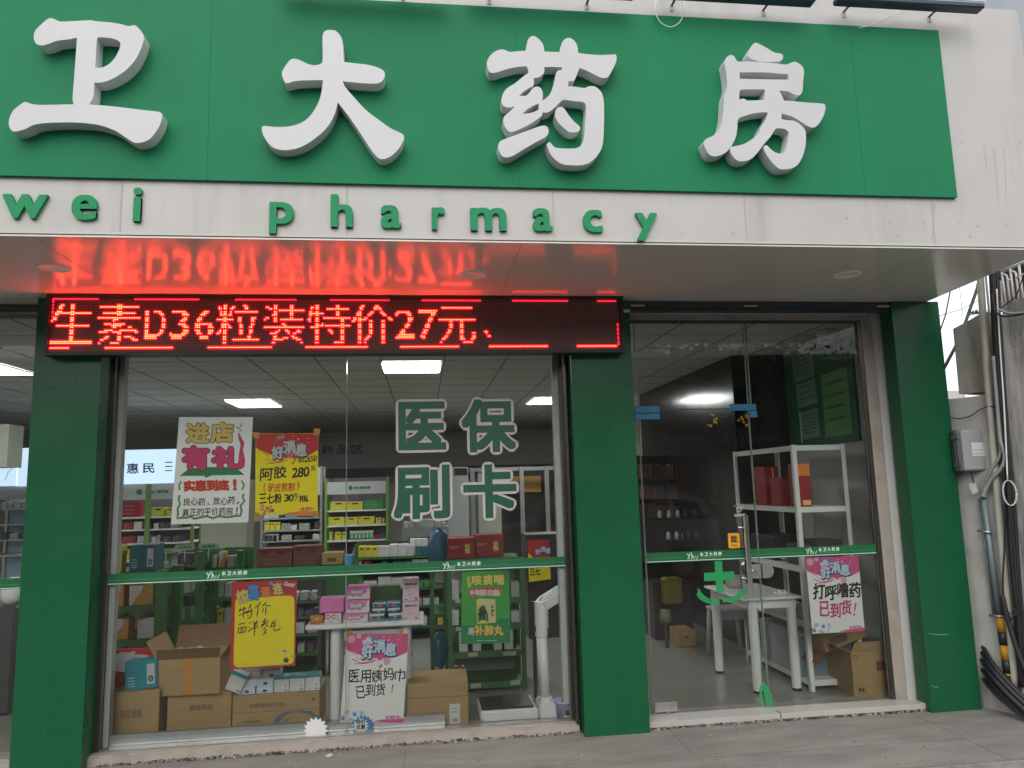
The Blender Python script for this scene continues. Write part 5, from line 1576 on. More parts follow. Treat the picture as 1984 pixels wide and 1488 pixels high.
# ---- body scale with column and display head
sc = thing('body_scale', 'white height and weight scale with tilted display head by the right edge of the window', 'scale', (P(990, 1400, 0.3).x, 0.4, ZF))
sx0, sx1 = P(931, 1395, 0.28).x, P(1044, 1390, 0.28).x
b = MB(); b.box(sx0, sx1, 0.28, 0.62, ZF, ZF + 0.075, M_wplast, bev=0.012); b.box(sx0 + .006, sx0 + .02, 0.276, 0.30, ZF + 0.005, ZF + 0.03, M_greypl); b.build('base', sc)
b = MB(); b.box(sx0 + 0.012, sx1 - 0.03, 0.30, 0.60, ZF + 0.0755, ZF + 0.088, M_black, bev=0.004); b.build('platform', sc)
cx_ = P(1056, 1300, 0.34).x
b = MB(); b.box(cx_ - 0.06, cx_ + 0.065, 0.26, 0.46, ZF, ZF + 0.105, M_wplast, bev=0.015); b.build('foot_box', sc)
zc0, zc1, zc2 = P(1052, 1226, 0.34).z, P(1050, 1210, 0.34).z, P(1050, 1165, 0.34).z
xt = P(1049, 1226, 0.34).x; xb2 = P(1057, 1370, 0.34).x
b = MB(); b.tube([(xb2, 0.34, ZF + 0.10), (xt, 0.34, zc0)], 0.037, M_wplast, 20); b.cyl((xt, 0.34, zc0 - 0.02), (xt, 0.34, zc0 + 0.035), 0.044, n=20, mt=M_wplast); b.cyl((xb2, 0.34, ZF + 0.10), (xb2, 0.34, ZF + 0.135), 0.045, n=20, mt=M_wplast); b.build('column', sc)
b = MB(); b.box(xt - 0.052, xt - 0.035, 0.325, 0.355, zc0 + 0.012, zc0 + 0.05, M_black); b.build('clamp', sc)
b = MB(); xu = P(1049, 1190, 0.34).x; b.cyl((xu, 0.34, zc0 + 0.035), (xu, 0.34, zc2), 0.048, 0.05, n=24, mt=M_wplast)
pn = [P(1052, 1172, 0.34), P(1060, 1160, 0.34), P(1074, 1150, 0.34)]
b.tube([(xu, 0.34, zc2 - 0.02)] + [tuple(p) for p in pn], 0.04, M_wplast, 16, rs=[0.05, 0.046, 0.04, 0.034]); b.build('neck', sc)
hc = P(1070, 1158, 0.34)
R4 = Matrix.Translation(hc) @ Matrix.Rotation(math.radians(-29), 4, 'Y') @ Matrix.Rotation(math.radians(12), 4, 'X')
def capsule(L, wd, n=10):
    o = []
    for k in range(n + 1):
        t = -math.pi / 2 + math.pi * k / n; o.append((L + wd * math.cos(t), wd * math.sin(t)))
    for k in range(n + 1):
        t = math.pi / 2 + math.pi * k / n; o.append((-L + wd * math.cos(t), wd * math.sin(t)))
    return o
b = MB()
b.solid(capsule(0.055, 0.06), [], lambda u, v: R4 @ Vector((u, v, 0.033)), lambda u, v: R4 @ Vector((u * .96, v * .92, -0.033)), M_wplast, M_wplast)
b.build('display_head', sc)
b = MB(); b.solid(capsule(0.045, 0.046), [], lambda u, v: R4 @ Vector((u, v, 0.0365)), lambda u, v: R4 @ Vector((u, v, 0.0335)), M_greypl, M_greypl); b.build('display_window', sc)
st = thing('black_stand', 'thin black pole stand just behind the white scale column', 'stand', (P(1037, 1370, 0.5).x, 0.5, ZF))
b = MB(); px_ = P(1037, 1300, 0.5).x; b.cyl((px_, 0.5, ZF), (px_, 0.5, P(1034, 1165, 0.5).z), 0.014, mt=M_black); b.build('pole', st)
b = MB(); b.lathe([(0.0, 0.02), (0.05, 0.018), (0.07, 0.0), (0.0, 0.0)], (px_, 0.5, ZF), M_black, 18); b.build('base', st)
bx_ = P(1093, 1390, 0.27); rB = P(1112, 1390, 0.27).x - bx_.x
bk = thing('bucket', 'small translucent purple bucket beside the white scale', 'bucket', (bx_.x, 0.29, ZF))
b = MB(); hB = P(1093, 1361, 0.27).z - ZF
b.lathe([(0.0, 0.004), (rB * .72, 0.004), (rB * .97, hB), (rB * 1.05, hB + .004), (rB * 1.02, hB + .012), (rB * .9, hB + .008), (rB * .68, 0.02), (0, 0.018)], (bx_.x, 0.29, ZF), M_purple, 26); b.build('pail', bk)
b = MB(); b.tube([(bx_.x + rB * 1.04 * math.cos(math.pi + t), 0.29 - rB * 0.9 * math.sin(t) * .6, ZF + hB * .93 - 0.06 * math.sin(t)) for t in [math.pi * k / 10 for k in range(11)]], 0.0025, M_wplast, 6); b.build('handle', bk)
b = MB(); b.box(bx_.x + .005, bx_.x + .03, 0.29 - rB * .93, 0.29 - rB * .915, ZF + .03, ZF + .06, M_dkgrey); b.build('label', bk)

# ---- shelf units
def shelf(name, label, x0, x1, top, bot, Y, dep, ys, mp, mb, back=None, header=None, group=None, zf=None, pw=0.035, lip=None):
    """posts and boards from pixel columns and rows at the front plane Y"""
    ym = (top + bot) / 2
    XA, XB = P(x0, ym, Y).x, P(x1, ym, Y).x
    xm = (x0 + x1) / 2
    Z1 = P(xm, top, Y).z; Z0 = zf if zf is not None else P(xm, bot, Y).z
    root = thing(name, label, 'shelf', ((XA + XB) / 2, Y + dep / 2, Z0), group)
    for X in (XA, XB):
        for yy in (Y, Y + dep - pw):
            b = MB(); b.box(X - pw / 2, X + pw / 2, yy, yy + pw, Z0, Z1, mp); b.build('post', root)
    zs = []
    for y in ys:
        z = P(xm, y, Y).z; zs.append(z)
        b = MB(); b.box(XA + pw / 2 + .001, XB - pw / 2 - .001, Y + 0.004, Y + dep - 0.005, z - 0.022, z, mb)
        if lip:
            b.box(XA + pw / 2 + .001, XB - pw / 2 - .001, Y - 0.004, Y + 0.0035, z - 0.045, z + 0.004, lip)
        b.build('board', root)
    if back:
        b = MB(); b.box(XA + pw / 2, XB - pw / 2, Y + dep - 0.004, Y + dep + 0.004, Z0, Z1, back); b.build('back_panel', root)
    if header:
        y0, y1, mh, txt = header
        za_, zb_ = P(xm, y1, Y).z, P(xm, y0, Y).z
        b = MB(); b.box(XA + pw / 2 + .001, XB - pw / 2 - .001, Y + 0.002, Y + 0.03, za_, zb_, mh)
        if txt:
            W = XB - XA; f = lambda u, v, d=0.0: Vector((XA + W * u, Y + 0.001 - d, zb_ - (zb_ - za_) * v))
            b.flat(disc(0.40, 0.5, 0.035 if W > .8 else .05, 12, 0.2), [], lift(f, 0.0002), M_kgrn)
            b.text(txt, f, M_pgreen, (0.46, 0.4, 0.72, 0.62), fat=0.006, d=0.0004, n=5, dstep=0.00001)
        b.build('header_panel', root)
    return root, XA, XB, zs
KIND = {'yellow': M_kyel, 'white': M_kwht, 'dark': M_kblk, 'red': M_kred, 'green': M_kgrn, 'orange': M_kora, 'brown': M_kbrn, 'teal': M_dteal, 'blue': M_blue, 'grey': M_shelfb, 'pale': M_ltgrey}
def row(where, items, y, Y, z, dep=0.12, gr=None):
    """cartons along a board: (x0, x1, height px, colour)"""
    for x0, x1, h, c in items:
        pr = [('lines', 0.1, 0.25, 0.85, 0.75, 3, M_ltgrey if c in ('dark', 'red', 'teal', 'brown', 'green', 'blue') else M_grey)]
        if c == 'yellow':
            pr = [('r', 0.32, 0.16, 0.72, 0.32, M_ink), ('r', 0.08, 0.14, 0.14, 0.24, M_ink)]
        elif c == 'orange':
            pr = [('p', [(0.02, 0.02), (0.75, 0.02), (0.6, 0.4), (0.35, 0.6), (0.2, 0.98), (0.02, 0.98)], M_kwht), ('lines', 0.08, 0.15, 0.6, 0.4, 3, M_grey)]
        carton('%s carton %s' % (c, where), (x0, y - h, x1, y), Y + 0.02, dep, KIND[c], 'medicine_carton', 'carton', '%s cartons %s' % (c, where), pr, zb=z + 0.001)

# lit cabinet far left with the lit name board
Yc = 5.0
cab, xa_, xb_, zs = shelf('display_cabinet', 'wall cabinet with green posts and dim shelves below the lit name board', 196, 372, 938, 1110, Yc, 0.4, (1001, 1025, 1052, 1085), M_postg, M_wplast, M_purpl, (938, 968, M_ltgrey, '方药'), zf=ZF)
b = MB(); xg = P(286, 1000, Yc).x; b.box(xg - .03, xg + .03, Yc - .01, Yc + .03, ZF, P(286, 938, Yc).z, M_postg); b.build('post', cab)
M_lit = mat('lit_white_board', (0.6, 0.7, 0.8), 0.5, var=0.05, emit=(0.60, 0.80, 1.0), estr=0.62)
lb = thing('light_box', 'glowing pale blue light box with two dark blue characters', 'sign', (P(290, 905, Yc).x, Yc, P(290, 938, Yc).z))
X0, X1, Z0, Z1 = wbox(196, 871, 372, 937, Yc - .03)
b = MB(); b.box(X0, X1, Yc - 0.03, Yc + 0.12, Z0, Z1, M_lit); b.build('lit_board', lb)
b = MB()
f = lambda u, v, d=0.0: P(u, v, Yc - 0.031) + Vector((0, -d, 0))
b.text('惠', f, M_navy, (246, 898, 268, 917), fat=0.5, n=6, dstep=0.00002); b.text('民', f, M_navy, (277, 898, 299, 916), fat=0.5, n=6, dstep=0.00002)
for k in range(3):
    b.ribbon([(320, 896 + 8 * k), (334, 895.5 + 8 * k)], 2.2, f, M_grey)
b.build('characters', lb)
row('on the top shelf of the lit wall cabinet', [(229, 271, 27, 'red'), (292, 319, 17, 'yellow'), (322, 336, 17, 'yellow')], 1000, Yc, zs[0])
row('on the second shelf of the lit wall cabinet', [(226, 236, 12, 'brown'), (238, 257, 12, 'red'), (259, 275, 13, 'white')], 1024, Yc, zs[1])
row('on the third shelf of the lit wall cabinet', [(236, 262, 12, 'red'), (315, 331, 12, 'dark'), (333, 352, 14, 'dark')], 1051, Yc, zs[2])
# pale lit cabinets seen in the window left of the pillar
cb2, a_, c_, zs = shelf('display_cabinet', 'wall cabinet seen in the window left of the left green pillar', -20, 62, 940, 1110, 5.2, 0.4, (985, 1015, 1045, 1075), M_alu, M_ltgrey, M_kblu, (944, 968, M_ltgrey, None), zf=ZF)
row('on the cabinet left of the left pillar', [(2, 12, 12, 'white'), (14, 24, 10, 'pale'), (26, 40, 12, 'white'), (42, 55, 11, 'pale')], 984, 5.2, zs[0])
row('low on the cabinet left of the left pillar', [(1, 16, 12, 'dark'), (18, 34, 11, 'pale'), (36, 54, 12, 'dark')], 1044, 5.2, zs[2])
for x0, x1, lab in ((-14, 33, 'left lit board panel with faint grey drawing, left of the left pillar'), (35, 64, 'right lit board panel beside the left pillar')):
    X0, X1, Z0, Z1 = wbox(x0, 868, x1, 942, 5.17)
    b = MB(); b.box(X0, X1, 5.17, 5.25, Z0, Z1, M_lit)
    if x0 < 0:
        f = pxmap(5.169); b.ribbon([(12, 895), (18, 885), (27, 889), (26, 905), (16, 915), (10, 930)], 1.2, f, M_ltgrey)
    tag(b.build('light_box'), lab, 'sign')
b = MB()
q = P(5, 860, 3.6); b.box(P(-40, 900, 3.6).x, P(13, 900, 3.6).x, 3.6, 3.9, P(0, 905, 3.6).z, P(0, 822, 3.6).z, M_ash)
tag(b.build('bulkhead'), 'beige hanging bulkhead at the left edge of the photo', 'bulkhead')
b = MB(); q = P(28, 1140, 1.2)
b.box(P(-60, 1140, 1.2).x, P(34, 1140, 1.2).x, 1.2, 1.5, ZF, P(20, 1175, 1.2).z, M_dkgrey, bev=.02)
tag(b.build('counter'), 'dark counter in the window left of the left pillar', 'counter')
b = MB(); b.lathe([(0, 0), (.06, 0), (.085, .05), (.085, .13), (.05, .17), (.03, .2), (0, .2)], (P(20, 1160, 1.3).x, 1.34, P(20, 1175, 1.2).z + .001), M_wplast, 20)
tag(b.build('white_jar'), 'white jar standing on the dark counter at the left edge', 'jar')

# pale column behind the welcome poster
b = MB(); b.box(P(390, 1000, 4.4).x, P(478, 1000, 4.4).x, 4.4, 4.8, ZF, P(430, 930, 4.4).z, M_ash); struct(b.build('inner_column'))
# header strip with the department name high on the back wall
Yh = 9.6
hb = thing('department_sign', 'long grey wall strip with purple characters and pale latin letters, above the back shelves', 'sign', (0, Yh, 1.9))
X0, X1, Z0, Z1 = wbox(480, 836, 1110, 905, Yh)
b = MB(); b.box(X0, X1, Yh, Yh + 0.2, Z0, Z1, mat('strip_board', (0.34, 0.33, 0.30), 0.7, var=0.06)); b.build('board', hb)
b = MB(); f = pxmap(Yh - 0.002)
M_pur = mat('purple_letters', (0.07, 0.06, 0.16), 0.6, var=0)
for ch, bx in (('药', (624, 863, 645, 880)), ('品', (652, 863, 674, 880)), ('区', (681, 863, 702, 879))):
    b.text(ch, f, M_pur, bx, fat=0.7, n=6, dstep=0.0001)
b.text('DRUG AREA', f, M_ash, (719, 865, 792, 876), fat=0.2, n=4, dstep=0.0001)
b.build('characters', hb)
# back drug rack
Yr = 6.4
bk1, a_, c_, zs = shelf('drug_rack', 'back rack with light green posts and white header, holding rows of yellow cartons', 631, 750, 925, 1100, Yr, 0.4, (988, 1017, 1046, 1093), M_postg, M_wplast, M_purpl, (933, 957, M_ltgrey, 'OTC非处方药'), zf=ZF)
row('on the top shelf of the back rack', [(640, 671, 15, 'yellow'), (672, 703, 15, 'yellow'), (705, 743, 19, 'green')], 987, Yr, zs[0], .2)
row('on the second shelf of the back rack', [(636, 667, 14, 'yellow'), (668, 693, 14, 'yellow'), (694, 725, 15, 'yellow'), (728, 738, 12, 'yellow'), (740, 745, 12, 'orange')], 1016, Yr, zs[1], .2)
row('on the third shelf of the back rack', [(638, 644, 13, 'yellow'), (649, 660, 13, 'yellow'), (662, 671, 13, 'yellow')], 1044, Yr, zs[2], .15)
carton('green and white striped pack tray on the third shelf of the back rack', (677, 1028, 724, 1047), Yr + .02, .15, M_kgrn, 'pack_tray', 'tray', None, [('r', 0.02, 0.02, 0.98, 0.3, M_ltgrey)] + [('r', 0.06 + .16 * k, .35, .14 + .16 * k, .8, M_ltgrey) for k in range(6)], zb=zs[2] + .001)
carton('orange patterned crate on the bottom shelf of the back rack', (714, 1056, 743, 1072), Yr - .4, .2, M_kora, 'crate', 'crate', None, [('r', 0.1 + .2 * k, .1, .18 + .2 * k, .9, M_kbrn) for k in range(4)])
carton('small green and white box beside the orange crate', (697, 1057, 705, 1072), Yr - .4, .1, M_kgrn, 'small_box', 'box', None, [('r', .2, .1, .8, .9, M_ltgrey)])
bk2, a_, c_, zs = shelf('drug_rack', 'second back rack left of the yellow cartons, its shelves half empty', 507, 622, 905, 1100, Yr + .2, 0.4, (1003, 1027, 1047, 1093), M_alu, M_shelfb, M_shelfb, (907, 960, M_ltgrey, None), zf=ZF)
row('on the third shelf of the second back rack', [(606, 619, 11, 'white'), (570, 590, 9, 'dark'), (545, 565, 10, 'grey'), (515, 540, 12, 'grey')], 1046, Yr + .2, zs[2])
row('on the second shelf of the second back rack', [(609, 619, 16, 'dark'), (580, 600, 12, 'grey')], 1026, Yr + .2, zs[1])
for x0, x1, y0, y1, c, lab in ((498, 566, 1063, 1098, 'brown', 'long brown gift box at the left in front of the back racks'), (568, 622, 1058, 1096, 'brown', 'long brown gift box in the middle in front of the back racks')):
    carton(lab, (x0, y0, x1, y1), 4.2, .3, M_kbrn, 'gift_box', 'box', 'brown gift boxes before the back racks', [('p', [(0, 0.05), (.2, .35), (.45, .1), (.7, .4), (1, .1), (1, 0), (0, 0)], M_maroon), ('lines', .2, .6, .8, .85, 2, M_card)])
carton('pinkish beige carton with dark print in front of the back racks', (623, 1071, 664, 1094), 4.1, .25, M_card, 'beige_carton', 'carton', None, [('t', '汤臣', .25, .45, .7, .75, M_ink, .01)])
ct = MB(); ct.box(P(490, 1100, 4.0).x, P(780, 1100, 4.0).x, 4.0, 4.5, ZF, P(620, 1098, 4.0).z, M_shelfg)
tag(ct.build('counter'), 'low green counter carrying the brown gift boxes', 'counter')

# aluminium framed glass cabinet and freezer in the back right
Ya = 7.2
ac = thing('glass_cabinet', 'tall aluminium framed glazed cabinet in the back, right of the green racks', 'cabinet', (P(950, 1000, Ya).x, Ya, ZF))
zt_a = P(950, 906, Ya).z
for x in (786, 834, 917, 1013, 1062, 1100):
    b = MB(); X = P(x, 1000, Ya).x; b.box(X - .035, X + .035, Ya, Ya + .05, ZF, zt_a, M_alu); b.build('frame_post', ac)
b = MB(); b.box(P(770, 906, Ya).x, P(1104, 906, Ya).x, Ya + .051, Ya + .09, zt_a - .06, zt_a, M_alu); b.build('top_rail', ac)
b = MB(); b.box(P(975, 1000, Ya).x, P(1104, 1000, Ya).x, Ya + .6, Ya + .65, ZF, zt_a, M_dkwood); b.box(P(975, 930, Ya).x, P(1058, 930, Ya).x, Ya + .55, Ya + .599, P(1000, 955, Ya).z, P(1000, 922, Ya).z, M_kora); b.build('back_panel', ac)
b = MB(); b.box(P(928, 1000, Ya).x, P(973, 1000, Ya).x, Ya + .1, Ya + .4, ZF, zt_a, M_ash); b.build('side_panel', ac)
fz_ = thing('freezer', 'grey upright refrigerator behind the large characters', 'refrigerator', (P(888, 1000, 6.4).x, 6.4, ZF))
X0, X1, Z0, Z1 = wbox(866, 905, 908, 1042, 6.4)
b = MB(); b.box(X0, X1, 6.4, 7.0, ZF, Z1, M_greypl, bev=.01); b.build('cabinet_body', fz_)
b = MB(); b.box(X0 + .12, X1 - .01, 6.39, 6.399, Z1 - .12, Z1 - .02, M_black); b.build('display_strip', fz_)
b = MB(); b.box(P(778, 1060, 5.4).x, P(870, 1060, 5.4).x, 5.4, 5.9, ZF, P(820, 1022, 5.4).z, M_shelfb); b.box(P(792, 1060, 5.4).x, P(868, 1060, 5.4).x, 5.395, 5.399, P(830, 1090, 5.4).z, P(830, 1040, 5.4).z, M_kblk)
tag(b.build('counter'), 'grey display counter in front of the glazed cabinet', 'counter')

# red gift cartons on a gondola end, blue bag beside
Yg = 2.0
red_pr = [('t', '福', 0.62, 0.3, 0.8, 0.75, M_gold, .01), ('lines', .06, .4, .5, .46, 2, M_gold)]
rg, a_, c_, zs = shelf('green_shelf_unit', 'dark green shelf unit carrying the red gift cartons, behind the green poster', 872, 1014, 1083, 1340, 1.05, 0.4, (1082, 1160, 1210, 1262, 1322), M_shelfg, M_shelfg, M_shelfb, None, zf=ZF, lip=M_shelfg)
carton('large red gift carton, left of the two above the green poster', (868, 1043, 920, 1079), 1.12, .25, M_kred, 'gift_carton', 'carton', 'red gift cartons above the green poster', red_pr, zb=zs[0] + .001)
carton('large red gift carton, right of the two above the green poster', (921, 1036, 976, 1078), 1.2, .25, M_kred, 'gift_carton', 'carton', 'red gift cartons above the green poster', red_pr, zb=zs[0] + .001)
b = MB(); q = P(850, 1062, 1.5); blob(b, (q.x, 1.5, q.z), .11, mat('blue_bag', (.05, .16, .26), .4, var=.2, bump=.3, bscale=12), .9, 1.5, 14, 7)
tag(b.build('blue_bag'), 'dull blue bag hanging left of the red gift cartons', 'bag')
row('on the second shelf behind the green poster', [(875, 889, 33, 'pale'), (990, 1006, 30, 'grey')], 1158, 1.05, zs[1])
row('on the third shelf behind the green poster', [(873, 889, 26, 'white'), (991, 1006, 24, 'pale')], 1209, 1.05, zs[2])
row('on the fourth shelf below the green poster', [(890, 906, 42, 'white'), (916, 932, 40, 'white'), (957, 972, 38, 'white'), (977, 994, 44, 'white')], 1260, 1.05, zs[3])
for x, h in ((884, 30), (897, 29)):
    q = P(x, 1312, 1.12); b = MB()
    s_ = P(x, 1282, 1.12).z - q.z
    b.lathe([(0, 0), (.026, 0), (.026, s_ * .62), (.012, s_ * .78), (.012, s_ * .9), (0, s_ * .9)], (q.x, 1.15, zs[4] + .001), M_kbrn, 16)
    b.lathe([(0, s_ * .9), (.014, s_ * .9), (.014, s_), (0, s_)], (q.x, 1.15, zs[4] + .001), M_ltgrey, 12)
    b.lathe([(.0265, s_ * .1), (.0265, s_ * .5)], (q.x, 1.15, zs[4] + .001), M_ltgrey if x < 890 else M_kpal, 16)
    tag(b.build('syrup_bottle'), 'dark syrup bottle with a %s label on the lowest green shelf' % ('white' if x < 890 else 'greyish pink'), 'bottle', 'syrup bottles on the lowest green shelf')
for x0, y0, x1, y1, k in ((907, 1264, 926, 1272, 3), (975, 1262, 1000, 1270, 3), (912, 1324, 932, 1333, 4), (989, 1318, 1008, 1327, 4), (883, 1215, 897, 1222, 2), (882, 1160, 892, 1168, 1)):
    X0, X1, Z0, Z1 = wbox(x0, y0, x1, y1, 1.045)
    b = MB(); b.box(X0, X1, 1.041, 1.0455, Z0, Z1, M_ash); b.build('price_label', rg)
b = MB(); q = P(852, 1262, 1.2); blob(b, (q.x, 1.25, q.z), .085, M_dteal, .8, 1.6, 12, 9); tag(b.build('teal_bag'), 'dark teal bag hanging low at the left end of the green shelves', 'bag')
fg, a_, c_, zs = shelf('green_shelf_unit', 'green shelf upright seen edge on, left of the green poster shelves', 838, 866, 1060, 1320, 1.7, 0.5, (1130, 1190, 1250, 1310), M_shelfg, M_shelfg, None, None, zf=ZF)
row('on the narrow green shelf edge on', [(842, 862, 30, 'grey')], 1129, 1.7, zs[0]); row('lower on the narrow green shelf edge on', [(842, 862, 30, 'dark')], 1249, 1.7, zs[2])

# left gondolas
lg, a_, c_, zs = shelf('green_shelf_unit', 'green shelf unit at the left of the big window with orange and white cartons', 190, 308, 1108, 1300, 1.0, 0.45, (1109, 1175, 1240, 1290), M_shelfg, M_shelfg, M_shelfb, None, zf=ZF, lip=M_shelfg, pw=.07)
row('on the middle left green shelf', [(216, 240, 40, 'orange'), (250, 286, 40, 'orange')], 1174, 1.0, zs[1])
row('on the lower left green shelf', [(215, 249, 40, 'orange'), (266, 298, 38, 'pale')], 1239, 1.0, zs[2])
carton('tall yellow carton at the left end of the top green shelf', (223, 1055, 236, 1108), 1.05, .1, M_kyel, 'yellow_carton', 'carton', None, [('lines', .3, .1, .7, .9, 6, M_kora)], zb=zs[0] + .001)
carton('large dark teal carton with a pale badge on the top left green shelf', (251, 1056, 301, 1108), 1.05, .2, M_dteal, 'dark_teal_carton', 'carton', None, cross, zb=zs[0] + .001)
lg2, a_, c_, zs = shelf('green_shelf_unit', 'deeper green aisle shelf behind the open cardboard box', 318, 384, 1070, 1300, 2.2, 0.5, (1095, 1150, 1205, 1260), M_shelfg, M_shelfg, M_dkgrey, None, zf=ZF, pw=.06)
row('on the deep aisle shelf', [(326, 345, 26, 'grey'), (348, 372, 22, 'dark')], 1094, 2.2, zs[0]); row('lower on the deep aisle shelf', [(325, 342, 30, 'dark'), (346, 370, 26, 'grey')], 1149, 2.2, zs[1]); row('third level of the deep aisle shelf', [(325, 350, 26, 'grey')], 1204, 2.2, zs[2])
lg3, a_, c_, zs = shelf('green_shelf_unit', 'green aisle shelf end beside the red framed poster', 402, 462, 1068, 1300, 2.6, 0.5, (1100, 1160, 1215), M_shelfg, M_shelfg, M_shelfg, None, zf=ZF, pw=.06)
row('on the aisle shelf end', [(408, 420, 24, 'pale'), (424, 436, 30, 'orange'), (440, 455, 22, 'grey')], 1099, 2.6, zs[0])
for k, (x0, y0, x1, y1, ang) in enumerate(((303, 1063, 340, 1072, .04), (338, 1055, 378, 1066, .12), (384, 1053, 424, 1064, .06))):
    X0, X1, Z0, Z1 = wbox(x0, y0, x1, y1, 2.1)
    b = MB(); b.solid(rrect(X0, X1, Z0, Z1, (Z1 - Z0) * .45), [], lambda u, v: Vector((u, 2.1, v)), lambda u, v: Vector((u, 2.106, v)), mat('sign_mint', (.30, .48, .33), .5, var=.05), M_kgrn)
    for j in range(5):
        b.box(X0 + (X1 - X0) * (.2 + .13 * j), X0 + (X1 - X0) * (.28 + .13 * j), 2.0985, 2.0998, Z0 + (Z1 - Z0) * .3, Z0 + (Z1 - Z0) * .7, M_pgreen)
    b.tube([((X0 + X1) / 2, 2.104, Z0 + .004), ((X0 + X1) / 2, 2.104, Z0 - .10)], .004, M_wplast, 6)
    tag(b.build('shelf_sign'), ('rounded mint green shelf sign, leftmost above the aisle shelves', 'rounded mint green shelf sign tilted in the middle above the aisle shelves', 'rounded mint green shelf sign under the welcome poster, rightmost')[k], 'sign', 'mint shelf signs')
# wire rack with small cartons right of the red framed poster
wr, a_, c_, zs = shelf('drug_rack', 'dim rack of small cartons between the red framed poster and the white table', 478, 618, 1135, 1330, 1.6, 0.35, (1166, 1196, 1230, 1268, 1305), M_dkgrey, M_shelfg, M_dkgrey, None, zf=ZF, pw=.03)
for j, (y, h) in enumerate(((1165, 24), (1195, 18), (1229, 24), (1267, 24))):
    its = []; x = 484 + 3 * j
    while x < 605:
        wd_ = random.uniform(12, 20); its.append((x, x + wd_, h * random.uniform(.7, 1), random.choice(('grey', 'pale', 'dark', 'grey', 'green')))); x += wd_ + random.uniform(1, 6)
    row(('on the top', 'on the second', 'on the third', 'on the fourth')[j] + ' shelf of the dim rack by the white table', its, y, 1.6, zs[j])
# shelf area seen between the table legs and the white poster
wr2, a_, c_, zs = shelf('drug_rack', 'low dim rack visible below the white table', 640, 790, 1180, 1345, 1.9, 0.35, (1235, 1280, 1320), M_dkgrey, M_shelfb, M_dkgrey, None, zf=ZF, pw=.03)
row('on the low rack below the white table', [(664, 672, 20, 'yellow'), (646, 662, 22, 'dark'), (790, 800, 20, 'grey')], 1279, 1.9, zs[1])
PAL = ('white', 'pale', 'red', 'green', 'yellow', 'blue', 'teal', 'orange', 'grey', 'white', 'dark', 'pale')
def fill(where, x0, x1, y, Y, z, h0, h1, w0, w1, seed, dep=.14, pal=PAL):
    rr = random.Random(seed); its = []; x = x0
    while x < x1 - w0:
        n = rr.randint(1, 3); c = rr.choice(pal); wd_ = rr.uniform(w0, w1); h = rr.uniform(h0, h1)
        for k in range(n):
            if x + wd_ < x1:
                its.append((x, x + wd_ - .5, h, c)); x += wd_
        x += rr.choice((0, .8, 2))
    row(where, its, y, Y, z, dep)
fill('at the right of the second shelf in the lit wall cabinet', 298, 352, 1024, Yc, P(284, 1025, Yc).z, 8, 14, 6, 13, 3)
fill('on the lowest shelf of the lit wall cabinet', 216, 365, 1084, Yc, P(284, 1085, Yc).z, 12, 20, 7, 14, 4)
fill('crowded on the second shelf of the second back rack', 512, 578, 1026, Yr + .2, P(564, 1027, Yr + .2).z, 8, 16, 6, 12, 5)
fill('crowded on the top shelf of the second back rack', 512, 620, 1002, Yr + .2, P(564, 1003, Yr + .2).z, 12, 24, 6, 13, 6)
fill('at the right of the third shelf of the back rack', 725, 746, 1045, Yr, P(690, 1046, Yr).z, 9, 14, 5, 9, 7)
fill('at the right of the top shelf in the lit wall cabinet', 338, 368, 1000, Yc, P(284, 1001, Yc).z, 12, 20, 6, 12, 41)
fill('at the right of the third shelf in the lit wall cabinet', 266, 312, 1051, Yc, P(284, 1052, Yc).z, 10, 18, 6, 12, 42)
fill('on the bottom board of the back rack', 636, 746, 1092, Yr, P(690, 1093, Yr).z, 12, 24, 6, 12, 43)
fill('on the bottom board of the second back rack', 512, 620, 1092, Yr + .2, P(564, 1093, Yr + .2).z, 12, 24, 6, 12, 44)
fill('above the brown gift boxes on the third shelf of the second back rack', 512, 542, 1046, Yr + .2, P(564, 1047, Yr + .2).z, 8, 15, 6, 10, 45)
zc_ = P(620, 1098, 4.0).z
fill('on the low green counter beyond the beige carton', 668, 775, 1097, 4.02, zc_, 18, 40, 8, 16, 8, .2)
for rt, nm, x0, x1, lv, Y in ((lg2, 'deep aisle shelf', 324, 378, (1150, 1205, 1260), 2.2), (lg3, 'aisle shelf end by the red framed poster', 408, 458, (1160, 1215), 2.6)):
    for j, y in enumerate(lv):
        fill('packed on level %s of the %s' % (('two', 'three', 'four')[j], nm), x0, x1, y - 1, Y + .12, P((x0 + x1) / 2, y, Y).z, 20, 38, 8, 15, 60 + j + int(Y * 10), .16)
fill('standing between the large teal carton and the aisle shelf', 302, 318, 1108, 1.3, P(249, 1109, 1.0).z, 18, 32, 6, 9, 71, .12)
fill('in the row above the red gift cartons by the blue bag', 778, 866, 1077, 3.3, P(779, 1078, 3.2).z, 20, 38, 9, 16, 72, .12)
zc_ = P(820, 1022, 5.4).z
fill('on the grey display counter', 782, 866, 1021, 5.42, zc_, 8, 18, 7, 14, 9, .2, ('white', 'pale', 'grey', 'blue', 'pale'))
gsh, a_, c_, zs = shelf('drug_rack', 'dim middle rack between the white table and the grey counter', 690, 868, 1052, 1330, 3.2, .35, (1078, 1105, 1140, 1175, 1215), M_shelfg, M_shelfg, M_dkgrey, None, zf=ZF, pw=.04)
for j, y in enumerate((1077, 1104, 1139, 1174, 1214)):
    fill('on the %s level of the dim middle rack' % ('top', 'second', 'third', 'fourth', 'fifth')[j], 694, 862, y, 3.2, zs[j], 12, 22, 8, 16, 30 + j, .16)
fill('on the top of the left aisle shelf behind the mint signs', 316, 392, 1094, 2.5, P(350, 1095, 2.5).z, 14, 26, 8, 15, 12)
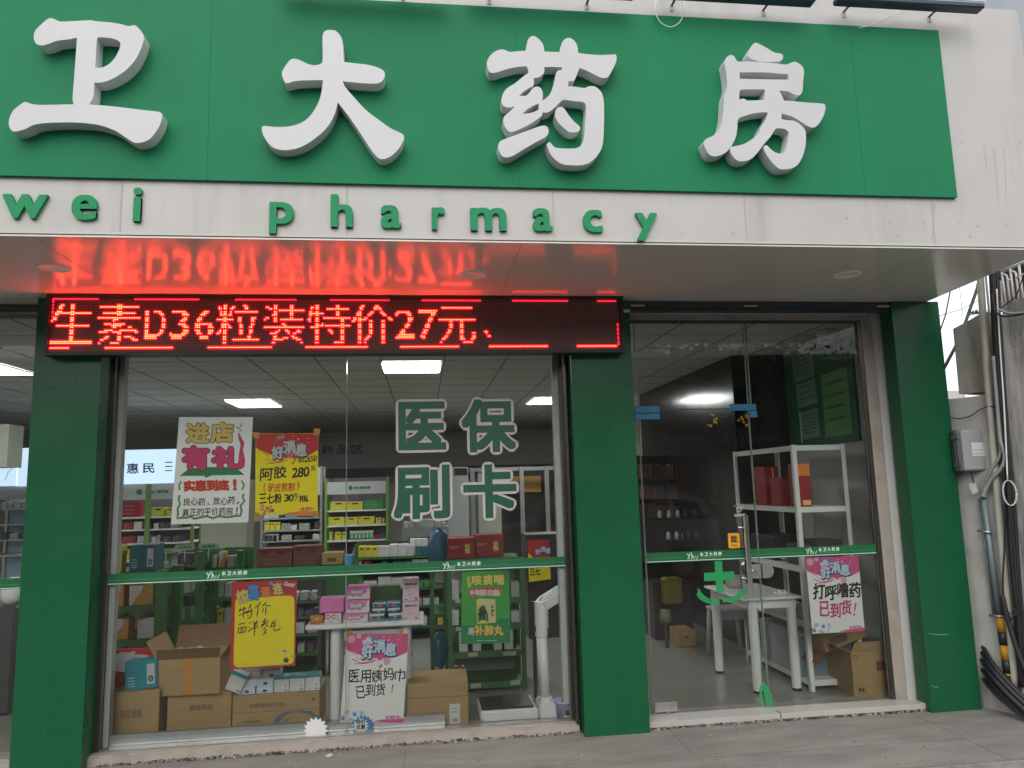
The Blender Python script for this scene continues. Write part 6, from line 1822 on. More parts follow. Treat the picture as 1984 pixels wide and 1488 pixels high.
# good news poster seen deep in the shop, over the dark cabinet
b = MB(); f = paper(b, [(1022, 1046), (1064, 1045), (1067, 1122), (1025, 1128)], 2.9, M_yellow)
b.flat([(0, 0), (1, 0), (1, .48), (.6, .55), (.35, .5), (0, .3)], [], lift(f, .0006), M_red)
o = tag(b.build('poster'), 'small red and yellow poster deep in the shop above the scale head', 'poster', 'posters in the shop')
b = MB(); g = pxmap(2.895); good_news(b, g, 1052, 1066, 30, M_ltblue, M_kwht, M_navy); write(b, '三七', g, M_ink, (1026, 1102, 1047, 1114), .5, .0006, .05); b.build('lettering', o)
b = MB(); b.box(P(1022, 1120, 2.95).x, P(1098, 1120, 2.95).x, 2.95, 3.4, ZF, P(1060, 1035, 2.95).z, M_dkwood)
tag(b.build('dark_cabinet'), 'dark brown cabinet behind the scale head', 'cabinet')

# ================================================================== through the entrance
# slotted white rack along the right wall
rk = thing('storage_rack', 'white slotted steel rack with red boxes inside the entrance', 'rack', (3.0, 1.0, ZF))
rx0, rx1, ry0, ry1 = 2.89, 3.33, 0.50, 1.62
rzt = P(1529, 862, 0.5).z
rzs = [rzt - .001, P(1545, 982, .5).z, P(1555, 1098, .5).z, P(1565, 1205, .5).z, P(1575, 1318, .5).z]
for x in (rx0, rx1):
    for y in (ry0, ry1):
        b = MB(); sgx = 1 if x == rx0 else -1; sgy = 1 if y == ry0 else -1
        b.box(x, x + sgx * .034, y, y + sgy * .003, ZF, rzt, M_wplast); b.box(x, x + sgx * .003, y + sgy * .0031, y + sgy * .034, ZF, rzt, M_wplast); b.build('post', rk)
for z in rzs:
    b = MB(); b.box(rx0 + .004, rx1 - .004, ry0 + .004, ry1 - .004, z - .012, z - .004, M_wplast)
    b.box(rx0 + .035, rx1 - .035, ry0 + .0035, ry0 + .03, z - .045, z - .0125, M_wplast); b.box(rx0 + .0035, rx0 + .03, ry0 + .035, ry1 - .035, z - .045, z - .0125, M_wplast)
    b.build('shelf_board', rk)
def on_rack(label, x0, x1, y0, y1, z, h, mt, name, cat, prints=(), group=None):
    b = MB(); b.box(x0, x1, y0, y1, z - .0035, z - .0035 + h, mt, bev=.004)
    for u0, v0, u1, v1, m in prints:
        b.box(x0 + (x1 - x0) * u0, x0 + (x1 - x0) * u1, y0 - .001, y0 - .0002, z + h * (1 - v1), z + h * (1 - v0), m)
    return tag(b.build(name), label, cat, group)
z2 = rzs[1]
on_rack('tall red box with orange top on the rack by the entrance, nearest the right post', 2.945, 3.055, .56, .70, z2, .34, M_kred, 'red_box', 'box', [(.02, .02, .98, .3, M_orange), (.3, .86, .9, .97, M_gold)], 'red boxes on the rack')
on_rack('low red gift box in the middle of the rack by the entrance', 2.92, 3.03, .80, .98, z2, .23, M_kred, 'red_box', 'box', [(.1, .3, .4, .7, M_maroon)], 'red boxes on the rack')
on_rack('tall red gift box with gold trim at the far left of the rack', 2.925, 3.05, 1.08, 1.28, z2, .33, M_kred, 'red_box', 'box', [(.55, .05, .65, .95, M_gold)], 'red boxes on the rack')
z3 = rzs[2]
on_rack('dark folded bag on the third level of the rack, near the right post', 3.05, 3.28, .56, .80, z3, .19, M_kblk, 'dark_bag', 'bag')
on_rack('dark box on the third level of the rack, beside the bag', 2.94, 3.03, .58, .82, z3, .16, M_dkgrey, 'dark_box', 'box')
on_rack('black box with crumpled film far back on the third level of the rack', 2.93, 3.2, 1.0, 1.45, z3, .2, M_black, 'black_box', 'box')
b = MB(); blob(b, (2.99, .93, z3 + .05), .06, M_ltgrey, 1.3, .8, 12, 5); tag(b.build('crumpled_film'), 'crumpled pale plastic film on the third rack level', 'film')
b = MB(); zb5 = rzs[4] - .003
b.solid(rrect(3.0 - .11, 3.32, 0, 1, .001), [], lambda u, v: Vector((u, .62, zb5 + .30 * v)), lambda u, v: Vector((u, 1.3, zb5 + .30 * v)), mat('bin_blue_grey', (.20, .26, .30), .45, var=.06), M_greypl)
b.box(2.88 + .004, 3.326, .612, 1.31, zb5 + .301, zb5 + .325, M_greypl)
tag(b.build('plastic_bin'), 'blue grey plastic bin on the lowest level of the rack', 'bin')
# white table and stool
tw = thing('white_table', 'white wooden table with round legs just inside the glass door', 'table', (2.62, .85, ZF))
tzw = P(1505, 1157, .50).z
b = MB(); b.box(2.40, 2.88, .50, 1.28, tzw - .022, tzw, M_wplast, bev=.006); b.build('tabletop', tw)
b = MB(); b.box(2.46, 2.84, .535, .55, tzw - .085, tzw - .0225, M_wplast); b.box(2.455, 2.47, .56, 1.22, tzw - .085, tzw - .0225, M_wplast); b.build('apron', tw)
for x, y in ((2.50, .56), (2.815, .57), (2.46, 1.19), (2.80, 1.2)):
    b = MB(); b.cyl((x, y, ZF + .02), (x, y, tzw - .0225), .034, .036, n=20, mt=M_wplast); b.cyl((x, y, ZF), (x, y, ZF + .02), .034, n=20, mt=M_black); b.build('leg', tw)
b = MB(); b.box(2.52, 2.66, 1.0, 1.12, tzw + .0005, tzw + .10, mat('mottled_grey', (.36, .36, .32), .6, var=.3, scale=25), bev=.02); tag(b.build('tissue_carton'), 'mottled grey tissue carton on the white table by the door', 'carton')
b = MB(); b.box(2.72, 2.82, .60, .66, tzw + .0005, tzw + .02, M_wplast, bev=.004); b.box(2.74, 2.77, .61, .65, tzw + .021, tzw + .034, M_wplast); b.box(2.785, 2.81, .61, .65, tzw + .021, tzw + .03, M_wplast); tag(b.build('card_holder'), 'small white plastic holder near the front edge of the white table', 'holder')
stl = thing('stool', 'grey white plastic stool under the table by the door', 'stool', (2.75, 1.65, ZF))
b = MB(); b.box(2.60, 2.92, 1.5, 1.8, ZF + .42, ZF + .45, M_greypl, bev=.012); b.box(2.62, 2.90, 1.52, 1.53, ZF + .36, ZF + .419, M_greypl); b.build('seat', stl)
for x, y, dx, dy in ((2.63, 1.53, -.03, -.03), (2.89, 1.53, .03, -.03), (2.63, 1.77, -.03, .03), (2.89, 1.77, .03, .03)):
    b = MB(); b.tube([(x + dx, y + dy, ZF), (x, y, ZF + .42)], .02, M_greypl, 8, rs=[.018, .026]); b.build('leg', stl)
# cartons in the right corner
def ob2(x0, x1, y0, y1, z):
    return [((x0, y0, z), (x1, y0, z), (0.025, -0.02, 0.075)), ((x0, y1, z), (x0, y0, z), (-0.10, 0, 0.05)), ((x1, y1, z), (x0, y1, z), (0, 0.05, 0.09))]
red_m = M_inkred
M_cred = mat('faded_red_print', (.22, .07, .045), .8, var=.1)
_, rq = cbox('open cardboard box on the floor at the right side of the entrance', (1652, 1262, 1722, 1352), .285, .62, ZF, openbox=ob2, prints=[('r', .05, .06, .15, .16, M_cred), ('r', .07, .075, .13, .145, M_card), ('r', .08, .72, .34, .92, M_cardp), ('r', .09, .73, .33, .91, M_card), ('t', '药品', .13, .78, .29, .87, M_ink, .004), ('r', .68, .22, .96, .44, M_cred), ('lines', 0, 0, 0, 0, 0, M_card)], group='cardboard boxes inside the entrance')
b = MB(); b.box(rq[0] - .001, rq[0] + .0, .30, .60, ZF + .05, ZF + .2, M_cred); tag(b.build('red_print'), 'faded red print on the side of the open floor carton', 'print') if False else None
r2 = thing('cardboard_box', 'tilted cardboard box leaning on top of the open carton in the entrance corner', 'cardboard box', (3.18, .62, rq[3] + .02), 'cardboard boxes inside the entrance')
b = MB(); b.box(2.97, 3.37, .46, .80, rq[3] + .02, rq[3] + .32, M_card, bev=.005); b.box(3.02, 3.18, .459, .4594, rq[3] + .05, rq[3] + .11, M_cardp); b.box(3.22, 3.35, .459, .4594, rq[3] + .22, rq[3] + .29, M_cred); b.build('carton_body', r2)
b = MB(); flap(b, (2.97, .46, rq[3] + .02), (2.97, .80, rq[3] + .02), (-.09, 0, -.05), M_cred); b.build('flap', r2)
r2.rotation_euler = (0, math.radians(-14), math.radians(8))
# notice board on the right wall
nb = thing('notice_board', 'dark green notice board with pale sheets high on the right wall of the entrance', 'notice board', (3.595, 1.2, 2.2))
Xn = 3.598
def yz(px, py, X=3.598):
    p = PX(px, py, X); return p.y, p.z
y0n, z0n = yz(1669, 848); y1n, z1n = yz(1521, 690)
b = MB(); b.box(Xn - .02, Xn, y0n, min(1.87, y1n), 1.93, 2.82, mat('board_green', (.02, .13, .07), .5, var=.1)); b.build('board', nb)
def sheet(c, mt, name='sheet', lines=0):
    q = [PX(x, y, Xn - .0215) for x, y in c]
    b = MB(); b.add(q + [p + Vector((.001, 0, 0)) for p in q], [(0, 1, 2, 3), (7, 6, 5, 4), (0, 4, 5, 1), (1, 5, 6, 2), (2, 6, 7, 3), (3, 7, 4, 0)], mt)
    for k in range(lines):
        v = .15 + .75 * k / lines
        f = lambda u, w: (q[0] * (1 - u) + q[1] * u) * (1 - w) + (q[3] * (1 - u) + q[2] * u) * w + Vector((-.0008, 0, 0))
        b.quad(f(.15, v), f(.85, v), f(.85, v + .04), f(.15, v + .04), M_pgreen)
    b.build(name, nb)
M_sh1 = mat('sheet_grey_green', (.20, .30, .25), .6, var=.08)
M_sh2 = mat('sheet_lime', (.16, .33, .12), .6, var=.08)
sheet([(1533, 690), (1571, 672), (1578, 728), (1539, 743)], M_sh1, lines=5)
sheet([(1541, 747), (1577, 733), (1584, 780), (1546, 792)], M_sh1, lines=3)
sheet([(1549, 800), (1584, 790), (1589, 845), (1556, 852)], M_sh1, lines=6)
sheet([(1590, 728), (1640, 710), (1652, 840), (1600, 848)], M_sh2, lines=4)
b = MB(); ra_, rb_ = yz(1555, 797), yz(1560, 858); b.tube([(Xn - .03, ra_[0], ra_[1]), (Xn - .03, rb_[0], rb_[1])], .006, M_wplast, 6); tag(b.build('light_tube'), 'thin white vertical tube on the notice board', 'tube')
# dome camera
q = PZ(1597, 640, 2.856)
dm = thing('dome_camera', 'white dome camera under the ceiling inside the entrance', 'camera', q)
b = MB(); b.lathe([(0, 0), (.07, 0), (.07, -.025), (.062, -.035)], q, M_wplast, 22); b.build('base', dm)
b = MB(); b.lathe([(.062, -.035), (.06, -.07), (.045, -.105), (.02, -.125), (0, -.128)], q, M_wplast, 22); b.build('dome', dm)
b = MB(); c = [PX(x, y, 3.55) for x, y in ((1577, 668), (1619, 655), (1620, 668), (1590, 676))]; b.add(c + [p + Vector((.004, 0, 0)) for p in c], [(0, 1, 2, 3), (7, 6, 5, 4), (0, 4, 5, 1), (1, 5, 6, 2), (2, 6, 7, 3), (3, 7, 4, 0)], M_kred); tag(b.build('red_card'), 'small red card on the wall just below the dome camera', 'card')
# dark shelves with books and bottles, speckled board and pillar at the back of the entrance
Yk = 4.9
dk, a_, c_, zs = shelf('dark_bookcase', 'dark bookcase with spines and white jars seen through the glass door', 1238, 1338, 880, 1110, 3.6, .35, (925, 965, 1003, 1045, 1085), M_dkwood, M_dkwood, M_dkwood, None, zf=ZF, pw=.04)
rr = random.Random(21)
for j, y in enumerate((924, 964, 1002)):
    x = 1243.0
    while x < 1330:
        wd_ = rr.uniform(5, 9); h = rr.uniform(20, 27)
        X0, X1, Z0, Z1 = wbox(x, y - h, x + wd_ - .6, y, 3.63)
        b = MB(); b.box(X0, X1, 3.63, 3.83, zs[j] + .001, Z1, rr.choice((M_dkwood, M_dkred, M_kbrn, M_dkgrey, M_kbrn)), bev=.002)
        tag(b.build('book'), 'dark book spine on the %s shelf of the dark bookcase' % ('top', 'second', 'third')[j], 'book', 'books on the %s shelf of the dark bookcase' % ('top', 'second', 'third')[j])
        x += wd_
for x, y, zi in ((1295, 1002, 2), (1312, 1002, 2), (1326, 1002, 2), (1294, 1044, 3), (1310, 1044, 3), (1324, 1044, 3), (1277, 1002, 2)):
    q = P(x, y, 3.6); b = MB(); b.lathe([(0, 0), (.024, 0), (.026, .05), (.018, .07), (.018, .085), (0, .085)], (q.x, 3.57, zs[zi] + .001 - (0.0)), M_wplast, 14)
    tag(b.build('white_jar'), 'small white jar at the front of the dark bookcase', 'jar', 'white jars on the dark bookcase')
b = MB(); X0, X1, Z0, Z1 = wbox(1336, 915, 1408, 1100, 3.5)
M_speck = mat('speckled_board', (.26, .22, .23), .7, var=.1)
b.box(X0, X1, 3.5, 3.54, ZF, Z1, M_speck)
for k in range(60):
    x, z = rr.uniform(X0 + .01, X1 - .02), rr.uniform(Z0, Z1 - .02); b.box(x, x + .008, 3.497, 3.4995, z, z + .008, M_dkred)
tag(b.build('speckled_panel'), 'pale grey pink speckled panel beside the dark bookcase', 'panel')
b = MB(); X0, X1, Z0, Z1 = wbox(1400, 880, 1418, 1100, 3.2); b.box(X0, X1, 3.2, 3.4, ZF, 2.7, M_dkred); tag(b.build('wooden_post'), 'dark red wooden post right of the speckled panel', 'post')
b = MB()
q = P(1385, 1012, 3.3); b.cyl((q.x, 3.3, P(1385, 1030, 3.3).z - .12), (q.x, 3.3, P(1385, 1030, 3.3).z), .06, .08, 14, M_kbrn)
rr = random.Random(5)
for k in range(70):
    a = rr.uniform(0, 6.28); L = rr.uniform(.05, .22); c = Vector((q.x, 3.3, P(1385, 1028, 3.3).z)); d = Vector((math.cos(a), math.sin(a) * .5, rr.uniform(.1, .9))).normalized()
    p1 = c + d * L; s_ = Vector((rr.uniform(-1, 1), rr.uniform(-1, 1), rr.uniform(-1, 1))).normalized() * .022
    b.add([p1 - s_, p1 + d * .03, p1 + s_, p1 - d * .035], [(0, 1, 2, 3)], mat('dark_leaf', (.02, .045, .02), .5, var=.2))
tag(b.build('potted_plant'), 'dark leafy potted plant in front of the speckled panel', 'plant')
# yellow sack and carton behind the left side of the door
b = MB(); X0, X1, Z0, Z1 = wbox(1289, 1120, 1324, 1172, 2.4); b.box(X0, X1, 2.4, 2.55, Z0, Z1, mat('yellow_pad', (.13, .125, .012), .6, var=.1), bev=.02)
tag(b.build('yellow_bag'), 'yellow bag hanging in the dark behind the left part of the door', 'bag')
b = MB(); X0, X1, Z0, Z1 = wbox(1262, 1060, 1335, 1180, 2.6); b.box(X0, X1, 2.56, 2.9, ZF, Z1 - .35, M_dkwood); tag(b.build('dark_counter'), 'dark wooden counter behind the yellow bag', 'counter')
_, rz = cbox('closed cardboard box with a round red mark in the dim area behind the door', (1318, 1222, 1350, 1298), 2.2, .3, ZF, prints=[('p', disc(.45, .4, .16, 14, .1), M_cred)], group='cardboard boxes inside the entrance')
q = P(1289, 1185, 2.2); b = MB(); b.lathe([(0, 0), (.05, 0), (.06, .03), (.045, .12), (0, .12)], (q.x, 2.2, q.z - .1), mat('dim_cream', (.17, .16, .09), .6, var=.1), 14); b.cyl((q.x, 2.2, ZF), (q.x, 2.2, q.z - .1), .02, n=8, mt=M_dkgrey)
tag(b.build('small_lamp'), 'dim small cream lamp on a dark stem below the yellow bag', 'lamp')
# ================================================================== right of the shop
NX, NY = -0.913, -0.407
DW = NX * 3.935 + NY * 0.056
def PW(px, py, off=0.0):
    """photo pixel -> the oblique side wall, lifted off it by off"""
    v = ray(px, py)
    t = (DW + off - (NX * EYE.x + NY * EYE.y)) / (NX * v.x + NY * v.y)
    return EYE + v * t
TW = Vector((0.407, -0.913, 0))
NW = Vector((NX, NY, 0))
def wall_solid(px, off, thick, mt, name, label, cat):
    q = [PW(x, y, off) for x, y in px]
    b = MB(); n = len(q); r = [p - NW * thick for p in q]
    tris = tessellate_polygon([[Vector((p.dot(TW), p.z, 0)) for p in q]])
    b.add(q, [tuple(t) for t in tris], mt); b.add(r, [tuple(t)[::-1] for t in tris], mt)
    b.add(q + r, [(k, (k + 1) % n, n + (k + 1) % n, n + k) for k in range(n)], mt)
    o = b.build(name)
    return tag(o, label, cat) if label else o
M_plaster = stained('yard_plaster', (0.46, 0.445, 0.42), (0.22, 0.20, 0.17), 0.85, 0.52, 0.78, 3.5, (1.5, 1.5, 0.7), bump=0.2, amount=0.7)
M_conc = stained('old_concrete', (0.40, 0.38, 0.34), (0.17, 0.16, 0.14), 0.9, 0.45, 0.7, 5, (2, 2, 0.35), bump=0.5, amount=0.8)
M_conc2 = stained('weathered_wall', (0.40, 0.39, 0.375), (0.055, 0.055, 0.05), 0.9, 0.40, 0.66, 4, (2.2, 2.2, 0.3), bump=0.5, amount=0.9)
M_pvc = stained('pvc_pipe', (0.50, 0.48, 0.41), (0.26, 0.24, 0.19), 0.5, 0.5, 0.8, 6, (1, 1, 0.4), amount=0.7)
M_galv = mat('galvanised', (0.20, 0.24, 0.25), 0.5, 0.3, var=0.12)
M_flex = mat('grey_conduit', (0.30, 0.31, 0.31), 0.55, var=0.1)
M_cable = mat('black_cable', (0.018, 0.018, 0.02), 0.45, var=0.15)
zw = PW(1905, 766).z
b = MB()
pts2 = [(3.884, 0.17), (4.20, -0.538), (4.45, -0.43), (4.13, 0.28)]
b.add([(x, y, 0) for x, y in pts2] + [(x, y, zw) for x, y in pts2], [(0, 3, 2, 1), (4, 5, 6, 7), (0, 1, 5, 4), (1, 2, 6, 5), (2, 3, 7, 6), (3, 0, 4, 7)], M_plaster)
tag(b.build('yard_wall'), 'low white plastered wall beside the right green pillar', 'wall')
b = MB()
q0 = PW(1905, 1365, 0.003); q1 = PW(1990, 1290, 0.003)
wall_solid([(1897, 1310), (1935, 1300), (1984, 1330), (1990, 1395), (1906, 1371)], 0.012, 0.011, M_conc, 'wall_plinth', 'damp grey plinth band at the foot of the white plastered wall', 'plinth')
wall_solid([(1846.5, 637), (1875, 622), (1902, 606), (1914, 604), (1922, 757), (1858, 763.5)], -0.06, 0.35, M_conc, 'concrete_block', 'weathered concrete block standing on top of the white plastered wall', 'block')
wall_solid([(1941, 586), (2060, 560), (2110, 1420), (1984, 1388), (1977, 1290), (1962, 1000)], 0.05, 0.5, M_conc2, 'weathered_wall', 'tall streaked grey concrete wall at the right edge of the photo', 'wall')
# neighbouring house above: brown shutter, grille, eave
nh = thing('neighbour_house', 'neighbouring house with a brown shuttered window behind white bars', 'house', PW(1960, 560, -0.4))
def wpart(px, off, thick, mt, name):
    q = [PW(x, y, off) for x, y in px]
    b = MB(); n = len(q); r = [p - NW * thick for p in q]
    b.add(q + r, [tuple(range(n)), tuple(range(2 * n - 1, n - 1, -1))] + [(k, (k + 1) % n, n + (k + 1) % n, n + k) for k in range(n)], mt)
    return b.build(name, nh)
wpart([(1926, 535), (2060, 478), (2070, 610), (1938, 604)], -0.30, 0.2, M_conc, 'wall')
M_shut = mat('brown_shutter', (0.20, 0.10, 0.085), 0.6, var=0.25, scale=2)
wpart([(1932, 538), (2060, 482), (2066, 600), (1940, 596)], -0.295, 0.003, M_shut, 'shutter')
for k in range(6):
    x = 1937 + 13 * k
    wpart([(x, 536 - 5 * k), (x + 3, 535 - 5 * k), (x + 7, 597), (x + 4, 597)], -0.290, 0.004, M_wplast if k == 0 else M_kbrn, 'shutter_slat')
wpart([(1920, 530), (2060, 462), (2060, 480), (1922, 540)], -0.1, 0.3, mat('dark_eave', (0.10, 0.10, 0.10), 0.8, var=0.2), 'eave')
M_bar = mat('white_bar', (0.62, 0.62, 0.62), 0.5, var=0.05)
gr = thing('window_grille', 'white painted steel window bars in front of the brown shutter', 'grille', PW(1960, 560, 0.0))
for pts in ([(1927, 531), (1984, 507), (2050, 478)],):
    b = MB(); b.tube([PW(x, y, 0.02) for x, y in pts], 0.010, M_bar, 8); b.build('rail', gr)
for pts in ([(1940, 520), (1949, 594)], [(1956, 512), (1966, 592)], [(1973, 505), (1983, 590)], [(1990, 498), (2000, 588)], [(2006, 490), (2016, 586)],
            [(1942, 534), (1946, 532), (1950, 534), (1952, 542), (1957, 593)], [(1959, 528), (1963, 526), (1967, 528), (1969, 536), (1975, 592)], [(1952, 544), (1958, 541)], [(1969, 539), (1984, 531), (2010, 518)]):
    b = MB(); b.tube([PW(x, y, 0.02) for x, y in pts], 0.0085, M_bar, 8); b.build('bar', gr)
def wtube(name, label, cat, pts, r, mt, off, group=None, n=10):
    offs = off if isinstance(off, (list, tuple)) else [off] * len(pts)
    P3 = [PW(x, y, o) for (x, y), o in zip(pts, offs)]
    # round the bends
    fine = []
    for i in range(len(P3) - 1):
        p0, p1, p2, p3 = P3[max(0, i - 1)], P3[i], P3[i + 1], P3[min(len(P3) - 1, i + 2)]
        for k in range(6):
            t = k / 6
            fine.append(0.5 * (2 * p1 + (p2 - p0) * t + (2 * p0 - 5 * p1 + 4 * p2 - p3) * t * t + (3 * p1 - p0 - 3 * p2 + p3) * t ** 3))
    fine.append(P3[-1])
    b = MB(); b.tube(fine, r, mt, n)
    return tag(b.build(name), label, cat, group)
wtube('drain_pipe', 'cream plastic drain pipe running up beside the grey meter box', 'pipe', [(1898, 520), (1908, 660), (1919, 800), (1930, 930), (1941, 1060), (1953, 1180), (1967, 1330)], 0.024, M_pvc, 0.03, n=14)
wtube('thin_pipe', 'thin white pipe beside the top of the cream drain pipe', 'pipe', [(1909, 525), (1917, 612)], 0.008, M_wplast, 0.02)
for k, (dx, r, o, lab) in enumerate(((0, 0.016, 0.05, 'thick black cable in the bundle right of the cream pipe, nearest the pipe'), (6, 0.013, 0.06, 'black cable in the middle of the bundle right of the cream pipe'), (11, 0.012, 0.055, 'black cable at the right side of the bundle by the grey wall'), (3, 0.009, 0.08, 'thin black cable crossing in front of the bundle'))):
    wtube('cable', lab, 'cable', [(1919 + dx, 505), (1924 + dx, 600), (1931 + dx * 1.1, 720), (1941 + dx * 1.1 + 2 * (k % 2), 850), (1951 + dx * 1.3, 980), (1961 + dx * 1.3 - k, 1100), (1970 + dx, 1200), (1978 + dx, 1330)], r, M_cable, o, 'black cables on the side wall')
wtube('cable', 'pale grey cable running down the black cable bundle', 'cable', [(1931, 560), (1938, 680), (1946, 800), (1952, 930)], 0.005, M_wplast, 0.09)
wtube('conduit', 'grey conduit coming down and curving under the meter box', 'conduit', [(1925, 690), (1932, 780), (1938, 850), (1944, 868), (1947, 886), (1942, 904), (1930, 918), (1919, 930), (1909, 948), (1904, 962)], 0.014, M_flex, 0.075)
wtube('conduit', 'second grey conduit bending from the meter box to the steel duct', 'conduit', [(1936, 800), (1942, 852), (1936, 885), (1922, 908), (1912, 928), (1907, 945), (1908, 964)], 0.011, M_flex, 0.06)
# duct with clamps and guard
du = thing('cable_duct', 'blue grey steel cable duct with clamps below the meter box', 'duct', PW(1918, 1080, 0.03))
b = MB(); b.tube([PW(1905, 963, .035), PW(1936, 1194, .035)], 0.021, M_galv, 14); b.build('duct', du)
b = MB(); b.tube([PW(1897, 966, .03), PW(1926, 1194, .03)], 0.008, M_galv, 10); b.build('side_tube', du)
for (x0, y0), (x1, y1) in (((1894, 1028), (1923, 1032)), ((1917, 1192), (1947, 1195))):
    b = MB(); b.tube([PW(x0, y0, .062), PW((x0 + x1) / 2, (y0 + y1) / 2, .068), PW(x1, y1, .05)], 0.008, M_steel, 8); b.build('clamp', du)
gd = thing('hazard_guard', 'yellow and black striped guard tube at the foot of the cable duct', 'guard', PW(1944, 1255, .03))
ga, gb = PW(1938, 1196, .035), PW(1953.5, 1304, .035)
for k in range(4):
    b = MB(); b.tube([ga + (gb - ga) * (k / 4 + .0005), ga + (gb - ga) * ((k + 1) / 4)], 0.030, (mat('guard_yellow', (.50, .24, .015), .5, var=.15), M_black)[k % 2], 16); b.build('stripe_band', gd)
b = MB(); b.tube([gb, gb + (gb - ga) * .05], .026, M_kora, 12); b.build('rusty_end', gd)
# meter box
mx0, mx1, mz0, mz1 = wbox(1867, 832, 1927, 912, -0.13)
mb_ = thing('meter_box', 'grey plastic meter box with latches and a white label on the side wall', 'box', ((mx0 + mx1) / 2, -.08, mz0))
b = MB(); b.box(mx0, mx1, -0.13, -0.055, mz0, mz1, mat('meter_grey', (.30, .31, .32), .5, var=.05), bev=.012); b.build('cover', mb_)
b = MB(); b.box(mx0 - .004, mx1 + .004, -0.0545, -0.005, mz0 - .004, mz1 + .004, M_dkgrey, bev=.008); b.build('back_shell', mb_)
for z in (mz1 - .05, mz0 + .045):
    b = MB(); b.box(mx0 - .012, mx0 - .0005, -.10, -.03, z - .012, z + .012, M_steel); b.build('latch', mb_)
b = MB(); lx0, lx1, lz0, lz1 = wbox(1883, 857, 1921, 883, -.131); b.box(lx0, lx1, -.1322, -.1305, lz0, lz1, M_kwht)
for u, v, w_, h in ((.62, .68, .1, .18), (.08, .40, .55, .05), (.08, .14, .42, .05)):
    b.box(lx0 + (lx1 - lx0) * u, lx0 + (lx1 - lx0) * (u + w_), -.1328, -.1323, lz0 + (lz1 - lz0) * v, lz0 + (lz1 - lz0) * (v + h), M_grey)
b.build('label', mb_)
wtube('cable', 'short dark lead hanging from the left underside of the meter box', 'cable', [(1882, 914), (1884, 924), (1887, 936)], .006, M_cable, .07)
b = MB(); f = lambda u, v: PW(u, v, .07); b.solid([(1877, 938), (1889, 933), (1896, 953), (1884, 958)], [], f, lambda u, v: PW(u, v, .05), M_kwht, M_dkgrey); tag(b.build('cable_tag'), 'small white tag box hanging under the meter box', 'tag')
wtube('cable', 'thin black cable bulging across the white wall above the meter box', 'cable', [(1838, 808), (1858, 811), (1880, 806), (1900, 793), (1920, 787), (1934, 795), (1940, 812)], .004, M_cable, .05)
wtube('cable', 'thin dark cable running straight down beside the drain pipe', 'cable', [(1944, 905), (1947, 980), (1946, 1060), (1943, 1120), (1944, 1156)], .006, M_cable, .085)
wtube('corrugated_tube', 'dark corrugated tube swinging to the lower right edge of the photo', 'tube', [(1942, 1155), (1950, 1190), (1960, 1225), (1973, 1265), (1992, 1310)], .017, M_cable, .1)
for k, (a, c, r, lab) in enumerate(((1238, 1352, .016, 'topmost'), (1251, 1362, .018, 'second from the top'), (1266, 1374, .018, 'third from the top'), (1283, 1384, .016, 'fourth from the top'), (1300, 1388, .014, 'lowest'))):
    wtube('power_cable', 'thick black power cable sweeping down behind the right pillar, ' + lab, 'cable', [(1872 + 2 * k, a - 26), (1896, a), (1920, a + (c - a) * .33 + 5), (1950, a + (c - a) * .66 + 5), (1990, c + 6)], r, M_cable, [-.16, -.06, .06 + .012 * (k % 3), .10 + .016 * (k % 3), .12 + .016 * (k % 3)], 'black power cables by the right pillar')
b = MB()
for k in range(3):
    c = PW(1955 + k, 955, .12 + .004 * k)
    b.tube([c + TW * (.042 * math.cos(t)) + Vector((0, 0, .085 * math.sin(t))) for t in [2 * math.pi * j / 24 for j in range(25)]], .0025, M_wplast, 6)
tag(b.build('cable_coil'), 'coil of thin white cable hung on the black cable bundle', 'cable')
b = MB()
rr = random.Random(2)
for k in range(9):
    c = PW(1962 + rr.uniform(-3, 6), 1186 + rr.uniform(-5, 5), .11)
    b.tube([c + Vector((rr.uniform(-.05, .05), 0, rr.uniform(-.03, .03))), c, c + Vector((rr.uniform(-.05, .05), -.01, rr.uniform(-.04, .03)))], .003, M_cable, 5)
tag(b.build('wire_tie'), 'twisted wire tie around the drain pipe near its foot', 'wire')
for k, (pts, r, lab) in enumerate((([(1935, 600), (1955, 607), (1990, 605), (2030, 600)], .008, 'grey cable slung along the ledge below the white bars'), ([(1922, 570), (1928, 600), (1940, 612), (1960, 612), (1990, 607)], .006, 'thin cable looping off the black bundle below the bars'), ([(1940, 596), (1955, 585), (1970, 570), (1984, 530)], .004, 'thin wire rising across the white bars'))):
    wtube('cable', lab, 'cable', pts, r, M_cable if k else M_flex, .12)
# wires against the sky
for k, (pts, r, lab) in enumerate((([(1815, 740), (1860, 655), (1893, 560), (1910, 480)], .018, 'thick dark cable slanting across the white sky'), ([(1815, 660), (1832, 610), (1842, 560), (1846, 530)], .008, 'thinner dark cable beside the top of the right pillar'), ([(1820, 612), (1860, 600), (1895, 583)], .004, 'faint overhead wire, upper of two crossing the sky'), ([(1876, 612), (1896, 606), (1935, 597)], .004, 'faint overhead wire, lower of two crossing the sky'), ([(1858, 550), (1866, 615)], .003, 'faint vertical wire in the gap of sky'))):
    b = MB(); b.tube([P(x, y, 2.5 + .1 * k) for x, y in pts], r, M_cable, 6); tag(b.build('overhead_wire'), lab, 'wire', 'wires against the sky')
b = MB(); b.box(P(1800, 770, 9).x, P(1870, 770, 9).x, 9, 14, 0, P(1845, 757, 9).z, M_plaster); tag(b.build('distant_house'), 'pale distant wall just above the white plastered wall', 'house')
b = MB(); rr = random.Random(6)
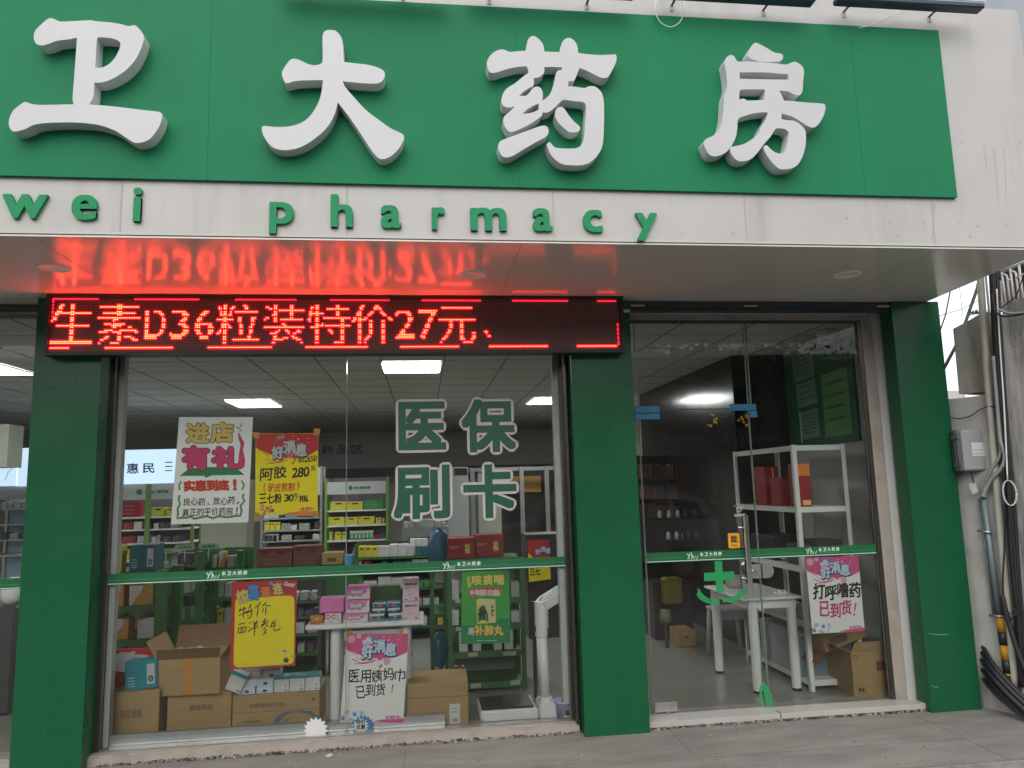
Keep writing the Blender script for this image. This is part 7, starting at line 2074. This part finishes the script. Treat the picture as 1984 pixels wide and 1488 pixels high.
for k in range(24):
    c = PW(1888 + rr.uniform(-10, 10), 608 + rr.uniform(-3, 2), -.1)
    d = Vector((rr.uniform(-.5, .5), rr.uniform(-.3, .3), 1)).normalized() * rr.uniform(.02, .05)
    s_ = Vector((.006, 0, 0)); b.add([c - s_, c + s_, c + d], [(0, 1, 2)], M_kgrn)
o = tag(b.build('weeds'), 'small tuft of weeds on top of the concrete block', 'weeds'); o['kind'] = 'stuff'

# ---- lamp bars over the sign
M_bar2 = mat('lamp_bar_blue', (0.03, 0.045, 0.075), 0.4, 0.2, var=0.1)
for k, ((x0, y0), (x1, y1)) in enumerate((((540, -22), (862, -6)), ((905, -10), (1226, 0)), ((1270, 3), (1570, 14)), ((1613, 16), (1893, 27)))):
    yb = -1.35
    p0, p1 = P(x0, y0, yb + .035), P(x1, y1, yb + .035)
    z = (p0.z + p1.z) / 2
    t = thing('sign_lamp', ('long dark blue lamp bar over the green sign, leftmost, barely in view', 'long dark blue lamp bar over the green sign, second from the left', 'long dark blue lamp bar over the green sign, second from the right', 'long dark blue lamp bar over the green sign, rightmost')[k], 'lamp', ((p0.x + p1.x) / 2, yb, z), 'lamp bars over the sign')
    b = MB(); b.box(p0.x, p1.x, yb - .035, yb + .035, z, z + .035, M_bar2, bev=.008); b.build('bar', t)
    b = MB(); b.box(p0.x, p1.x, yb - .041, yb - .035, z + .0355, z + .041, M_steel); b.build('edge_trim', t)
    for u in (.14, .74):
        x = p0.x + (p1.x - p0.x) * u
        b = MB(); b.box(x - .006, x + .006, yb + .02, YF + .03, z + .036, z + .042, M_dkgrey); b.box(x - .01, x + .01, YF - .004, YF + .008, z + .005, z + .036, M_fj); b.build('bracket', t)
for pts, lab in (([(1272, -4), (1269, 20), (1279, 42), (1298, 52), (1316, 44), (1326, 22), (1326, -4)], 'thin wire loop hanging from the lamp bars above the last characters'), ([(1758, -6), (1740, 22), (1716, 38), (1690, 48), (1664, 54)], 'thin wire curve hanging at the right lamp bar')):
    b = MB(); b.tube([P(x, y, -1.27) for x, y in smooth_loop(pts, 6)[:6 * (len(pts) - 1) + 1]], .0024, M_wplast, 6); tag(b.build('hanging_wire'), lab, 'wire')

# ================================================================== far side of the street, seen as reflections
M_facade = mat('opposite_facade', (0.42, 0.40, 0.385), 0.8, var=0.1)
M_tile = mat('roof_tile', (0.07, 0.05, 0.045), 0.7, var=0.2, scale=4)
op = thing('opposite_house', 'house across the street with tiled eave and white lattice window', 'house', (-2, -24, 0))
b = MB(); b.box(-20, 26, -28, -24, -.13, 6.6, M_facade); b.build('wall', op)
b = MB(); b.add([(-21, -23.2, 6.5), (27, -23.2, 6.5), (27, -28, 7.6), (-21, -28, 7.6), (-21, -23.2, 6.4), (27, -23.2, 6.4), (27, -28, 6.4), (-21, -28, 6.4)], [(0, 1, 2, 3), (4, 7, 6, 5), (0, 4, 5, 1), (3, 2, 6, 7), (0, 3, 7, 4), (1, 5, 6, 2)], M_tile); b.build('roof', op)
for x in (-9, -5.4, -2.2, 4.2, 9):
    b = MB(); b.box(x, x + 1.7, -24, -23.95, 4.6, 6.3, M_dkgrey); w_ = b.build('window', op)
    b = MB()
    for k in range(4):
        b.box(x + .02 + .55 * k, x + .07 + .55 * k, -23.95, -23.92, 4.6, 6.3, M_wplast); b.box(x, x + 1.7, -23.919, -23.90, 4.6 + .55 * k, 4.65 + .55 * k, M_wplast)
    bb_ = b.build('lattice', op)
b = MB(); b.box(-20, 26, -24.0, -23.6, 3.9, 4.15, M_plaster); b.build('ledge', op)
cw = thing('compound_wall', 'grey compound wall with a tiled coping across the street', 'wall', (-1, -11, -.13))
M_cw = mat('compound_grey', (0.13, 0.125, 0.12), 0.85, var=0.15)
b = MB(); b.box(-18, 22, -11.2, -11, -.13, 2.35, M_cw); b.build('wall', cw)
b = MB()
for k in range(200):
    x = -18 + 0.2 * k
    b.cyl((x, -10.8, 2.42), (x, -11.1, 2.62), .07, .06, 8, M_tile); b.cyl((x, -11.1, 2.62), (x, -11.4, 2.42), .06, .07, 8, M_tile)
b.box(-18, 22, -11.3, -10.9, 2.35, 2.45, M_tile); o = b.build('tile_coping', cw)
M_bark = mat('bark', (0.09, 0.075, 0.06), 0.9, var=0.3)
LEAF = [mat('leaf_dark', (0.03, 0.055, 0.022), 0.6, var=0.2), mat('leaf_mid', (0.05, 0.085, 0.03), 0.6, var=0.2), mat('leaf_light', (0.08, 0.115, 0.045), 0.6, var=0.2)]
def street_tree(x, y, h, r, seed, label):
    rr = random.Random(seed)
    t = thing('street_tree', label, 'tree', (x, y, -.13), 'trees across the street')
    b = MB(); b.tube([(x, y, -.13), (x + .05, y, h * .3), (x + .1, y + .05, h * .55)], .16, M_bark, 10, rs=[.2, .15, .1])
    tips = []
    for k in range(9):
        a = rr.uniform(0, 6.28); l = r * rr.uniform(.5, 1)
        p1 = Vector((x + math.cos(a) * l * .5, y + math.sin(a) * l * .5, h * rr.uniform(.55, .75))); p2 = Vector((x + math.cos(a) * l, y + math.sin(a) * l, h * rr.uniform(.65, .98)))
        b.tube([(x + .1, y + .05, h * rr.uniform(.35, .55)), p1, p2], .05, M_bark, 6, rs=[.08, .05, .02]); tips += [p1, p2]
    b.build('trunk', t)
    b = MB()
    for c in tips:
        for k in range(380):
            d = Vector((rr.gauss(0, 1), rr.gauss(0, 1), rr.gauss(0, .8))) * r * .30
            p = c + d; s = rr.uniform(.045, .10)
            a1 = Vector((rr.gauss(0, 1), rr.gauss(0, 1), rr.gauss(0, 1))).normalized() * s; a2 = a1.orthogonal().normalized() * s * .6
            b.add([p - a1, p + a2, p + a1, p - a2], [(0, 1, 2, 3)], LEAF[rr.randrange(3)])
    b.build('crown', t)
for a in ((-7.5, -15.5, 4.7, 1.9, 1, 'leafy street tree across the road on the left, seen in the glass'), (-2.2, -15.5, 4.8, 1.6, 2, 'leafy street tree across the road behind the price poster reflection'), (3.6, -15.2, 5.2, 2.3, 3, 'large leafy street tree across the road mirrored in the entrance'), (8.2, -15.6, 5.3, 2.5, 4, 'leafy street tree across the road far right, mirrored in the entrance'), (-12.0, -15, 4.8, 2.0, 5, 'leafy street tree across the road far left'), (12.2, -15.6, 5.4, 2.5, 6, 'tall street tree across the road mirrored at the right of the entrance')):
    street_tree(*a)
# parked van
def van(x, y):
    t = thing('parked_car', 'silver car parked across from the shop, mirrored in the big window', 'car', (x, y, -.13))
    mp_ = mat('car_silver', (.45, .46, .47), .3, .5, var=.03, coat=.6); z0 = -.13
    side = [(-2.1, .35), (-2.1, .85), (-1.95, 1.0), (-1.2, 1.08), (-.75, 1.5), (-.4, 1.58), (1.3, 1.58), (1.85, 1.45), (2.1, 1.0), (2.15, .4)]
    q = smooth_loop([(u, v) for u, v in side], 3, 40)
    b = MB(); b.solid(q, [], lambda u, v: Vector((x + u, y + .85, z0 + v)), lambda u, v: Vector((x + u, y - .85, z0 + v)), mp_, mp_); b.build('body', t)
    for s in (.852, -.852):
        for win in ([(-1.05, 1.1), (-.68, 1.45), (.15, 1.48), (.15, 1.1)], [(.25, 1.1), (.25, 1.48), (1.2, 1.48), (1.2, 1.1)], [(1.3, 1.1), (1.3, 1.47), (1.75, 1.38), (1.95, 1.1)]):
            b = MB(); b.flat(win, [], lambda u, v: Vector((x + u, y + s, z0 + v)), M_black); b.build('window', t)
        for wx in (-1.35, 1.4):
            b = MB(); b.cyl((x + wx, y + s * .82, z0 + .33), (x + wx, y + s * 1.03, z0 + .33), .33, n=24, mt=M_black); b.cyl((x + wx, y + s * 1.03, z0 + .33), (x + wx, y + s * 1.035, z0 + .33), .2, n=20, mt=M_steel); b.build('wheel', t)
    for s in (.6, -.6):
        b = MB(); b.box(x - 2.13, x - 2.05, y + s - .18, y + s + .18, z0 + .68, z0 + .82, M_kwht, bev=.02); b.build('headlight', t)
van(3.1, -8.2)

# litter on the pavement
q = [PZ(x, y, 0.004) for x, y in ((630, 1465), (640, 1461), (647, 1463), (636, 1468))]
b = MB(); b.add(q + [p + Vector((0, 0, .004)) for p in q], [(0, 3, 2, 1), (4, 5, 6, 7), (0, 1, 5, 4), (1, 2, 6, 5), (2, 3, 7, 6), (3, 0, 4, 7)], M_kwht)
tag(b.build('paper_scrap'), 'small white scrap of paper on the pavement in front of the big window', 'litter')
rr = random.Random(77)
b = MB()
for k in range(260):
    x, y = rr.uniform(-2.4, 4.0), rr.uniform(-0.84, 0.04)
    r_ = rr.uniform(.002, .007)
    b.add([(x - r_, y - r_ * .6, .003), (x + r_ * .8, y - r_, .003), (x + r_, y + r_ * .7, .003), (x - r_ * .6, y + r_, .003), (x, y, .003 + r_)], [(0, 1, 4), (1, 2, 4), (2, 3, 4), (3, 0, 4)], rr.choice((M_roughcon, M_stone, M_joint, M_cardd)))
o = b.build('grit'); o['kind'] = 'stuff'
# ------------------------------------------------------------------ tidy up
bpy.data.objects.remove(_fo)
bpy.data.curves.remove(_fc)
for o in scene.objects:
    if '_base' in o:
        del o['_base']
